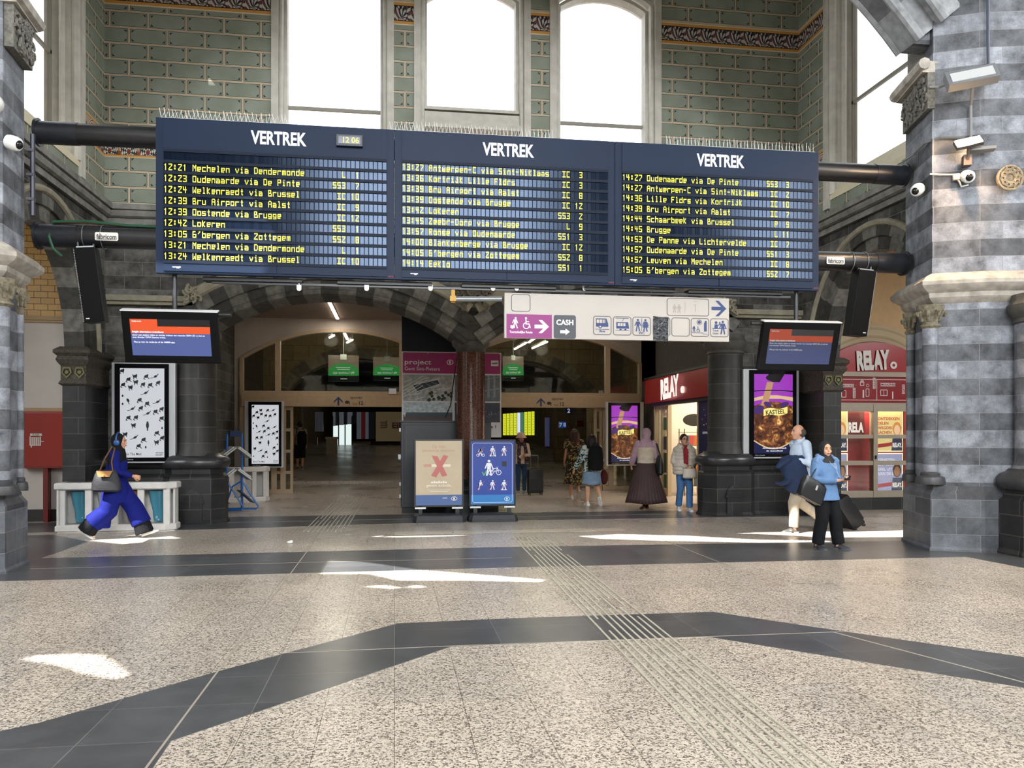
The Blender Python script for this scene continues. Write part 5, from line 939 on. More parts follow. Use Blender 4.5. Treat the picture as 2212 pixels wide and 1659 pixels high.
panel_thing('info_sign', 'small blue lit sign below the platform 2 sign', 'sign', 1208, 1223, 911, 924, 30, '1c4a9a', .25, '7 8'); panel_thing('lit_display', 'narrow glowing display column in the right tunnel', 'screen', 1178, 1187, 902, 964, 28, '5b5f8e', .12)
panel_thing('red_sign', 'dim red sign in the tunnel right of the platform sign', 'sign', 1246, 1262, 908, 922, 30, '5a1a1c', .02)
# far end: hoarding, glazed doors to the daylight, pedestal
Y = 45.; a, b = PY(812, 953, Y), PY(905, 890, Y); root = thing('hoarding', 'cream site hoarding with dark red logo letters at the tunnel end', 'hoarding', (a.x, Y, 1.05)); mb = MB(); mb.box(a.x, b.x, Y, Y + .1, a.z, b.z); mb.build('boards', glow('8f7a55', .10), root); mb = MB(); mb.box(a.x - .3, b.x, Y, Y + .1, 1.0, a.z); mb.build('kick_board', mat('121212', .6), root)  # faint glow set into the boards and logo brightens them; no lamp here
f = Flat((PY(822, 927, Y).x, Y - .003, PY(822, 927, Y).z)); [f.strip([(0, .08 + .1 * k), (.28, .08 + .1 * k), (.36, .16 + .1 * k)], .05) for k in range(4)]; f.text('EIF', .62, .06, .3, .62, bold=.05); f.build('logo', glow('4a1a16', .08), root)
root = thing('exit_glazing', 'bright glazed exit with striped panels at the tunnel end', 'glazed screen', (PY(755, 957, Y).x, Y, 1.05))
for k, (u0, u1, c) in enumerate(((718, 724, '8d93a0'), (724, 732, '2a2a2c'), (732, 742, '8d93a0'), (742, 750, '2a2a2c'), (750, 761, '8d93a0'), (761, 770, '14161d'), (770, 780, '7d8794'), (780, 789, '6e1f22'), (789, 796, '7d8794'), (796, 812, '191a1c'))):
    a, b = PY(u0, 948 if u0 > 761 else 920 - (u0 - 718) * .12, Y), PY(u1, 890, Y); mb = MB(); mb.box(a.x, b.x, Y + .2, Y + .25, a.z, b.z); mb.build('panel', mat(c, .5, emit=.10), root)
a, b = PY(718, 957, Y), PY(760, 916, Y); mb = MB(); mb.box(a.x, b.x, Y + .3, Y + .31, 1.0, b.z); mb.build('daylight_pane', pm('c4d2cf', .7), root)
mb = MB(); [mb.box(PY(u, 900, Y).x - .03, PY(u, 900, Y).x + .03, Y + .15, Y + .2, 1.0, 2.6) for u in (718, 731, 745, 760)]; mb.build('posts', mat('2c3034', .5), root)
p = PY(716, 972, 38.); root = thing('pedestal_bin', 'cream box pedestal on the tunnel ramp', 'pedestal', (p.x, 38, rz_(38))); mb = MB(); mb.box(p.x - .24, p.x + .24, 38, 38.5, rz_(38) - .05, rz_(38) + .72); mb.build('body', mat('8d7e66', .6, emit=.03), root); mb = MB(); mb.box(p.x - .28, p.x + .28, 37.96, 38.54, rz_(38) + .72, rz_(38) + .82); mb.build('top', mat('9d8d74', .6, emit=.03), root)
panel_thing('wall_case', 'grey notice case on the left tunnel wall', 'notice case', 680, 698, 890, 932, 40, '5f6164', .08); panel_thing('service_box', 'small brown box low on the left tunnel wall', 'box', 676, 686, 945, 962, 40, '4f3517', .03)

# ================================================================ SHOP UNDER THE RIGHT ARCH
RED = mat('a3161d', .35, noise=.05); SW = mat('e8dfd0', .6)
mb = MB(); mb.box(FR + .1, 10.3, 16.6, 16.7, 0, 3.2); mb.box(FR + .1, 10.3, 21.5, 21.6, 0, 3.2); mb.box(10.2, 10.3, 16.6, 21.6, 0, 3.2); mb.box(FR + .1, 10.3, 16.6, 21.6, 3.12, 3.2); struct(mb.build('wall_shop', SW))
area('shop_ceiling_light', (8.4, 19, 3.05), (8.4, 19, 0), 1.8, 4, 120, (1, .86, .66))
root = thing('shop_fascia', 'red shop fascia with tilted white letters inside the right arch', 'shop sign', (FR - .1, 19, 2.45)); mb = MB(); mb.box(FR - .18, FR - .005, 16.75, 21.7, 2.45, 3.1); fa = mb.build('red_box', RED, root, bevel=.01); mb = MB(); mb.box(FR - .14, FR - .005, 16.95, 21.25, 2.36, 2.45); mb.box(FR - .2, FR - .005, 16.75, 21.7, 3.1, 3.16); mb.build('black_edge', mat('17161a', .4), root)
f = Flat((FR - .19, 20.1, 2.52), right=(0, -1, 0), up=(0, 0, 1), lift=.07); f.text('RELAY', 0, 0, .46, 1.35, bold=.06, rot=.05); 
for q in range(5): pass
lt = f.build('letters', mat('f2efe9', .4, emit=.5), root); f = Flat((FR - .19, 18.68, 2.62), right=(0, -1, 0), up=(0, 0, 1), lift=.07); f.ring(0.02, .06, .06, .045); f.build('dot', mat('f2efe9', .4, emit=.5), lt)
root = thing('shop_door', 'cream framed sliding glass door with stickers at the shop entrance', 'door', (FR - .02, 20.7, 0)); mb = MB()
for y0, y1 in ((20.15, 20.25), (20.62, 20.7), (21.2, 21.3)): mb.box(FR - .05, FR + .05, y0, y1, 0, 2.36)
mb.box(FR - .044, FR + .044, 20.16, 21.29, .004, .18); mb.box(FR - .044, FR + .044, 20.16, 21.29, 2.24, 2.355); mb.build('frame', mat('b9a88a', .5), root); mb = MB(); mb.box(FR - .01, FR + .01, 20.2, 21.25, .1, 2.3); mb.build('glass', glassmat('shop_glass', (.9, .92, .9), .1), root)
for z0, z1, c in ((1.72, 2.05, '2f6b35'), (1.2, 1.55, '2c3f52'), (.6, 1.12, '24412a'), (.2, .55, '2b5a33')): mb = MB(); mb.box(FR - .016, FR - .011, 20.27, 20.6, z0, z1); mb.build('sticker', mat(c, .4), root)
f = Flat((FR - .018, 20.56, 2.1), right=(0, -1, 0)); f.text('lotto', 0, 0, .1, .26, bold=.02); f.build('sticker_lettering', mat('a07a78', .5), root)
root = thing('lottery_poster', 'navy lottery poster with gold sum beside the shop entrance', 'poster', (FR, 17.6, 0)); mb = MB(); mb.box(FR - .04, FR + .04, 17.05, 18.02, .05, 2.36); mb.build('panel', mat('18254c', .35, emit=.05), root)
mb = MB(); mb.box(FR - .06, FR + .06, 18.02, 18.1, 0, 2.36); mb.build('edge_post', mat('c9b793', .5), root)
f = Flat((FR - .043, 17.95, 0), right=(0, -1, 0)); f.text('Hier won', .45, 1.12, .1, .5, align='C', bold=.02); f.text('een speler', .45, .96, .1, .62, align='C', bold=.02); f.text('EUROMILLIONS', .42, 1.62, .05, .5, align='C'); f.build('white_lettering', mat('e8e8ee', .5, emit=.2), root)
f = Flat((FR - .043, 17.95, 0), right=(0, -1, 0)); f.text('\u20ac1.000.000', .45, .78, .11, .8, align='C', bold=.03); rr = random.Random(4); [f.disc(rr.uniform(.08, .85), rr.uniform(1.78, 2.2), .014, n=6) for _ in range(14)]; f.build('gold_lettering', mat('d9b24a', .5, emit=.2), root)
root = thing('magazine_rack', 'tall rack of magazines and cards just inside the shop', 'rack', (7.75, 20.55, 0)); mb = MB(); [mb.tube([(x, y, 0), (x, y, 1.75)], .012, 6) for x in (7.5, 8.0) for y in (20.3, 20.7)]; [mb.box(7.48, 8.02, 20.28, 20.72, z, z + .012) for z in (.25, .6, .95, 1.3, 1.65)]; mb.build('frame', mat('2a2725', .5), root); mb = MB(); mb.prism([(7.75 + .3 * cos(t), 20.26, 1.98 + .16 * sin(t)) for t in [2 * pi * i / 20 for i in range(20)]], (0, .03, 0)); mb.build('header', mat('17150f', .5), root)
rr = random.Random(8)
for z in (.27, .62, .97, 1.32):
    for k in range(4):
        x = 7.5 + k * .13; mb = MB(); mb.box(x, x + .115, 20.27, 20.3, z, z + .26); cn, ch = rr.choice((('orange', 'b9682e'), ('red', '8b2d2a'), ('yellow', 'c9a24a'), ('blue', '3d5270'), ('grey', '8d8a7c'), ('pink', 'b5483e'))); o = mb.build('magazine', mat(ch, .4)); tag(o, '%s magazine, %s from the left on the %s shelf of the shop rack' % (cn, ('first', 'second', 'third', 'fourth')[k], {.27: 'bottom', .62: 'second lowest', .97: 'third lowest', 1.32: 'top'}[z]), 'magazine', 'magazines on the shop rack')
p = Vector((10.18, 20.2, 0)); f = Flat((9.0, 21.49, 2.0)); f.rect(-.28, -.2, .28, .2); fs = f.build('fire_sign', mat('b5232a', .4, emit=.1)); tag(fs, 'red fire alarm sign on the shop back wall', 'sign'); f = Flat((9.0, 21.486, 2.0)); f.rect(-.2, -.1, -.06, .12); f.disc(-.13, .02, .07); f.disc(.12, .02, .07); f.strip([(.12, -.1), (.12, .14)], .04); f.build('sign_symbols', mat('efe9e4', .5, emit=.2), fs)
# ================================================================ SHOPFRONT IN THE RIGHT AISLE
Y = 16.05; root = thing('shopfront', 'red arched shopfront with lit posters behind cream framed doors', 'shopfront', (10.15, Y, 0)); CF = mat('a79b89', .5, noise=.04)
mb = MB()
for u in (SX0, SC_ - .06, SX1 - .08): mb.box(u + .001, u + .1, Y - .06, Y + .1, .26, 2.9 if u != SC_ - .06 else 2.25)
for z0, z1 in ((.26, .4), (.95, 1.04), (1.52, 1.6), (2.1, 2.28), (2.84, 2.94)): mb.box(SX0, SX1, Y - .05, Y + .1, z0, z1)
mb.build('frame', CF, root, bevel=.005)
mb = MB(); mb.box(SX0 - .1, SX1 + .1, Y - .08, Y + .1, 0, .26); mb.build('stone_plinth', ST_BLACK, root)
mb = MB(); mb.prism([(x, Y - .02, z) for x, z in [(SX0, 2.94)] + arc_top(SC_, SH_, 3.28, .3) + [(SX1, 2.94)]], (0, .1, 0)); ar = mb.build('arched_fascia', mat('a01520', .2), root)
f = Flat((PY(1849, 800, Y).x, Y - .022, 2.99), lift=.025); f.text('RELAY', 0, 0, .37, .76, bold=.06, rot=.05); f.ring(.85, .1, .055, .045); f.build('letters', mat('d9d4ce', .4), ar)
mb = MB(); mb.box(SX0 + .08, SX1, Y, Y + .08, 2.28, 2.84); rb = mb.build('category_panel', mat('8f1722', .2), root)
f = Flat((SX0 + .1, Y - .001, 2.28)); f.rframe(.03, .06, 1.75, .5, .01, .012); f.strip([(.93, .06), (.93, .5)], .01); 
for x, y, w_, h_ in ((.14, .33, .26, .07), (.38, .1, .06, .22), (.84, .3, .06, .24), (1.02, .36, .34, .07), (1.52, .2, .06, .2)): f.rect(x, y, x + w_, y + h_)
f.rframe(.55, .37, .63, .45, .01, .012); f.ring(.59, .46, .025, .01); f.rframe(.12, .12, .22, .26, .01, .012); f.rframe(.68, .14, .75, .3, .01, .012); f.strip([(.62, .12), (.62, .27)], .03); f.rframe(1.02, .16, 1.17, .28, .01, .012); f.strip([(1.095, .16), (1.095, .28)], .01); f.strip([(1.3, .1), (1.3, .24)], .025); f.ring(.72, .37, .03, .008); f.build('category_symbols', mat('e6dcd8', .5), rb)
f = Flat((SX0 + .1, Y - .004, 2.28)); f.text('BOOKS', .15, .343, .045, .24, bold=.03); f.text('MAGAZINES', 1.03, .373, .045, .32, bold=.03); f.text('SNACKS', .43, .11, .04, .2, rot=pi / 2, bold=.03); f.text('DRINKS', .89, .31, .04, .22, rot=pi / 2, bold=.03); f.text('GIFTS', 1.57, .21, .04, .18, rot=pi / 2, bold=.03); f.build('category_lettering', mat('7d1520', .5), rb)
mb = MB(); mb.box(SX0 + .05, SX1 - .05, Y + .02, Y + .03, .36, 2.15); mb.build('glass', glassmat('front_glass', (.95, .95, .95), .06), root)
mb = MB(); mb.box(SX0 + .05, SX1, Y + .3, Y + .34, .3, 2.25); bk = mb.build('red_back_panel', mat('8e1219', .35, emit=.12), root)
def posters(x0, top, bot):
    for z0, z1, rows, fld, dk in ((1.25, 2.12, top, 'e9d58c', 1), (.38, 1.18, bot, '9fa3c4', 0)):
        f = Flat((x0, Y + .27, z0), lift=.004); f.rect(-.02, -.02, .62, z1 - z0 + .02); bx = f.build('poster_frame', pm('efe3b8', .9), root); f = Flat((x0, Y + .266, z0), lift=.002); f.rect(0, 0, .6, z1 - z0); po = f.build('poster', pm(fld, .5), bx)
        f = Flat((x0, Y + .26, z0), lift=.002); f.poly([(0, .06), (.6, .14), (.6, .22), (0, .14)]); f.build('red_ribbon', pm('b02430', .4), po)
        f = Flat((x0, Y + .258, z0), lift=.002); c = .47; h = z1 - z0; f.poly([(c - .13, 0), (c + .13, 0), (c + .12, h * .35), (c - .1, h * .35)]); f.build('printed_coat', pm('3a4a6a', .25), po)
        f = Flat((x0, Y + .256, z0), lift=.002); f.disc(c, h * .55, .1, .15); f.build('printed_hair', pm('d98a3a' if dk else '4a3020', .5), po); f = Flat((x0, Y + .252, z0), lift=.002); f.disc(c, h * .52, .07, .11); f.build('printed_face', pm('f0c9a0' if dk else '9a6a4a', .5), po)
        f = Flat((x0, Y + .262, z0), lift=.002); [f.text(t, .02, h - .2 - .1 * k if dk else h - .16 - .1 * k, .06, None, bold=.03) for k, t in enumerate(rows)]; f.build('slogan', pm('c0392f' if dk else 'dfe0ee', .5), po)
        f = Flat((x0, Y + .25, z0), lift=.002); f.text('RELAY.', .36, .08, .09, .22, bold=.05); f.build('brand_lettering', pm('f2ece4', .5), po)
posters(SX0 - .1, ['GELD', 'REIZEN', '', 'VERMEN'], ['KIEZEN', 'MET', 'REIS']); posters(SX0 + 1.2, ['ONTDEKKEN', 'DELEN', 'WEGDROMEN', 'LACHEN'], ['GENIETEN', 'DAT MAAKT', 'DEEL UIT', 'VAN DE REIS'])
f = Flat((SX0 + .53, Y + .27, 1.62), lift=.003); f.rect(-.02, -.2, .38, .5); lp_ = f.build('red_poster', pm('7d2a2c', .25), root); f = Flat((SX0 + .53, Y + .262, 1.66), lift=.003); f.text('RELA', 0, 0, .2, .36, bold=.05); f.build('poster_lettering', pm('f0e9e0', .5), lp_)
mb = MB(); mb.cbox((SC_ - .01, Y - .07, 1.12), .03, .03, .08); mb.build('lock', mat('2d2d30', .4), root)
area('shopfront_light', (SC_, Y + .2, 2.12), (SC_, Y + .2, 0), 1.6, .08, 14, (1, .8, .5))
mb = MB()
for k, (dr, yy) in enumerate(((.06, .06), (.14, .09), (.23, .05), (.33, .08))): mb.tube([(x, 16.15 - yy * .3, z) for x, z in arc_top(SC_, SH_ + dr, 3.28, .3 + dr * .9, 24)], .03 + .01 * (k % 2), 6)
mb.prism([(x, 16.1, z) for x, z in arc_top(SC_, SH_ + .02, 3.28, .32, 24) + arc_top(SC_, SH_ + .4, 3.28, .68, 24)[::-1]], (0, .08, 0)); struct(mb.build('trim_10', mat('b3a081', .6), smooth=True))

# ================================================================ FURNITURE OF THE HALL
WHT = mat('cdcac6', .4, noise=.06)
def bin_station(label, org, W, D, H, rz, n, bags):
    root = thing('recycling_bin', label, 'bin', org, rz); c = .12
    pl = [(-W / 2, 0), (W / 2 - c, 0), (W / 2, c), (W / 2, D), (-W / 2, D)]
    mb = MB(); stack(mb, pl, [(-.01, .0), (-.01, .03), (.02, .03), (.02, .11), (0, .13)]); mb.build('base', WHT, root, local=True)
    mb = MB(); stack(mb, pl, [(0, H - .12), (.03, H - .1), (.03, H - .02), (.01, H)]); tp = mb.build('top', WHT, root, local=True, bevel=.004)
    mb = MB(); mb.box(-W / 2 + .08, W / 2 - .12, .1, D - .08, H - .005, H + .004); mb.build('openings', mat('3a3a3c', .5), tp, local=True)
    for k in range(n + 1):
        x = -W / 2 + .02 + (W - .14 - .04) * k / n; mb = MB(); mb.box(x, x + .1, .02, .08, .12, H - .1); mb.build('post', WHT, root, local=True)
    mb = MB(); mb.box(W / 2 - .03, W / 2, c, D, .12, H - .1); mb.box(-W / 2, -W / 2 + .03, 0, D, .12, H - .1); mb.box(-W / 2, W / 2, D - .03, D, .12, H - .1); mb.build('side_panels', WHT, root, local=True)
    return root
a, b = PY(122, 1146, 14.1), PY(374, 1146, 14.1); bw = b.x - a.x; bo = Vector(((a.x + b.x) / 2, 14.1, 0)); bin_station('long white four bay recycling bin standing behind the woman in blue', bo, bw, .36, .82, 0, 4, None)
def plastic(name, c):
    m = bpy.data.materials.new(name); m.use_nodes = True; nt = m.node_tree; nt.nodes.clear(); o = N(nt, 'OutputMaterial'); t = N(nt, 'BsdfTransparent', {'Color': (*c, 1)}); p = N(nt, 'BsdfPrincipled', {'Base Color': (*c, 1), 'Roughness': .15}); lw = N(nt, 'LayerWeight', {'Blend': .4}); nt.links.new(N(nt, 'MixShader', {0: M(nt, 'ADD', .35, M(nt, 'MULTIPLY', lw.outputs[1], .6)), 1: t.outputs[0], 2: p.outputs[0]}).outputs[0], o.inputs[0]); return m
BAGB = plastic('blue_bag_film', (.12, .42, .55)); rr = random.Random(21)
for k, (c, lb) in enumerate(((BAGB, 'blue clear bin bag in the leftmost bay of the white bin'), (plastic('clear_bag_film', (.6, .62, .63)), 'clear bin bag behind the walking woman in blue'), (mat('8a5a2a', .5), 'orange brown liner in the third bay of the white bin'), (BAGB, 'blue clear bin bag of bottles in the rightmost bay of the white bin'))):
    x = bo.x - bw / 2 + .12 + (bw - .18) * (k + .42) / 4; y = bo.y + .19; mb = MB(); root = thing('bin_bag', lb, 'bin bag', (x, y, .14))
    mb.rings([[(x + (rx + .012 * sin(5 * t)) * cos(t) + dx, y + rx * .7 * sin(t), z) for t in [2 * pi * i / 18 for i in range(18)]] for rx, z, dx in ((.03, .145, .03), (.09, .16, .03), (.105, .24, .03), (.1, .34, .02), (.12, .5, 0), (.15, .67, 0))], cap=True); mb.build('film', c, root, smooth=True)
    if k in (0, 3):
        for q in range(9 if k == 3 else 4): mb = MB(); e = Vector((x + .03 + rr.uniform(-.05, .05), y + rr.uniform(-.04, .04), .2 + (q // 3) * .055)); R = Matrix.Rotation(rr.uniform(0, 3), 3, 'Y') @ Matrix.Rotation(rr.uniform(0, 3), 3, 'X'); mb.tube([e + R @ Vector((0, 0, -.05)), e + R @ Vector((0, 0, .03)), e + R @ Vector((0, 0, .05))], [.022, .022, .01], 8); tag(mb.build('plastic_bottle', mat('7fa9b5', .3), smooth=True), 'small plastic bottle inside the %s blue bin bag of the white bin' % ('rightmost' if k == 3 else 'leftmost'), 'bottle', 'bottles in the %s bin bag' % ('rightmost' if k == 3 else 'leftmost'))
p = PZ(540, 1086); bin_station('white bin unit standing inside the left arch by the blue rack', (p.x, p.y, 0), .95, .42, .84, radians(24), 3, None)

# fire hose cabinet
a, b = PY(40, 1012, 15.85), PY(143, 888, 15.85); root = thing('fire_hose_cabinet', 'red fire hose cabinet on a red post against the white wall', 'fire hose cabinet', ((a.x + b.x) / 2, 15.95, 0)); FRED = mat('8c2a22', .35)
mb = MB(); mb.box(a.x, b.x, 15.87, 16.09, a.z, b.z); mb.build('box', FRED, root, bevel=.01); mb = MB(); mb.box(a.x + .03, b.x - .04, 15.855, 15.87, a.z + .03, b.z - .03); dr = mb.build('door', mat('962c23', .25), root, bevel=.006)
p = PY(79, 950, 15.85); f = Flat((p.x, 15.853, p.z)); f.rect(-.11, .07, .09, .115); [f.rect(-.12 + .034 * k, -.1, -.098 + .034 * k, .06 - .01 * (k % 5 > 0)) for k in range(6)]; f.strip([(.07, -.03), (.12, -.03)], .012); f.strip([(-.11, -.1), (.07, -.1)], .014); f.rect(-.1, -.14, -.08, -.1); f.build('hose_symbol', mat('d8d4cc', .5), dr); f = Flat((p.x, 15.85, p.z)); f.text('D.S.P.', -.01, .078, .03, .12, align='C', bold=.02); f.build('plate_lettering', mat('333', .5) if False else mat('333333', .5), dr)
mb = MB(); mb.box(b.x + .005, b.x + .03, 15.86, 15.9, 1.55, 1.62); mb.build('latch', mat('1c1c1c', .4), dr)
p = PY(98, 1050, 15.9); mb = MB(); mb.box(p.x - .04, p.x + .04, 15.9, 16.05, 0, a.z); mb.build('post', mat('6f1f1c', .4), root)

# newspaper rack
p = PZ(508, 1103); bx, by = p.x, p.y; BLU = mat('1f5fa8', .4); root = thing('newspaper_rack', 'blue tubular newspaper stand with slanted trays inside the left arch', 'newspaper stand', (bx, by, 0))
mb = MB()
for dx in (-.14, .12): mb.tube([(bx + dx, by + dx * .9, .03), (bx + dx, by + dx * .9, 1.62)], .024, 8); mb.tube([(bx + dx, by + dx * .9, .62), (bx + dx + .2, by + dx * .9 - .02, .3), (bx + dx + .34, by + dx * .9 - .05, .08), (bx + dx + .3, by + dx * .9 - .06, .03), (bx + dx - .3, by + dx * .9 + .06, .03), (bx + dx - .34, by + dx * .9 + .05, .1), (bx + dx - .2, by + dx * .9, .5), (bx + dx, by + dx * .9, .62)], .018, 8)
mb.build('frame', BLU, root, smooth=True)
mb = MB(); mb.cbox((bx - .0, by - .02, 1.62), .26, .05, .12, rotz(.7)); hs = mb.build('header_sign', mat('22365f', .4), root); f = Flat((bx - .02, by - .06, 1.59), right=(.76, .64, 0)); [f.rect(-.08 + .034 * k, 0, -.056 + .034 * k, .05) for k in range(5)]; f.build('sign_lettering', mat('c9d2e2', .5), hs)
for z in (1.18, .72):
    for s in (-1, 1):
        R = rotz(.45) @ Matrix.Rotation(s * .65, 3, 'Y'); mb = MB(); mb.cbox(Vector((bx - .01, by, z)) + rotz(.45) @ Vector((s * .16, 0, .04)), .36, .4, .03, R); tr = mb.build('tray', mat('b9bcbd', .5), root)
        mb = MB(); mb.cbox(Vector((bx - .01, by, z)) + rotz(.45) @ Vector((s * .16, 0, .06)) + R @ Vector((0, 0, .02)), .3, .34, .025, R); tag(mb.build('newspaper', mat('c9c4ba', .6, noise=.2, nscale=20)), '%s stack of newspapers on the %s side of the blue stand' % ('upper' if z > 1 else 'lower', 'left' if s < 0 else 'right'), 'newspapers')
R = rotz(.45) @ Matrix.Rotation(.75, 3, 'Y'); mb = MB(); mb.cbox((bx + .22, by - .03, .3), .38, .3, .02, R); ap = mb.build('advert_panel', mat('273757', .4), root)

# black cabinet behind the column with the project board over it
a, b = PY(866, 1000, 16.62), PY(1061, 1000, 16.62); root = thing('black_cabinet', 'large black cabinet standing behind the red granite column', 'cabinet', ((a.x + b.x) / 2, 16.8, 0)); BC = mat('10131a', .35, noise=.2, nscale=6)
mb = MB(); mb.box(a.x, b.x, 16.62, 17.1, .12, 1.86); mb.build('body', BC, root, bevel=.01); mb = MB(); mb.box(a.x + .02, b.x - .02, 16.65, 17.08, 0, .12); mb.build('foot', mat('0d0e11', .5), root); mb = MB(); mb.box(a.x - .02, b.x + .02, 16.6, 17.12, 1.86, 1.885); mb.build('top', mat('202530', .35), root); mb = MB(); mb.box(a.x + .06, b.x - .06, 16.605, 16.62, .2, 1.8); mb.build('door', mat('12161e', .32, noise=.25, nscale=5), root, bevel=.004)
for z in (.35, .6, 1.15, 1.7): mb = MB(); mb.cbox((a.x - .015, 16.66, z), .04, .06, .07); mb.build('hinge', STEEL, root)
mb = MB(); mb.cbox((a.x - .03, 16.64, 1.15), .05, .05, .1); mb.build('latch', STEEL, root)
PYY = 17.3; a, b = PY(868, 945, PYY), PY(1083, 762, PYY); root = thing('project_board', 'station project board with magenta heading and photos behind the column', 'information board', ((a.x + b.x) / 2, PYY, 0)); w_, h_ = b.x - a.x, b.z - a.z
mb = MB(); mb.box(a.x, b.x, PYY, PYY + .04, a.z, b.z); mb.build('panel', mat('d6d3d1', .5), root, bevel=.004); mb = MB(); mb.box(a.x, b.x - .32, PYY + .05, PYY + .12, b.z - .4, b.z + .78); mb.build('dark_backboard', mat('0e141c', .3, noise=.2), root)
mb = MB(); mb.box(a.x + .1, a.x + .16, PYY + .05, PYY + .1, 0, b.z); mb.box(b.x - .5, b.x - .44, PYY + .05, PYY + .1, 0, b.z); mb.build('legs', BLK, root)
f = Flat((a.x, PYY - .001, b.z)); f.rrect(.02, -.46, w_ - .02, -.02, .02); mg = f.build('magenta_heading', mat('a5306a', .4), root)
f = Flat((a.x, PYY - .004, b.z)); f.text('project', .06, -.27, .1, .56, bold=.01); f.text('Gent Sint-Pieters', .06, -.4, .075, .74); f.ring(1.02, -.22, .065, .014, .05); f.text('B', 1.02, -.25, .06, bold=.03, align='C'); f.rect(1.9, -.29, 2.06, -.17); f.build('heading_lettering', mat('f2ecee', .5), mg); f = Flat((a.x, PYY - .008, b.z)); f.text('gent:', 1.98, -.25, .05, .13, align='C', bold=.02, rot=.12); f.build('city_logo', mat('333338', .5), mg)
def photo(x0, y0, x1, y1, kind):
    f = Flat((a.x, PYY - .001, b.z)); f.rect(x0, y0, x1, y1); ph = f.build('photo', mat({0: 'a3a29d', 1: '666b70', 2: 'b0bbbf', 3: '34343e'}[kind], .5, noise=.35, nscale=14), root); X, Yv = (lambda t: x0 + (x1 - x0) * t), (lambda t: y0 + (y1 - y0) * t)
    if kind == 0:
        f = Flat((a.x, PYY - .004, b.z)); [f.poly([(X(p_), Yv(q_)) for p_, q_ in P]) for P in ([(.18, .6), (.7, .82), (.75, .66), (.28, .36)],)]; f.build('printed_roof', mat('2d3a44', .5), ph)
        f = Flat((a.x, PYY - .007, b.z)); f.strip([(X(p_), Yv(q_)) for p_, q_ in ((.18, .6), (.7, .82), (.75, .66), (.28, .36))], .012, True); [f.strip([(X(.0), Yv(.5 - .12 * k)), (X(.4), Yv(.95 - .12 * k))], .01, z=-1.) for k in range(4)]; [f.strip([(X(.22 + .12 * k), Yv(.56 + .05 * k)), (X(.32 + .12 * k), Yv(.42 + .075 * k))], .004) for k in range(1, 4)]; f.build('printed_outlines', mat('e2dfd8', .5), ph)
        f = Flat((a.x, PYY - .004, b.z)); rr = random.Random(2); [f.disc(X(rr.uniform(.5, 1) if k < 12 else rr.uniform(.45, .7)), Yv(rr.uniform(.02, .32)), .035, n=8) for k in range(18)]; f.build('printed_trees', mat('2c3324', .6), ph); f = Flat((a.x, PYY - .003, b.z)); rr = random.Random(3); [f.poly([(X(q), Yv(t)), (X(q + .16), Yv(t + .09)), (X(q + .18), Yv(t + .06)), (X(q + .02), Yv(t - .03))]) for q, t in [(rr.uniform(0, .8), rr.uniform(.05, .88)) for _ in range(22)]]; f.build('printed_blocks', mat('c9c7c0', .5), ph)
    elif kind == 2: f = Flat((a.x, PYY - .004, b.z)); f.rect(X(0), Yv(0), X(1), Yv(.28)); f.build('printed_ground', mat('5f4a44', .6), ph); f = Flat((a.x, PYY - .007, b.z)); f.rect(X(.05), Yv(.28), X(1), Yv(.5)); rr = random.Random(5); [f.rect(X(q / 24), Yv(.2), X(q / 24 + .02), Yv(.26 + rr.uniform(0, .2))) for q in range(24)]; f.build('printed_building', mat('2e3840', .5), ph)
    elif kind == 1: f = Flat((a.x, PYY - .004, b.z)); [f.rect(X(t), Yv(.15), X(t + .05), Yv(1)) for t in (.72, .85)]; f.strip([(X(.3), Yv(.3)), (X(1), Yv(.5))], .03); f.strip([(X(.3), Yv(.7)), (X(1), Yv(.95))], .02); f.build('printed_frames', mat('8d9294', .5), ph)
    else: f = Flat((a.x, PYY - .004, b.z)); rr = random.Random(6); [f.rect(X(t), Yv(s_), X(t) + .012, Yv(s_) + .012) for t, s_ in [(rr.uniform(.1, .98), rr.uniform(.3, .55)) for _ in range(60)]]; f.build('printed_lights', mat('8d9098', .5), ph)
photo(.03, -1.05, 1.07, -.49, 0); photo(1.12, -1.05, w_ - .03, -.49, 1); photo(.03, -1.5, 1.07, -1.08, 2); photo(1.12, -1.5, w_ - .03, -1.08, 3)
f = Flat((a.x, PYY - .003, b.z)); f.text('/m 1', w_ - .28, -1.62, .06, .16, bold=.02); f.build('small_lettering', mat('222226', .5), root)
f = Flat((a.x, PYY - .012, b.z)); [f.disc(x, y, .012, n=8) for x in (.02, .55, w_ - .03) for y in (-.03, -.47, -1.06)]; f.build('fixing_screws', mat('e2e2e2', .4), root)

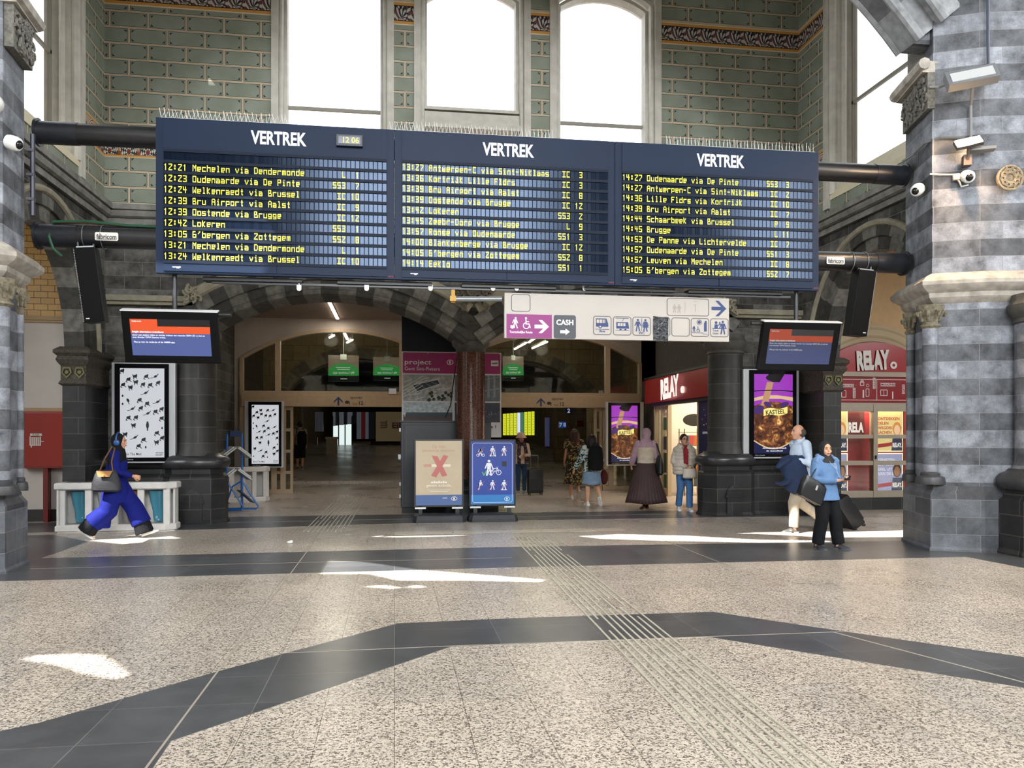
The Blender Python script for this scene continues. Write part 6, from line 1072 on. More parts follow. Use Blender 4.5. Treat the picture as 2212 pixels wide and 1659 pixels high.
# two A-frame notice stands
def aframe(label, u0, u1, v0, v1, kind):
    Yp = 15.0; a, b = PY(u0, v1, Yp), PY(u1, v0, Yp); W, H = b.x - a.x, b.z - a.z; cx = (a.x + b.x) / 2; root = thing('poster_stand', label, 'poster stand', (cx, Yp, 0))
    mb = MB(); pl = [(a.x + .04, Yp - .24), (b.x - .04, Yp - .24), (b.x + .02, Yp - .16), (b.x + .02, Yp + .2), (b.x - .04, Yp + .28), (a.x + .04, Yp + .28), (a.x - .02, Yp + .2), (a.x - .02, Yp - .16)]; stack(mb, pl, [(0, 0), (0, .05), (-.03, .12), (-.1, .14)]); mb.build('base', mat('2c2e33', .55, noise=.15), root)
    for x in (a.x + .12, b.x - .12): mb = MB(); mb.box(x - .035, x + .035, Yp, Yp + .05, .12, a.z + .02); mb.build('leg', BLK, root); mb = MB(); mb.box(x - .1, x + .1, Yp - .03, Yp + .07, a.z - .03, a.z + .0); mb.build('clamp', mat('d0d2d3', .35, metal=.5), root)
    mb = MB(); mb.box(a.x, b.x, Yp, Yp + .045, a.z, b.z); mb.build('frame', mat('12141a', .35), root, bevel=.006); m = .035
    o = Vector((a.x + m, Yp - .001, a.z + m)); w_, h_ = W - 2 * m, H - 2 * m; f = Flat(o, lift=.0012)
    if kind == 0:
        f.rect(0, 0, w_, h_); po = f.build('poster', mat('c4b498', .4, noise=.08, nscale=3), root); f = Flat(o, lift=.0012); f.rect(0, 0, w_, h_ * .16, 1); f.build('blue_foot', mat('4f6a9f', .4), po)
        f = Flat(o, lift=.0012); f.text('Op naar', w_ / 2, h_ * .89, .045 * h_, w_ * .3, align='C', z=1); f.text('peukvrije stations.', w_ / 2, h_ * .83, .045 * h_, w_ * .7, align='C', z=1); f.build('title', mat('b98a72', .5), po)
        f = Flat(o, lift=.0012); f.rect(w_ * .17, h_ * .595, w_ * .75, h_ * .635, 1); f.build('printed_cigarette', mat('e6dccb', .5), po); f = Flat(o, lift=.0012); f.rect(w_ * .17, h_ * .595, w_ * .34, h_ * .635, 2); f.build('printed_filter', mat('c9937f', .5), po)
        f = Flat(o, lift=.0012); f.poly([(w_ * x, h_ * y) for x, y in ((.33, .46), (.44, .43), (.70, .76), (.60, .78))], 3); f.poly([(w_ * x, h_ * y) for x, y in ((.34, .77), (.47, .76), (.68, .46), (.57, .44))], 3); f.build('printed_cross', mat('bf6f6a', .5), po)
        f = Flat(o, lift=.0012); [f.rect(w_ * (.33 + .05 * q), h_ * .34, w_ * (.37 + .05 * q), h_ * (.365 + .01 * (q % 2)), 1) for q in range(7)]; f.text('geen asbak.', w_ / 2, h_ * .29, .04 * h_, w_ * .55, align='C', z=2); f.rect(w_ * .25, h_ * .235, w_ * .75, h_ * .24, 1); f.rect(w_ * .3, h_ * .21, w_ * .7, h_ * .215, 1); f.ring(w_ * .83, h_ * .1, .05 * w_ * 1.2, .008, .04 * w_, z=2); f.text('B', w_ * .83, h_ * .082, .035 * h_, align='C', bold=.04, z=2); f.text('NMBS', w_ * .68, h_ * .1, .02 * h_, align='R', z=2); f.build('white_lettering', mat('efe9df', .5), po)
    else:
        f.rect(0, 0, w_, h_); po = f.build('poster', mat('27459b', .35), root); f = Flat(o, lift=.0012); f.rect(0, 0, w_, h_ * .15, 1); f.build('light_foot', mat('2d7fc4', .35), po); f = Flat(o, lift=.0012); f.rframe(w_ * .04, h_ * .03, w_ * .96, h_ * .97, .04, .006, 2)
        def rider(x, y, s, k):
            pict_person(f, x, y + s * .1, s, .3)
            if k == 'bike': f.ring(x - s * .3, y + s * .15, s * .16, s * .05, z=2); f.ring(x + s * .35, y + s * .15, s * .16, s * .05, z=2); f.strip([(x - s * .3, y + s * .15), (x + .05 * s, y + s * .4), (x + s * .35, y + s * .15)], s * .05, z=2)
            if k == 'scoot': f.strip([(x - s * .2, y + s * .05), (x + s * .3, y + s * .05), (x + s * .25, y + s * .7)], s * .05, z=2); f.disc(x + s * .32, y + s * .05, s * .07, z=2); f.disc(x - s * .22, y + s * .05, s * .07, z=2)
            if k == 'board': f.strip([(x - s * .3, y + s * .06), (x + s * .3, y + s * .06)], s * .06, z=2)
        rows = [(.22, .76, .13, 'bike'), (.5, .76, .15, 'scoot'), (.77, .76, .15, ''), (.22, .22, .15, ''), (.5, .22, .15, 'uni'), (.77, .22, .15, 'board')]
        for x, y, s, k in rows: rider(w_ * x, h_ * y, h_ * s, k)
        x, y, s = w_ * .42, h_ * .46, h_ * .25; pict_person(f, x, y + .0 * s, s, .0); f.ring(x + s * .12, y + s * .18, s * .15, s * .035, z=2); f.ring(x + s * .62, y + s * .18, s * .15, s * .035, z=2); f.strip([(x + s * .12, y + s * .18), (x + s * .25, y + s * .42), (x + s * .55, y + s * .45), (x + s * .62, y + s * .18)], s * .035, z=2); f.strip([(x + s * .25, y + s * .42), (x + s * .38, y + s * .2), (x + s * .55, y + s * .45), (x + s * .5, y + s * .52)], s * .03, z=2); f.ring(w_ * .84, h_ * .085, .06 * w_, .008, .045 * w_, z=2); f.text('B', w_ * .84, h_ * .068, .035 * h_, align='C', bold=.04, z=2); f.build('white_pictograms', mat('e8ecf4', .5), po)
        f = Flat(o, lift=.0012); [f.strip([(w_ * (x - .09), h_ * (y - .0)), (w_ * (x + .09), h_ * (y + .15))], .008, z=4) for x, y, s, k in rows]; f.build('red_slashes', mat('a84a5a', .5), po); f = Flat(o, lift=.0012); f.strip([(w_ * .27, h_ * .51), (w_ * .3, h_ * .46), (w_ * .36, h_ * .53)], .02, z=4); f.build('green_tick', mat('5fae7a', .5), po); f = Flat(o, lift=.0012); f.rect(w_ * .72, h_ * .6, w_ * .83, h_ * .68, 3); f.build('black_sticker', mat('18191d', .5), po)
aframe('notice stand with faded cream no smoking poster in front of the cabinet', 894, 1002, 948, 1096, 0); aframe('notice stand with blue bicycle rules poster in front of the column', 1013, 1114, 949, 1094, 1)

# small litter on the floor
p = PZ(626, 1174); mb = MB(); mb.ell((p.x, p.y, .02), .045, .03, .02, 10, 6); mb.ell((p.x + .02, p.y, .035), .025, .02, .015, 8, 5); tag(mb.build('crumpled_tissue', mat('e3e3e3', .7)), 'crumpled white tissue lying on the terrazzo floor', 'tissue')

# ================================================================ PEOPLE
SKIN = mat('c99577', .55, noise=.05, nscale=20); SKIN2 = mat('d9a98a', .55, noise=.05, nscale=20)
def floral(name, base, cols, sc=30., rnd=1.):
    m, nt, p = newmat(name); tc = N(nt, 'TexCoord').outputs['Object']; v = N(nt, 'TexVoronoi', {'Vector': tc, 'Scale': sc, 'Randomness': rnd}); s = N(nt, 'SeparateColor', {0: v.outputs['Color']}).outputs[0]
    r = N(nt, 'ValToRGB', {0: s}); r.color_ramp.interpolation = 'CONSTANT'; e = r.color_ramp.elements; e[0].position = 0; e[0].color = (*hexc(base), 1); e[1].position = .9; e[1].color = (*hexc(cols[-1]), 1)
    for k, c in enumerate(cols[:-1]): q = e.new(.4 + .5 * k / len(cols)); q.color = (*hexc(c), 1)
    nt.links.new(r.outputs[0], p.inputs['Base Color']); p.inputs['Roughness'].default_value = .8; return m
def cloth(h, rough=.8, bump=.35, sc=14): return mat(h, rough, noise=.12, nscale=10, bump=bump, bscale=sc, spec=.2)
DEF = dict(pel=(0, 0, .88), wst=(0, .0, 1.02), cst=(0, .01, 1.22), nk=(0, .015, 1.40), hd=(0, -.005, 1.535), sh=(.165, .015, 1.345), el=(.215, .03, 1.07), wr=(.215, -.05, .84), hip=(.085, 0, .86), kn=(.09, -.02, .475), an=(.09, .02, .085))
def V(*a): return Vector(a[0] if len(a) == 1 else a)
class Person:
    def __init__(s, name, label, loc, rz, H, **ov):
        k = H / 1.65; s.k = k; s.root = thing(name, label, 'person', loc, rz); J = {}
        for n, v in DEF.items():
            if n in ('sh', 'el', 'wr', 'hip', 'kn', 'an'):
                J['L' + n] = V(v); J['R' + n] = V(-v[0], v[1], v[2])      # L: viewer's right when facing the viewer
            else: J[n] = V(v)
        hd = {q: ov.pop(q) for q in list(ov) if q.startswith('_')}
        for n, v in ov.items(): J[n] = V(v)
        s.J = {n: v * k for n, v in J.items()}; s.o = hd
        s.hy = hd.get('_yaw', 0.); s.HR = Matrix.Rotation(s.hy, 3, 'Z') @ Matrix.Rotation(hd.get('_nod', 0.), 3, 'X'); s.ty = hd.get('_torso', 0.)
    def hq(s, x, y, z): return s.J['hd'] + s.HR @ (V(x, y, z) * s.k)
    def oval(s, mb, specs):         # horizontal rings: (centre, rx, ry[, yaw])
        mb.rings([[V(c) + rotz(a) @ V(rx * cos(2 * pi * i / 24), ry * sin(2 * pi * i / 24), 0) for i in range(24)] for c, rx, ry, a in specs])
    def foot_dir(s, sd): return V(s.o.get('_toe' + sd, (.15 if sd == 'L' else -.15, -1, 0))).normalized()
    def hand(s, mb, sd):
        k = s.k; w_ = s.J[sd + 'wr']; e = s.J[sd + 'el']; d = V(s.o.get('_hd' + sd, (w_ - e).normalized())).normalized(); pn = V(s.o.get('_pn' + sd, ((-1 if sd == 'L' else 1), .2, 0)));
        pn = (pn - d * pn.dot(d)).normalized(); sd_ = d.cross(pn) * (1 if sd == 'L' else -1); curl = s.o.get('_curl' + sd, .35)
        R = Matrix((sd_, pn, d)).transposed(); mb.ell(w_ + d * .045 * k, .04 * k, .017 * k, .055 * k, 10, 8, R); mb.tube([w_ - d * .03 * k, w_ + d * .03 * k], .024 * k, 8)
        for q, (off, L) in enumerate(((-.03, .065), (-.010, .075), (.011, .071), (.03, .056))):
            b = w_ + d * .083 * k + sd_ * -off * k; pts = [b - d * .02 * k, b]; a = 0
            for seg in (.45, .32, .26): a += curl * (1 + .12 * q); pts.append(pts[-1] + (d * cos(a) + pn * sin(a)) * L * seg * k)
            mb.tube(pts, [.0095 * k, .0095 * k, .009 * k, .008 * k, .0065 * k], 7)
        b = w_ + d * .025 * k + sd_ * .028 * k; t = (d * .75 + sd_ * .55 + pn * .35).normalized(); mb.tube([b, b + t * .03 * k, b + t * .055 * k + pn * .008 * k, b + (t * .5 + d * .5).normalized() * .075 * k + pn * .012 * k], [.013 * k, .012 * k, .0105 * k, .007 * k], 7)
    def body(s, skin, arms=True):
        k, J = s.k, s.J; mb = MB(); t = s.ty
        s.oval(mb, [(J['pel'] - V(0, 0, .08 * k), .08 * k, .07 * k, t), (J['pel'], .15 * k, .105 * k, t), (J['wst'], .125 * k, .09 * k, t), (J['cst'], .15 * k, .1 * k, t), ((J['cst'] + J['nk']) / 2 + V(0, 0, .02 * k), .15 * k, .085 * k, t), (J['nk'] - V(0, 0, .01 * k), .065 * k, .06 * k, t)])
        mb.tube([J['nk'] - V(0, 0, .05 * k), J['hd'] - V(0, -.012 * k, .05 * k)], .048 * k, 12)
        for q in 'LR':
            mb.tube([J[q + 'sh'] * .7 + J['nk'] * .3, J[q + 'sh'], J[q + 'sh'] * .5 + J[q + 'el'] * .5, J[q + 'el'], J[q + 'el'] * .6 + J[q + 'wr'] * .4, J[q + 'wr']], [v * k for v in (.05, .052, .042, .034, .036, .024)], 12); mb.ell(J[q + 'sh'], .055 * k, .055 * k, .055 * k, 10, 8); s.hand(mb, q)
            a = J[q + 'an']; mb.tube([J[q + 'hip'] + V(0, 0, .03 * k), J[q + 'hip'] * .6 + J[q + 'kn'] * .4, J[q + 'kn'], J[q + 'kn'] * .68 + J[q + 'an'] * .32 + V(0, .012 * k, 0), a], [v * k for v in (.085, .075, .052, .054, .033)], 14)
            d = s.foot_dir(q); mb.tube([a, a - V(0, 0, .035 * k) - d * .02 * k], .036 * k, 10); mb.tube([a - V(0, 0, .045 * k) - d * .05 * k, a - V(0, 0, .045 * k) + d * .06 * k, a - V(0, 0, .055 * k) + d * .15 * k], [.034 * k, .038 * k, .03 * k], 10, flat=.7)
        R = s.HR; h = s.hq
        mb.ell(h(0, .012, .02), .074 * k, .092 * k, .098 * k, 20, 14, R); mb.ell(h(0, -.022, -.035), .056 * k, .064 * k, .078 * k, 16, 10, R); mb.ell(h(0, -.05, -.085), .03 * k, .028 * k, .024 * k, 10, 8, R)
        mb.tube([h(0, -.082, .02), h(0, -.099, -.016), h(0, -.085, -.026)], [.007 * k, .012 * k, .009 * k], 8); mb.ell(h(0, -.083, -.055), .024 * k, .012 * k, .009 * k, 10, 6, R)
        for q in (-1, 1): mb.ell(h(q * .076, .012, -.005), .01 * k, .018 * k, .03 * k, 8, 6, R); mb.ell(h(q * .04, -.064, -.022), .022 * k, .014 * k, .022 * k, 8, 6, R); mb.ell(h(q * .032, -.078, .033), .026 * k, .012 * k, .008 * k, 8, 6, R)
        b = mb.build('body', skin, s.root, local=True, smooth=True, remesh=.007, smth=5, angle=180); s.b = b
        if s.o.get('_face', True):
            for q in (-1, 1):
                e = MB(); e.ell(h(q * .032, -.0795, .012), .0125 * k, .007 * k, .0055 * k, 10, 6, R); eye = e.build('eye', mat('b9b0aa', .4), s.root, local=True, smooth=True); e = MB(); e.ell(h(q * .032, -.084, .012), .0062 * k, .005 * k, .0058 * k, 8, 6, R); e.build('iris', mat('1d120d', .2), eye, local=True, smooth=True)
                e = MB(); e.tube([h(q * .05, -.075, .03), h(q * .034, -.086, .037), h(q * .014, -.086, .031)], [.003 * k, .0055 * k, .004 * k], 6); e.build('eyebrow', mat('20150f', .8), s.root, local=True)
            e = MB(); e.tube([h(-.024, -.088, -.054), h(-.01, -.0955, -.051), h(0, -.0955, -.053), h(.01, -.0955, -.051), h(.024, -.088, -.054)], [.003 * k, .0065 * k, .007 * k, .0065 * k, .003 * k], 6); e.build('lips', mat('a05a50', .5), s.root, local=True, smooth=True)
        return s
    def part(s, name, mb, m, rm=.012, sm=2, par=None): return mb.build(name, m, par or s.root, local=True, smooth=True, remesh=rm, smth=sm, angle=180)
    def top(s, name, m, hem=.80, loose=.02, sl=(1, 1), slr=(.072, .058, .045), flare=.02, fold=None, short=False, collar=True, rm=.012):
        k, J, L = s.k, s.J, loose * s.k; mb = MB(); t = s.ty; hz = V(J['pel'].x, J['pel'].y, hem * k)
        s.oval(mb, [(hz, (.165 + flare) * k + L, (.115 + flare) * k + L, t), (J['pel'] + V(0, 0, .03 * k), .16 * k + L, .115 * k + L, t), (J['wst'], .14 * k + L, .105 * k + L, t), (J['cst'], .16 * k + L, .115 * k + L, t), ((J['cst'] + J['nk']) / 2 + V(0, 0, .03 * k), .16 * k + L * .7, .095 * k + L * .7, t), (J['nk'] - V(0, 0, .025 * k), .085 * k, .075 * k, t), (J['nk'] + V(0, 0, .025 * k if collar else 0), .066 * k, .066 * k, t)])
        for q, on in zip('LR', sl):
            if not on: continue
            a, b, c = J[q + 'sh'], J[q + 'el'], J[q + 'wr']
            if short: mb.tube([a * .75 + J['nk'] * .25, a, a * .45 + b * .55], [slr[0] * k, slr[0] * k, slr[0] * 1.05 * k], 14)
            else: mb.tube([a * .75 + J['nk'] * .25, a, a * .5 + b * .5, b, b * .5 + c * .5, c * .93 + b * .07], [slr[0] * k, slr[0] * k, (slr[0] + slr[1]) / 2 * k, slr[1] * k, (slr[1] + slr[2]) / 2 * k, slr[2] * k], 14); mb.ell(b, slr[1] * k, slr[1] * k, slr[1] * k, 10, 8)
            mb.ell(a, slr[0] * k, slr[0] * k, slr[0] * k, 10, 8)
        return s.part(name, mb, m, rm)
    def trousers(s, name, m, r=(.095, .07, .055), hem=.09, rm=.012, seat=True):
        k, J = s.k, s.J; mb = MB(); t = s.ty
        if seat: s.oval(mb, [(J['pel'] - V(0, 0, .1 * k), .13 * k, .1 * k, t), (J['pel'], .17 * k, .125 * k, t), (J['wst'] - V(0, 0, .02 * k), .145 * k, .11 * k, t)])
        for q in 'LR':
            a, b, c = J[q + 'hip'], J[q + 'kn'], J[q + 'an']; e = c + (b - c).normalized() * max(0, (hem - .085)) * k
            mb.tube([a + V(0, 0, .04 * k), a * .5 + b * .5, b, b * .5 + e * .5 + V(0, .01 * k, 0), e], [r[0] * k, (r[0] + r[1]) / 2 * k, r[1] * k, (r[1] + r[2]) / 2 * k, r[2] * k], 16); mb.ell(b, r[1] * k, r[1] * k, r[1] * k, 10, 8)
        return s.part(name, mb, m, rm)
    def skirt(s, name, m, z0, z1, r0, r1, pleats=0, amp=0., off=(0, 0), flat=.8):
        k, J = s.k, s.J; mb = MB(); n = 96; rings = []
        for q in range(9):
            t = q / 8; z = z0 + (z1 - z0) * t; r = r0 + (r1 - r0) * t ** .8
            rings.append([V(J['pel'].x + off[0] * t * k + (r * (1 + amp * t * (sin(pleats * a) + .4 * sin(pleats * 2.3 * a + 1)))) * cos(a) * k, J['pel'].y + off[1] * t * k + r * flat * (1 + amp * t * sin(pleats * a)) * sin(a) * k, z * k + .012 * t * sin(3 * a) * k) for a in [2 * pi * i / n for i in range(n)]])
        inner = [[c + (p - c) * .97 for p in R for c in [V(sum((x.x for x in R)) / n, sum((x.y for x in R)) / n, R[0].z)]] for R in rings[::-1]]
        mb.rings(rings[::1] + inner, cap=False); return mb.build(name, m, s.root, local=True, smooth=True, angle=180)
    def shoes(s, up, sole, kind='shoe', mid=None):
        k = s.k
        for q in 'LR':
            a = s.J[q + 'an']; d = s.foot_dir(q); side = V(0, 0, 1).cross(d).normalized(); n = d.cross(side) * -1; n = n if n.z > 0 else -n; g = a - n * .085 * k
            def ring(t, w_, h): c = g + d * t * k; return [c + side * w_ * k * cos(x) + n * (max(0, sin(x)) * h + .012) * k for x in [2 * pi * i / 14 for i in range(14)]]
            mb = MB(); mb.rings([ring(-.075, .012, .04), ring(-.065, .03, .075), ring(-.03, .036, .095), ring(.02, .038, .085), ring(.08, .043, .055), ring(.14, .042, .042), ring(.175, .03, .032), ring(.188, .01, .015)]); sh = mb.build(kind, up, s.root, local=True, smooth=True, angle=180)
            mb = MB(); prof = [(-.08, .012), (-.07, .034), (-.03, .039), (.03, .036), (.09, .046), (.14, .045), (.18, .032), (.195, .01)]; pts = [g + d * t * k + side * w_ * k for t, w_ in prof] + [g + d * t * k - side * w_ * k for t, w_ in prof[::-1]]; mb.prism(pts, n * .026 * k); mb.build('sole', sole, sh, local=True)
    def ellpart(s, name, m, specs, rm=.009, sm=3, par=None):
        mb = MB()
        for c, rx, ry, rz_2 in specs: mb.ell(s.hq(*c), rx * s.k, ry * s.k, rz_2 * s.k, 18, 12, s.HR)
        return s.part(name, mb, m, rm, sm, par)
    def hijab(s, m, drape=.2, back=.0):
        k, J = s.k, s.J; mb = MB(); mb.ell(s.hq(0, .035, .025), .094 * k, .105 * k, .118 * k, 22, 14, s.HR); mb.ell(s.hq(0, .03, -.06), .082 * k, .095 * k, .1 * k, 18, 12, s.HR); mb.ell(s.hq(0, -.025, -.125), .062 * k, .06 * k, .04 * k, 14, 10, s.HR)
        s.oval(mb, [(J['nk'] - V(0, .0, .10 * k + drape * .3 * k), .19 * k, .13 * k, s.ty), (J['nk'] - V(0, 0, .02 * k), .15 * k, .115 * k, s.ty), (J['nk'] + V(0, 0, .05 * k), .085 * k, .09 * k, s.ty)])
        if back: s.oval(mb, [(J['cst'] + V(0, .1 * k, -.1 * k), .11 * k, .035 * k, s.ty), (J['cst'] + V(0, .1 * k, .02 * k), .14 * k, .05 * k, s.ty), (J['nk'] + V(0, .06 * k, -.02 * k), .12 * k, .07 * k, s.ty)])
        return s.part('headscarf', mb, m, .009, 3)
    def hair(s, m, long=0., bun=False, wide=.092, balding=False):
        sp = [((0, .03, .035), wide, .098, .105)]
        if balding: sp = [((0, .045, .0), .086, .085, .075)]
        if long: sp += [((0, .055, -.06), wide * .98, .075, .12), ((0, .065, -.06 - long * .5), wide * 1.05, .06, long * .7)]
        if long and not s.o.get('_face', True):
            mb = MB(); rr = random.Random(int(long * 100)); k = s.k
            for c, rx, ry, rz_2 in sp[:1]: mb.ell(s.hq(*c), rx * k, ry * k, rz_2 * k, 18, 12, s.HR)
            for i in range(34):
                t = -.35 + (pi + .7) * i / 33; x, y = cos(t), sin(t); L = long * rr.uniform(.85, 1.15); wv = rr.uniform(-.012, .012)
                mb.tube([s.hq(x * .05, .03 + y * .05, .115), s.hq(x * .09, .03 + y * .095, .04), s.hq(x * .1 + wv, .03 + y * .1, -.05), s.hq(x * .112 - wv, .035 + y * .098, -.05 - L * .55), s.hq(x * .118 + wv, .04 + y * .085, -.06 - L)], [.02 * k, .024 * k, .022 * k, .02 * k, .009 * k], 7)
            return s.part('hair', mb, m, .006, 1)
        if bun: sp += [((0, .13, .05), .04, .04, .045)]
        return s.ellpart('hair', m, sp)
def bag(name, label, root_loc, build): root = thing(name, label, 'bag', root_loc); build(root); return root
def W2(p, q): return p.root.matrix_basis @ V(q) if False else Matrix.LocRotScale(p.root.location, p.root.rotation_euler, None) @ V(q)
BLACKC = cloth('121317'); NAVYC = cloth('1b2742')

# 1 --- woman in royal blue striding to the right
p = PZ(252, 1163); a = Person('person', 'woman in long royal blue dress and black headscarf striding right past the bins', (p.x, p.y, 0), radians(90), 1.62, pel=(0, 0, .84), wst=(0, -.01, .98), cst=(0, -.02, 1.2), nk=(0, -.015, 1.38), hd=(0, -.05, 1.52), Lsh=(.16, -.0, 1.33), Rsh=(-.16, -.02, 1.33), Lel=(.21, .17, 1.1), Lwr=(.2, .2, .88), Rel=(-.21, -.07, 1.06), Rwr=(-.2, -.31, .99), Lhip=(.08, .0, .82), Rhip=(-.08, 0, .82), Lkn=(.08, -.24, .47), Lan=(.08, -.40, .115), Rkn=(-.08, .1, .44), Ran=(-.08, .42, .17), _toeL=(.05, -1, .35), _toeR=(-.05, -.85, -.55), _nod=.05, _curlR=.9)
a.body(SKIN); a.shoes(mat('c9c5bc', .6), mat('dcd9d2', .6)); BLUE = cloth('0d1768', .8)
mb = MB(); k, J = a.k, a.J
for q, sgn in (('L', -1), ('R', 1)):
    hp, kn, an = J[q + 'hip'], J[q + 'kn'], J[q + 'an']; low = kn * .3 + an * .7
    mb.tube([hp + V(0, 0, .05), hp * .5 + kn * .5, kn, kn * .5 + low * .5, low], [.13, .135, .14, .145, .15], 18)
    tb = MB(); tb.tube([kn * .5 + an * .5, an + (kn - an).normalized() * .1, an + V(0, 0, -.045)], [.11, .13, .14], 16); a.part('trouser_leg', tb, BLACKC)
a.oval(mb, [(V(0, .03, .56), .15, .2, 0), (V(0, .02, .68), .175, .2, 0), (J['pel'], .175, .175, 0), (J['wst'], .15, .135, 0), (J['cst'], .165, .135, 0), (J['nk'] - V(0, 0, .04), .1, .08, 0), (J['nk'], .06, .06, 0)])
for q in 'LR': mb.tube([J[q + 'sh'] * .7 + J['nk'] * .3, J[q + 'sh'], J[q + 'el'], J[q + 'wr'] * .95 + J[q + 'el'] * .05], [.075, .075, .062, .045], 14)
mb.tube([V(0, .12, .6), V(0.02, .14, .3), V(.02, .15, .16)], [.12, .1, .09], 12, flat=.5); a.part('dress', mb, BLUE, .014, 3); a.hijab(BLACKC, .3, back=1)
e = MB(); e.tube([a.hq(.098 * cos(t), .03, .03 + .118 * sin(t)) for t in [pi * i / 14 for i in range(15)]], .012, 8)
for s_ in (-1, 1): e.ell(a.hq(s_ * .1, .02, -.01), .022, .045, .05, 12, 8, a.HR)
hp_ = e.build('headphones', mat('26508a', .35), None, smooth=True); hp_.location = a.root.location; hp_.rotation_euler = a.root.rotation_euler; tag(hp_, 'blue over ear headphones worn over the black headscarf', 'headphones')
def b1(root):
    q = lambda x, y, z: W2(a, (x, y, z)); mb = MB(); mb.rings([[q(-.27 + .085 * cos(t) * w_, .06 + .2 * sin(t) * w2, z) for t in [2 * pi * i / 20 for i in range(20)]] for w_, w2, z in ((.5, .8, .74), (.95, 1.08, .77), (1, 1.05, .87), (.8, .85, 1.0), (.4, .68, 1.07))]); mb.build('bag_body', mat('14151a', .6, bump=.3, bscale=12), root, smooth=True)
    mb = MB(); mb.prism([q(-.365, -.06, 1.06), q(-.365, .17, 1.06), q(-.375, .14, .975), q(-.375, -.02, .975)], q(-.012, 0, 0) - q(0, 0, 0)); fl_ = mb.build('flap', mat('a5743f', .55), root); mb = MB(); mb.ell(q(-.39, .06, .995), .012, .012, .012, 8, 6); mb.build('snap', mat('d8b870', .3, metal=.8), fl_)
    mb = MB(); mb.tube([q(-.3, .15, 1.05), q(-.27, .08, 1.25), q(-.2, .0, 1.43), q(-.21, -.04, 1.40), q(-.29, -.02, 1.2), q(-.3, -.04, 1.05)], .011, 6, flat=.5); mb.build('strap', mat('5a3a22', .6), root, smooth=True)
bag('handbag', 'black shoulder bag with tan leather flap carried by the woman in royal blue', W2(a, (-.27, .22, .74)), b1)

# 2 --- woman with the bucket hat
p = PZ(1126, 1067); a = Person('person', 'woman in pale bucket hat, dark scarf and jeans standing beside a black suitcase', (p.x, p.y, 0), radians(6), 1.6, Lel=(.22, .0, 1.08), Lwr=(.06, -.2, 1.08), Rel=(-.22, .0, 1.08), Rwr=(-.03, -.19, 1.02), _hdL=(-.9, -.3, 0), _hdR=(.9, -.3, .1), _pnL=(0, 0, -1), _pnR=(0, 0, 1), _curlL=.6, _curlR=.7)
a.body(SKIN); a.trousers('jeans', cloth('2f4763'), (.09, .066, .052)); a.top('sweater', cloth('d8c8b5'), .84); a.shoes(mat('8f8d8a', .6), mat('c9c8c6', .6)); a.hair(mat('1a1210', .6), .2)
mb = MB(); mb.lathe([(.155, -.005), (.15, .01), (.105, .065), (.1, .12), (.085, .145), (.03, .155)], (0, 0, 0), 28); hat = mb.build('bucket_hat', cloth('d3b3a0'), None, smooth=True); hat.location = W2(a, tuple(a.hq(0, .012, .02))); hat.rotation_euler = (0, 0, a.root.rotation_euler.z); tag(hat, 'pale pink bucket hat on the woman beside the suitcase', 'hat')
mb = MB(); k = a.k; mb.tube([V(.07, -.09, 1.4) * k, V(.1, -.13, 1.2) * k, V(.11, -.15, .98) * k, V(.1, -.14, .85) * k], .05, 10, flat=.5); mb.tube([V(-.07, -.09, 1.4) * k, V(-.1, -.13, 1.2) * k, V(-.1, -.15, .98) * k, V(-.1, -.14, .8) * k], .055, 10, flat=.5); mb.tube([V(.1, -.02, 1.42) * k, V(0, .07, 1.43) * k, V(-.1, -.02, 1.42) * k, V(0, -.1, 1.38) * k, V(.1, -.02, 1.42) * k], .045, 10); a.part('scarf', mb, floral('scarf_print', '1c1a26', ['30202c', '6a4a55', '242a40'], 40))
def suitcase(label, base, W, D, H, rz, tilt=0., col='131418'):
    root = thing('suitcase', label, 'suitcase', base, rz); root.rotation_euler = (tilt, 0, rz); mb = MB(); mb.cbox((0, 0, .05 + H / 2), W, D, H); b = mb.build('shell', mat(col, .5, bump=.2, bscale=15), root, local=True, bevel=.035, smooth=True)
    mb = MB(); mb.cbox((0, -D / 2 - .012, .05 + H * .36), W * .82, .03, H * .5); mb.build('front_pocket', mat('17191d', .6), root, local=True, bevel=.012)
    for x in (-.4, .4):
        for y in (-.35, .35): mb = MB(); mb.tube([(x * W - .012, y * D, .028), (x * W + .012, y * D, .028)], .028, 12); mb.build('wheel', mat('2a2b2e', .5), root, local=True)
    mb = MB(); [mb.tube([(x * W, D * .35, .05 + H - .02), (x * W, D * .35, H + .42)], .009, 6) for x in (-.25, .25)]; mb.tube([(-.25 * W, D * .35, H + .42), (.25 * W, D * .35, H + .42)], .014, 8); mb.build('pull_handle', mat('77797c', .4, metal=.6), root, local=True)
    mb = MB(); mb.tube([(-.1, 0, .05 + H), (-.08, 0, .08 + H), (.08, 0, .08 + H), (.1, 0, .05 + H)], .012, 8); mb.build('carry_handle', mat('1d1e21', .5), root, local=True); return root
p = PZ(1156, 1069); suitcase('upright black suitcase standing next to the woman in the bucket hat', (p.x, p.y, 0), .40, .26, .62, radians(4))

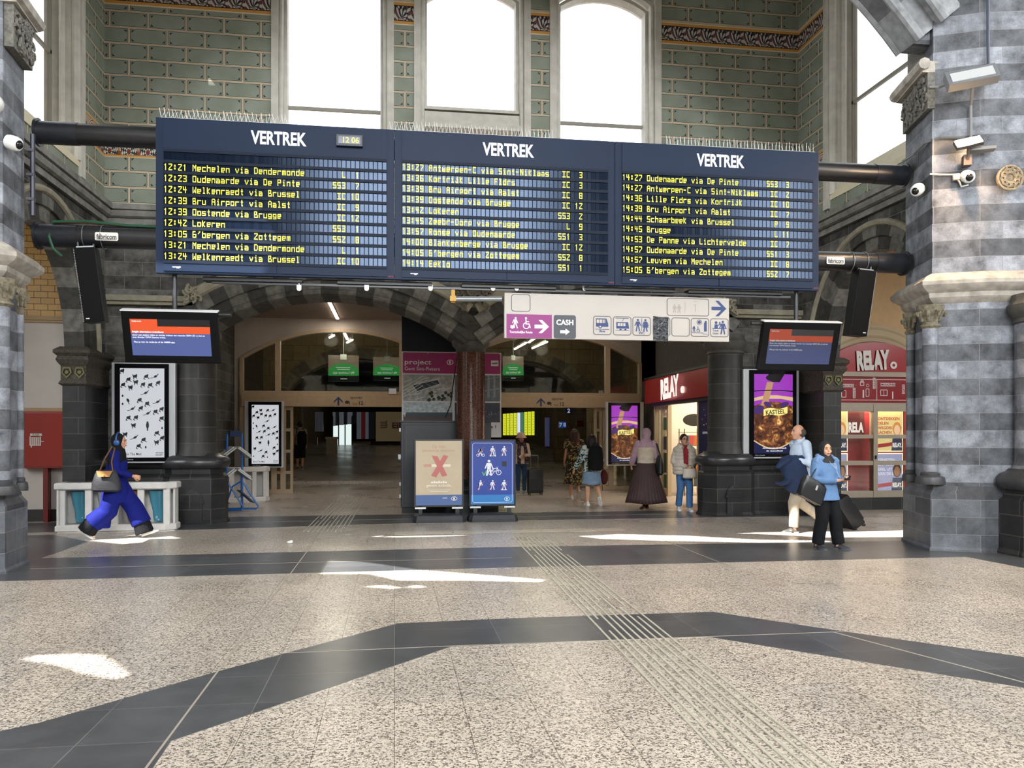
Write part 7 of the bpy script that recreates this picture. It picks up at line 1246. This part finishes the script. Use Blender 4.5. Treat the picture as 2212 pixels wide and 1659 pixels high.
# 3 --- woman in the floral dress, from behind
p = PZ(1240, 1078); a = Person('person', 'woman in long dark floral dress with brown hair walking away into the arch', (p.x, p.y, 0), radians(184), 1.72, Rkn=(-.08, -.1, .47), Ran=(-.07, .14, .17), _toeR=(0, -.5, -.9), Lan=(.06, -.05, .085), Rel=(-.23, .02, 1.08), Rwr=(-.12, -.2, 1.12), Lel=(.2, -.02, 1.07), Lwr=(.2, -.12, .9), _face=False)
a.body(SKIN); FLO = floral('dress_print', '1d1a17', ['1d1a17', '6e5a2a', 'a8925a', '3a2a1a'], 34); a.top('dress_top', FLO, .84, short=True, slr=(.085, .06, .05)); a.skirt('dress_skirt', FLO, 1.0, .36, .15, .25, 9, .05); a.shoes(mat('d8d5d0', .6), mat('c9c4be', .6)); a.hair(mat('3a1f16', .55), .16)
mb = MB(); k = a.k; a.oval(mb, [(V(0, .03, 1.33) * k, .15 * k, .11 * k, 0), (V(0, .025, 1.4) * k, .12 * k, .09 * k, 0), (V(0, .02, 1.43) * k, .07 * k, .065 * k, 0)]); a.part('collar_scarf', mb, floral('collar_print', 'c8723f', ['d88a50', '7a3a2a', 'b9a070'], 40))
def b3(root):
    q = lambda x, y, z: W2(a, (x, y, z)); mb = MB(); mb.ell(q(-.17, .2, 1.12), .13, .09, .19, 16, 12); mb.build('pack_body', floral('pack_print', '1f2a38', ['26384a', '5c6a70', '182028'], 30), root, smooth=True); mb = MB(); mb.tube([q(-.17, .2, 1.28), q(-.15, .1, 1.42), q(-.12, .0, 1.44)], .016, 6); mb.build('strap', mat('1f2a38', .7), root)
bag('shoulder_bag', 'dark teal patterned pack on the back of the woman in the floral dress', W2(a, (-.17, .2, .93)), b3)

# 4 --- woman in the patterned jacket with the black backpack
p = PZ(1278, 1092); a = Person('person', 'woman in teal patterned jacket and denim skirt with black backpack seen from behind', (p.x, p.y, 0), radians(176), 1.58, Lel=(.27, -.05, 1.07), Lwr=(.38, -.16, .86), Rel=(-.23, .02, 1.07), Rwr=(-.22, -.1, .9), Rkn=(-.13, -.04, .47), Ran=(-.16, .24, .20), _toeR=(-.25, -.6, -.75), Lan=(.09, -.05, .085), _toeL=(.2, -1, 0), _face=False)
a.body(SKIN2); PAT = floral('jacket_print', 'd8dbd6', ['1c3a44', 'd8dbd6', '2a8a8c', '16181c', '8fc0bd'], 34); a.top('jacket', PAT, .80, .035, slr=(.085, .07, .055)); a.skirt('denim_skirt', cloth('7f98b3'), .94, .50, .175, .235, 7, .04); a.shoes(mat('cfd0d2', .6), mat('e6e6e6', .6)); a.hair(mat('1c1112', .55), .14, wide=.1)
def b4(root):
    q = lambda x, y, z: W2(a, (x, y, z)); mb = MB(); mb.rings([[q(-.05 + .175 * cos(t) * w_, .24 + .11 * sin(t) * w_, z) for t in [2 * pi * i / 20 for i in range(20)]] for w_, z in ((.6, .80), (.95, .83), (1.05, .95), (1, 1.15), (.85, 1.3), (.5, 1.36))]); mb.build('pack_body', cloth('111216'), root, smooth=True)
    for sx_ in (-.13, .1): mb = MB(); mb.tube([q(sx_, .14, 1.3), q(sx_, .02, 1.43), q(sx_, -.12, 1.33), q(sx_, -.1, 1.1), q(sx_, .05, .95)], .02, 6, flat=.5); mb.build('strap', cloth('15161a'), root)
    mb = MB(); mb.tube([q(-.08, .2, 1.35), q(-.06, .24, 1.41), q(-.0, .24, 1.41), q(.02, .2, 1.35)], .01, 6); mb.build('top_loop', cloth('15161a'), root)
bag('backpack', 'large black backpack worn over the teal patterned jacket', W2(a, (-.05, .24, .8)), b4)
def b4b(root): q = lambda x, y, z: W2(a, (x, y, z)); mb = MB(); mb.ell(q(-.29, -.02, .64), .09, .1, .17, 14, 10); mb.build('pouch', cloth('4a1c1e'), root, smooth=True); mb = MB(); mb.tube([q(-.29, -.02, .78), q(-.25, -.08, .9), q(-.22, -.1, .93)], .008, 6); mb.build('cord', cloth('3a1618'), root)
bag('pouch_bag', 'dark red pouch hanging at the side of the denim skirt', W2(a, (-.29, -.02, .47)), b4b)

# 5 --- woman in lilac headscarf and long pleated skirt
p = PZ(1395, 1100); a = Person('person', 'woman in lilac headscarf, cream vest and long brown pleated skirt walking away', (p.x, p.y, 0), radians(172), 1.72, Lel=(.24, -.08, 1.08), Lwr=(.26, -.2, .92), Rel=(-.2, -.0, 1.08), Rwr=(-.14, -.2, 1.1), Lan=(.05, .06, .085), Ran=(-.05, -.15, .085), _face=False, _yaw=.25)
a.body(SKIN); LIL = cloth('b99aa8'); a.top('blouse', LIL, .86, .01, slr=(.075, .065, .06)); a.top('vest', cloth('cfc0ad'), .88, .028, sl=(0, 0)); a.skirt('pleated_skirt', mat('43302f', .75, noise=.2), 1.03, .14, .14, .42, 34, .05, off=(.0, .06), flat=.75); a.shoes(mat('2a1c18', .5), mat('8a5a3a', .6), 'sandal'); a.hijab(LIL, .1)
def b5(root):
    q = lambda x, y, z: W2(a, (x, y, z)); mb = MB(); mb.rings([[q(-.27 + .09 * cos(t) * w_, .1 + .19 * sin(t) * w2, z) for t in [2 * pi * i / 18 for i in range(18)]] for w_, w2, z in ((.5, .9, .74), (1, 1.1, .78), (1, 1.0, .95), (.6, .9, 1.1), (.25, .8, 1.16))]); mb.build('bag_body', mat('17181a', .5, bump=.3, bscale=12), root, smooth=True)
    mb = MB(); mb.tube([q(-.27, .25, 1.14), q(-.22, .1, 1.4), q(-.16, .02, 1.44), q(-.2, -.05, 1.36), q(-.27, -.04, 1.14)], .018, 6, flat=.5); mb.build('strap', mat('1a1b1d', .6), root)
bag('tote_bag', 'black shoulder bag carried by the woman in the lilac headscarf', W2(a, (-.27, .1, .74)), b5)

# 6 --- woman in the white padded jacket
p = PZ(1478, 1104); a = Person('person', 'woman in cream padded jacket and blue jeans walking out of the shop', (p.x, p.y, 0), radians(-4), 1.6, Lel=(.25, .0, 1.07), Lwr=(.09, -.19, .98), Rel=(-.25, .0, 1.07), Rwr=(-.02, -.2, .96), _hdL=(-.8, -.2, -.4), _hdR=(.8, -.2, -.4), _pnL=(0, .3, -1), _pnR=(0, .3, -1), _curlL=.6, _curlR=.6, Lan=(.09, -.1, .085), Lkn=(.09, -.1, .475), Ran=(-.09, .12, .11), _toeL=(.1, -1, 0), _toeR=(-.1, -1, -.15), _yaw=.1)
a.body(SKIN2); a.trousers('jeans', cloth('4a74a6'), (.1, .075, .07)); a.top('red_top', cloth('9c2f38'), .9, .005, slr=(.06, .05, .04))
J, k = a.J, a.k; mb = MB()
for q in range(7):
    z = .80 + .078 * q; gap = .045 + .004 * q; r1, r2 = .215 - .004 * abs(q - 2), .165
    pts = [V(r1 * sin(t), -r2 * cos(t), z + .035) * k for t in [gap / r1 + (2 * pi - 2 * gap / r1) * i / 26 for i in range(27)]]; mb.tube(pts, .047 * k, 10)
mb.tube([V(.07, -.11, 1.36) * k, V(.12, -.03, 1.41) * k, V(.09, .08, 1.43) * k, V(-.09, .08, 1.43) * k, V(-.12, -.03, 1.41) * k, V(-.07, -.11, 1.36) * k], .05 * k, 10)
for q in 'LR':
    s_, e_, w_ = J[q + 'sh'], J[q + 'el'], J[q + 'wr']
    for A_, B_, n_ in ((s_, e_, 5), (e_, w_, 4)):
        for i in range(n_): c = A_ + (B_ - A_) * (i + .5) / n_; mb.ell(c, (.078 - .004 * i) * k, .078 * k, .06 * k, 12, 8)
    mb.tube([s_ * .6 + J['nk'] * .4, s_, e_, w_ * .9 + e_ * .1], [.075 * k, .07 * k, .062 * k, .048 * k], 12)
a.part('padded_jacket', mb, cloth('cfc6ba', .7, .2), .010, 2); a.shoes(mat('e2e2e2', .6), mat('efefef', .6)); a.hair(mat('2a1a14', .6), 0, bun=True, wide=.088)
e = MB(); [e.tube([a.hq(s_ * .032 + .022 * cos(t), -.094, .01 + .018 * sin(t)) for t in [2 * pi * i / 16 for i in range(17)]], .0022, 5) for s_ in (-1, 1)]; e.tube([a.hq(-.01, -.096, .015), a.hq(.01, -.096, .015)], .002, 5); [e.tube([a.hq(s_ * .054, -.092, .015), a.hq(s_ * .078, .0, .01)], .002, 5) for s_ in (-1, 1)]; e.build('glasses', mat('2a1c1a', .3), a.root, local=True)
def b6(root):
    q = lambda x, y, z: W2(a, (x, y, z)); mb = MB(); mb.rings([[q(.04 + .15 * cos(t) * w_, -.27 + .05 * sin(t) * w2, z) for t in [2 * pi * i / 20 for i in range(20)]] for w_, w2, z in ((.85, .6, .70), (1, 1, .72), (.97, 1, .82), (.85, .6, .9))]); mb.build('bag_body', mat('c9bfb0', .45), root, smooth=True); mb = MB(); mb.tube([q(-.07, -.27, .89), q(-.04, -.25, .97), q(.08, -.24, .97), q(.13, -.27, .89)], .009, 6); mb.build('handles', mat('b9ae9e', .5), root)
bag('handbag', 'cream handbag held in front by the woman in the padded jacket', W2(a, (.04, -.27, .7)), b6)

# 7 --- man walking left with coat and trolley
p = PZ(1727, 1150); a = Person('person', 'man in pale blue shirt and beige trousers walking left with coat over his arm', (p.x, p.y, 0), radians(-90), 1.77, pel=(0, .02, .87), Lsh=(.17, .02, 1.345), Rsh=(-.17, .0, 1.345), hd=(0, -.03, 1.53), Lel=(.23, .03, 1.08), Lwr=(.16, -.2, 1.1), Rel=(-.2, .16, 1.09), Rwr=(-.17, .32, .93), Lkn=(.08, -.14, .46), Lan=(.08, -.14, .085), Rkn=(-.08, .06, .44), Ran=(-.09, .40, .2), _toeL=(.03, -1, 0), _toeR=(0, -.7, -.7), _hdL=(-.3, -1, .1), _pnL=(0, 0, 1), _curlL=.8, _curlR=1.0)
a.body(mat('cf9d83', .55, noise=.05, nscale=20)); a.trousers('trousers', cloth('b5a997'), (.105, .082, .068)); a.top('shirt', cloth('bfd0e6', .7, .5, 10), .86, .03, slr=(.075, .065, .05)); a.shoes(mat('4a4744', .5), mat('9a968e', .6)); a.hair(mat('4f463e', .7, noise=.3, nscale=60), balding=True)
mb = MB(); k, J = a.k, a.J; mb.tube([J['nk'] + V(.05, .03, .03), J['nk'] + V(.0, .065, .045), J['nk'] + V(-.05, .03, .03), J['nk'] + V(-.03, -.06, -.01), J['nk'] + V(.03, -.06, -.01), J['nk'] + V(.05, .03, .03)], .022, 8, flat=1.6); a.part('shirt_collar', mb, cloth('b5c8e0'), .009)
mb = MB(); mb.tube([V(-.18, .14, .93) * k, V(.17, .12, .93) * k], .012, 5); [mb.cbox(V(0, 0, 0), .001, .001, .001) for _ in ()]
mb = MB(); q = lambda x, y, z: V(x, y, z) * k
mb.rings([[q(.17 + .1 * cos(t) * w_, cy + ry * sin(t), z + .03 * sin(2 * t + z * 9)) for t in [2 * pi * i / 20 for i in range(20)]] for w_, cy, ry, z in ((.5, -.12, .13, .62), (.9, -.14, .19, .68), (1, -.12, .2, .8), (1.05, -.15, .2, .92), (1.1, -.2, .22, 1.02), (.9, -.2, .2, 1.13), (.4, -.16, .12, 1.17))])
mb.tube([q(.2, -.3, 1.12), q(.24, -.42, 1.06), q(.26, -.5, 1.0)], [.09, .07, .04], 10, flat=.6); mb.tube([q(.2, -.28, .8), q(.24, -.42, .76), q(.26, -.52, .78)], [.08, .06, .035], 10, flat=.6)
ct = mb.build('folded_coat', cloth('263450', .7, .7, 9), None, smooth=True, remesh=.014, smth=2, angle=180); ct.location = a.root.location; ct.rotation_euler = a.root.rotation_euler; tag(ct, 'dark navy coat folded over the arm of the man in the pale blue shirt', 'coat')
h = W2(a, (-.2, .42, .86)); p = PZ(1835, 1147); suitcase('black wheeled suitcase tilted behind the walking man and the denim shirt woman', (h.x + .78, h.y + .15, .012), .42, .25, .58, radians(88), radians(-33))

# 8 --- woman in the blue denim shirt with the phone
p = PZ(1784, 1186); a = Person('person', 'woman in blue denim shirt, black headscarf and black trousers holding a phone', (p.x, p.y, 0), radians(14), 1.5, Lel=(.22, .0, 1.08), Lwr=(.14, -.24, 1.06), Rel=(-.24, .0, 1.07), Rwr=(.02, -.24, 1.07), _hdR=(.75, -.55, .1), _hdL=(-.1, -.8, .3), _pnL=(-.6, 0, .8), _pnR=(0, .2, 1), _curlL=.6, _curlR=.6, Lkn=(.13, -.06, .475), Lan=(.16, -.10, .085), Rkn=(-.1, -.03, .475), Ran=(-.12, .04, .085), _toeL=(.35, -1, 0), _toeR=(-.05, -1, 0), _yaw=-.3, _nod=.02)
a.body(mat('d2a184', .5, noise=.05, nscale=20)); a.trousers('trousers', BLACKC, (.115, .1, .092), .075); a.top('denim_shirt', cloth('5f80aa', .75, .6, 11), .76, .035, slr=(.085, .07, .052), flare=.03); a.shoes(mat('33363b', .5), mat('4f5257', .6)); mb = MB(); k, J = a.k, a.J; mb.tube([V(.10, -.06, 1.39) * k, V(.13, .03, 1.43) * k, V(.07, .11, 1.44) * k, V(-.07, .11, 1.44) * k, V(-.13, .03, 1.43) * k, V(-.10, -.06, 1.39) * k], .035, 8); [mb.tube([V(s_ * .13, .02, 1.41) * k, V(s_ * .185, -.02, 1.385) * k, V(s_ * .215, -.03, 1.34) * k], .032, 8) for s_ in (-1, 1)]; a.part('shirt_collar', mb, cloth('6f8fb8', .75, .6, 11)); a.hijab(mat('15171d', .7, bump=.3, bscale=16), .0)
mb = MB(); c = W2(a, tuple((a.J['Lwr'] + a.J['Rwr']) / 2 + V(.02, -.09, .045))); mb.cbox(c, .075, .15, .009, rotz(radians(14) - .9) @ Matrix.Rotation(.35, 3, 'X')); ph = mb.build('phone', mat('22242a', .2), None, bevel=.003); tag(ph, 'dark phone held by the woman in the blue denim shirt', 'phone')
mb = MB(); k = a.k; mb.tube([V(.05, -.15, 1.33) * k, V(.03, -.2, 1.2) * k, V(.06, -.24, 1.1) * k], .0016, 5); [mb.tube([V(s_ * .05, -.13, 1.36) * k, V(s_ * .02, -.16, 1.3) * k, V(.04, -.17, 1.25) * k], .0016, 5) for s_ in (-1, 1)]; mb.build('earphone_cord', mat('dcdcdc', .5), a.root, local=True)
def b8(root):
    q = lambda x, y, z: W2(a, (x, y, z)); R = Matrix.Rotation(.42, 3, 'Y'); c0 = V(-.3, -.06, .83); g = lambda x, y, z: q(*(c0 + R @ V(x, y, z))); LE = mat('17191d', .35, bump=.12, bscale=20)
    mb = MB(); mb.rings([[g(x * w_, y * t_, z) for x, y in rr_pts(-1, -1, 1, 1, .3)] for w_, t_, z in ((.19, .05, -.14), (.21, .06, -.12), (.215, .055, .1), (.20, .03, .16))]); mb.build('bag_body', LE, root, smooth=True, angle=50)
    mb = MB(); mb.tube([g(-.1, 0, .14), g(-.02, .03, .4), g(.05, .05, .5), g(.1, .03, .4), g(.12, 0, .14)], .012, 6, flat=.6); mb.build('strap', LE, root, smooth=True); mb = MB(); mb.cbox(g(.0, -.065, .05), .03, .008, .07, rotz(radians(14)) @ R); mb.build('clasp', mat('d9d9d6', .25, metal=.7), root); mb = MB(); mb.cbox(g(.0, -.0, -.14), .36, .09, .012, rotz(radians(14)) @ R); mb.build('base_trim', mat('8d7f74', .5), root)
bag('handbag', 'black leather tote with metal clasp on the denim shirt woman', W2(a, (-.3, -.06, .69)), b8)

# 9 --- traveller on the tunnel ramp
y9 = 30.7; p = PY(645, 960, y9); a = Person('person', 'traveller in shorts with dark backpack walking up the dark tunnel on the left', (p.x + .05, y9, rz_(y9)), radians(185), 1.75, Ran=(-.08, .1, .1), Lan=(.08, -.08, .085), _face=False)
a.body(SKIN); a.top('shirt', cloth('9a9284'), .86, .02, short=True); a.trousers('shorts', cloth('17181c'), (.11, .1, .1), .46); a.shoes(mat('1d1d20', .5), mat('b5b5b3', .6)); a.hair(mat('191312', .6))
def b9(root): q = lambda x, y, z: W2(a, (x, y, z)); mb = MB(); mb.rings([[q(-.08 + .17 * cos(t) * w_, .24 + .12 * sin(t) * w_, z) for t in [2 * pi * i / 18 for i in range(18)]] for w_, z in ((.7, .9), (1, .95), (1, 1.3), (.6, 1.42))]); mb.build('pack_body', cloth('14161b'), root, smooth=True); mb = MB(); [mb.tube([q(x, .15, 1.36), q(x, .0, 1.5), q(x, -.12, 1.38), q(x, -.05, 1.1)], .02, 6, flat=.5) for x in (-.14, .12)]; mb.build('straps', cloth('14161b'), root)
bag('backpack', 'dark backpack on the traveller in the tunnel', W2(a, (-.08, .24, .9)), b9)
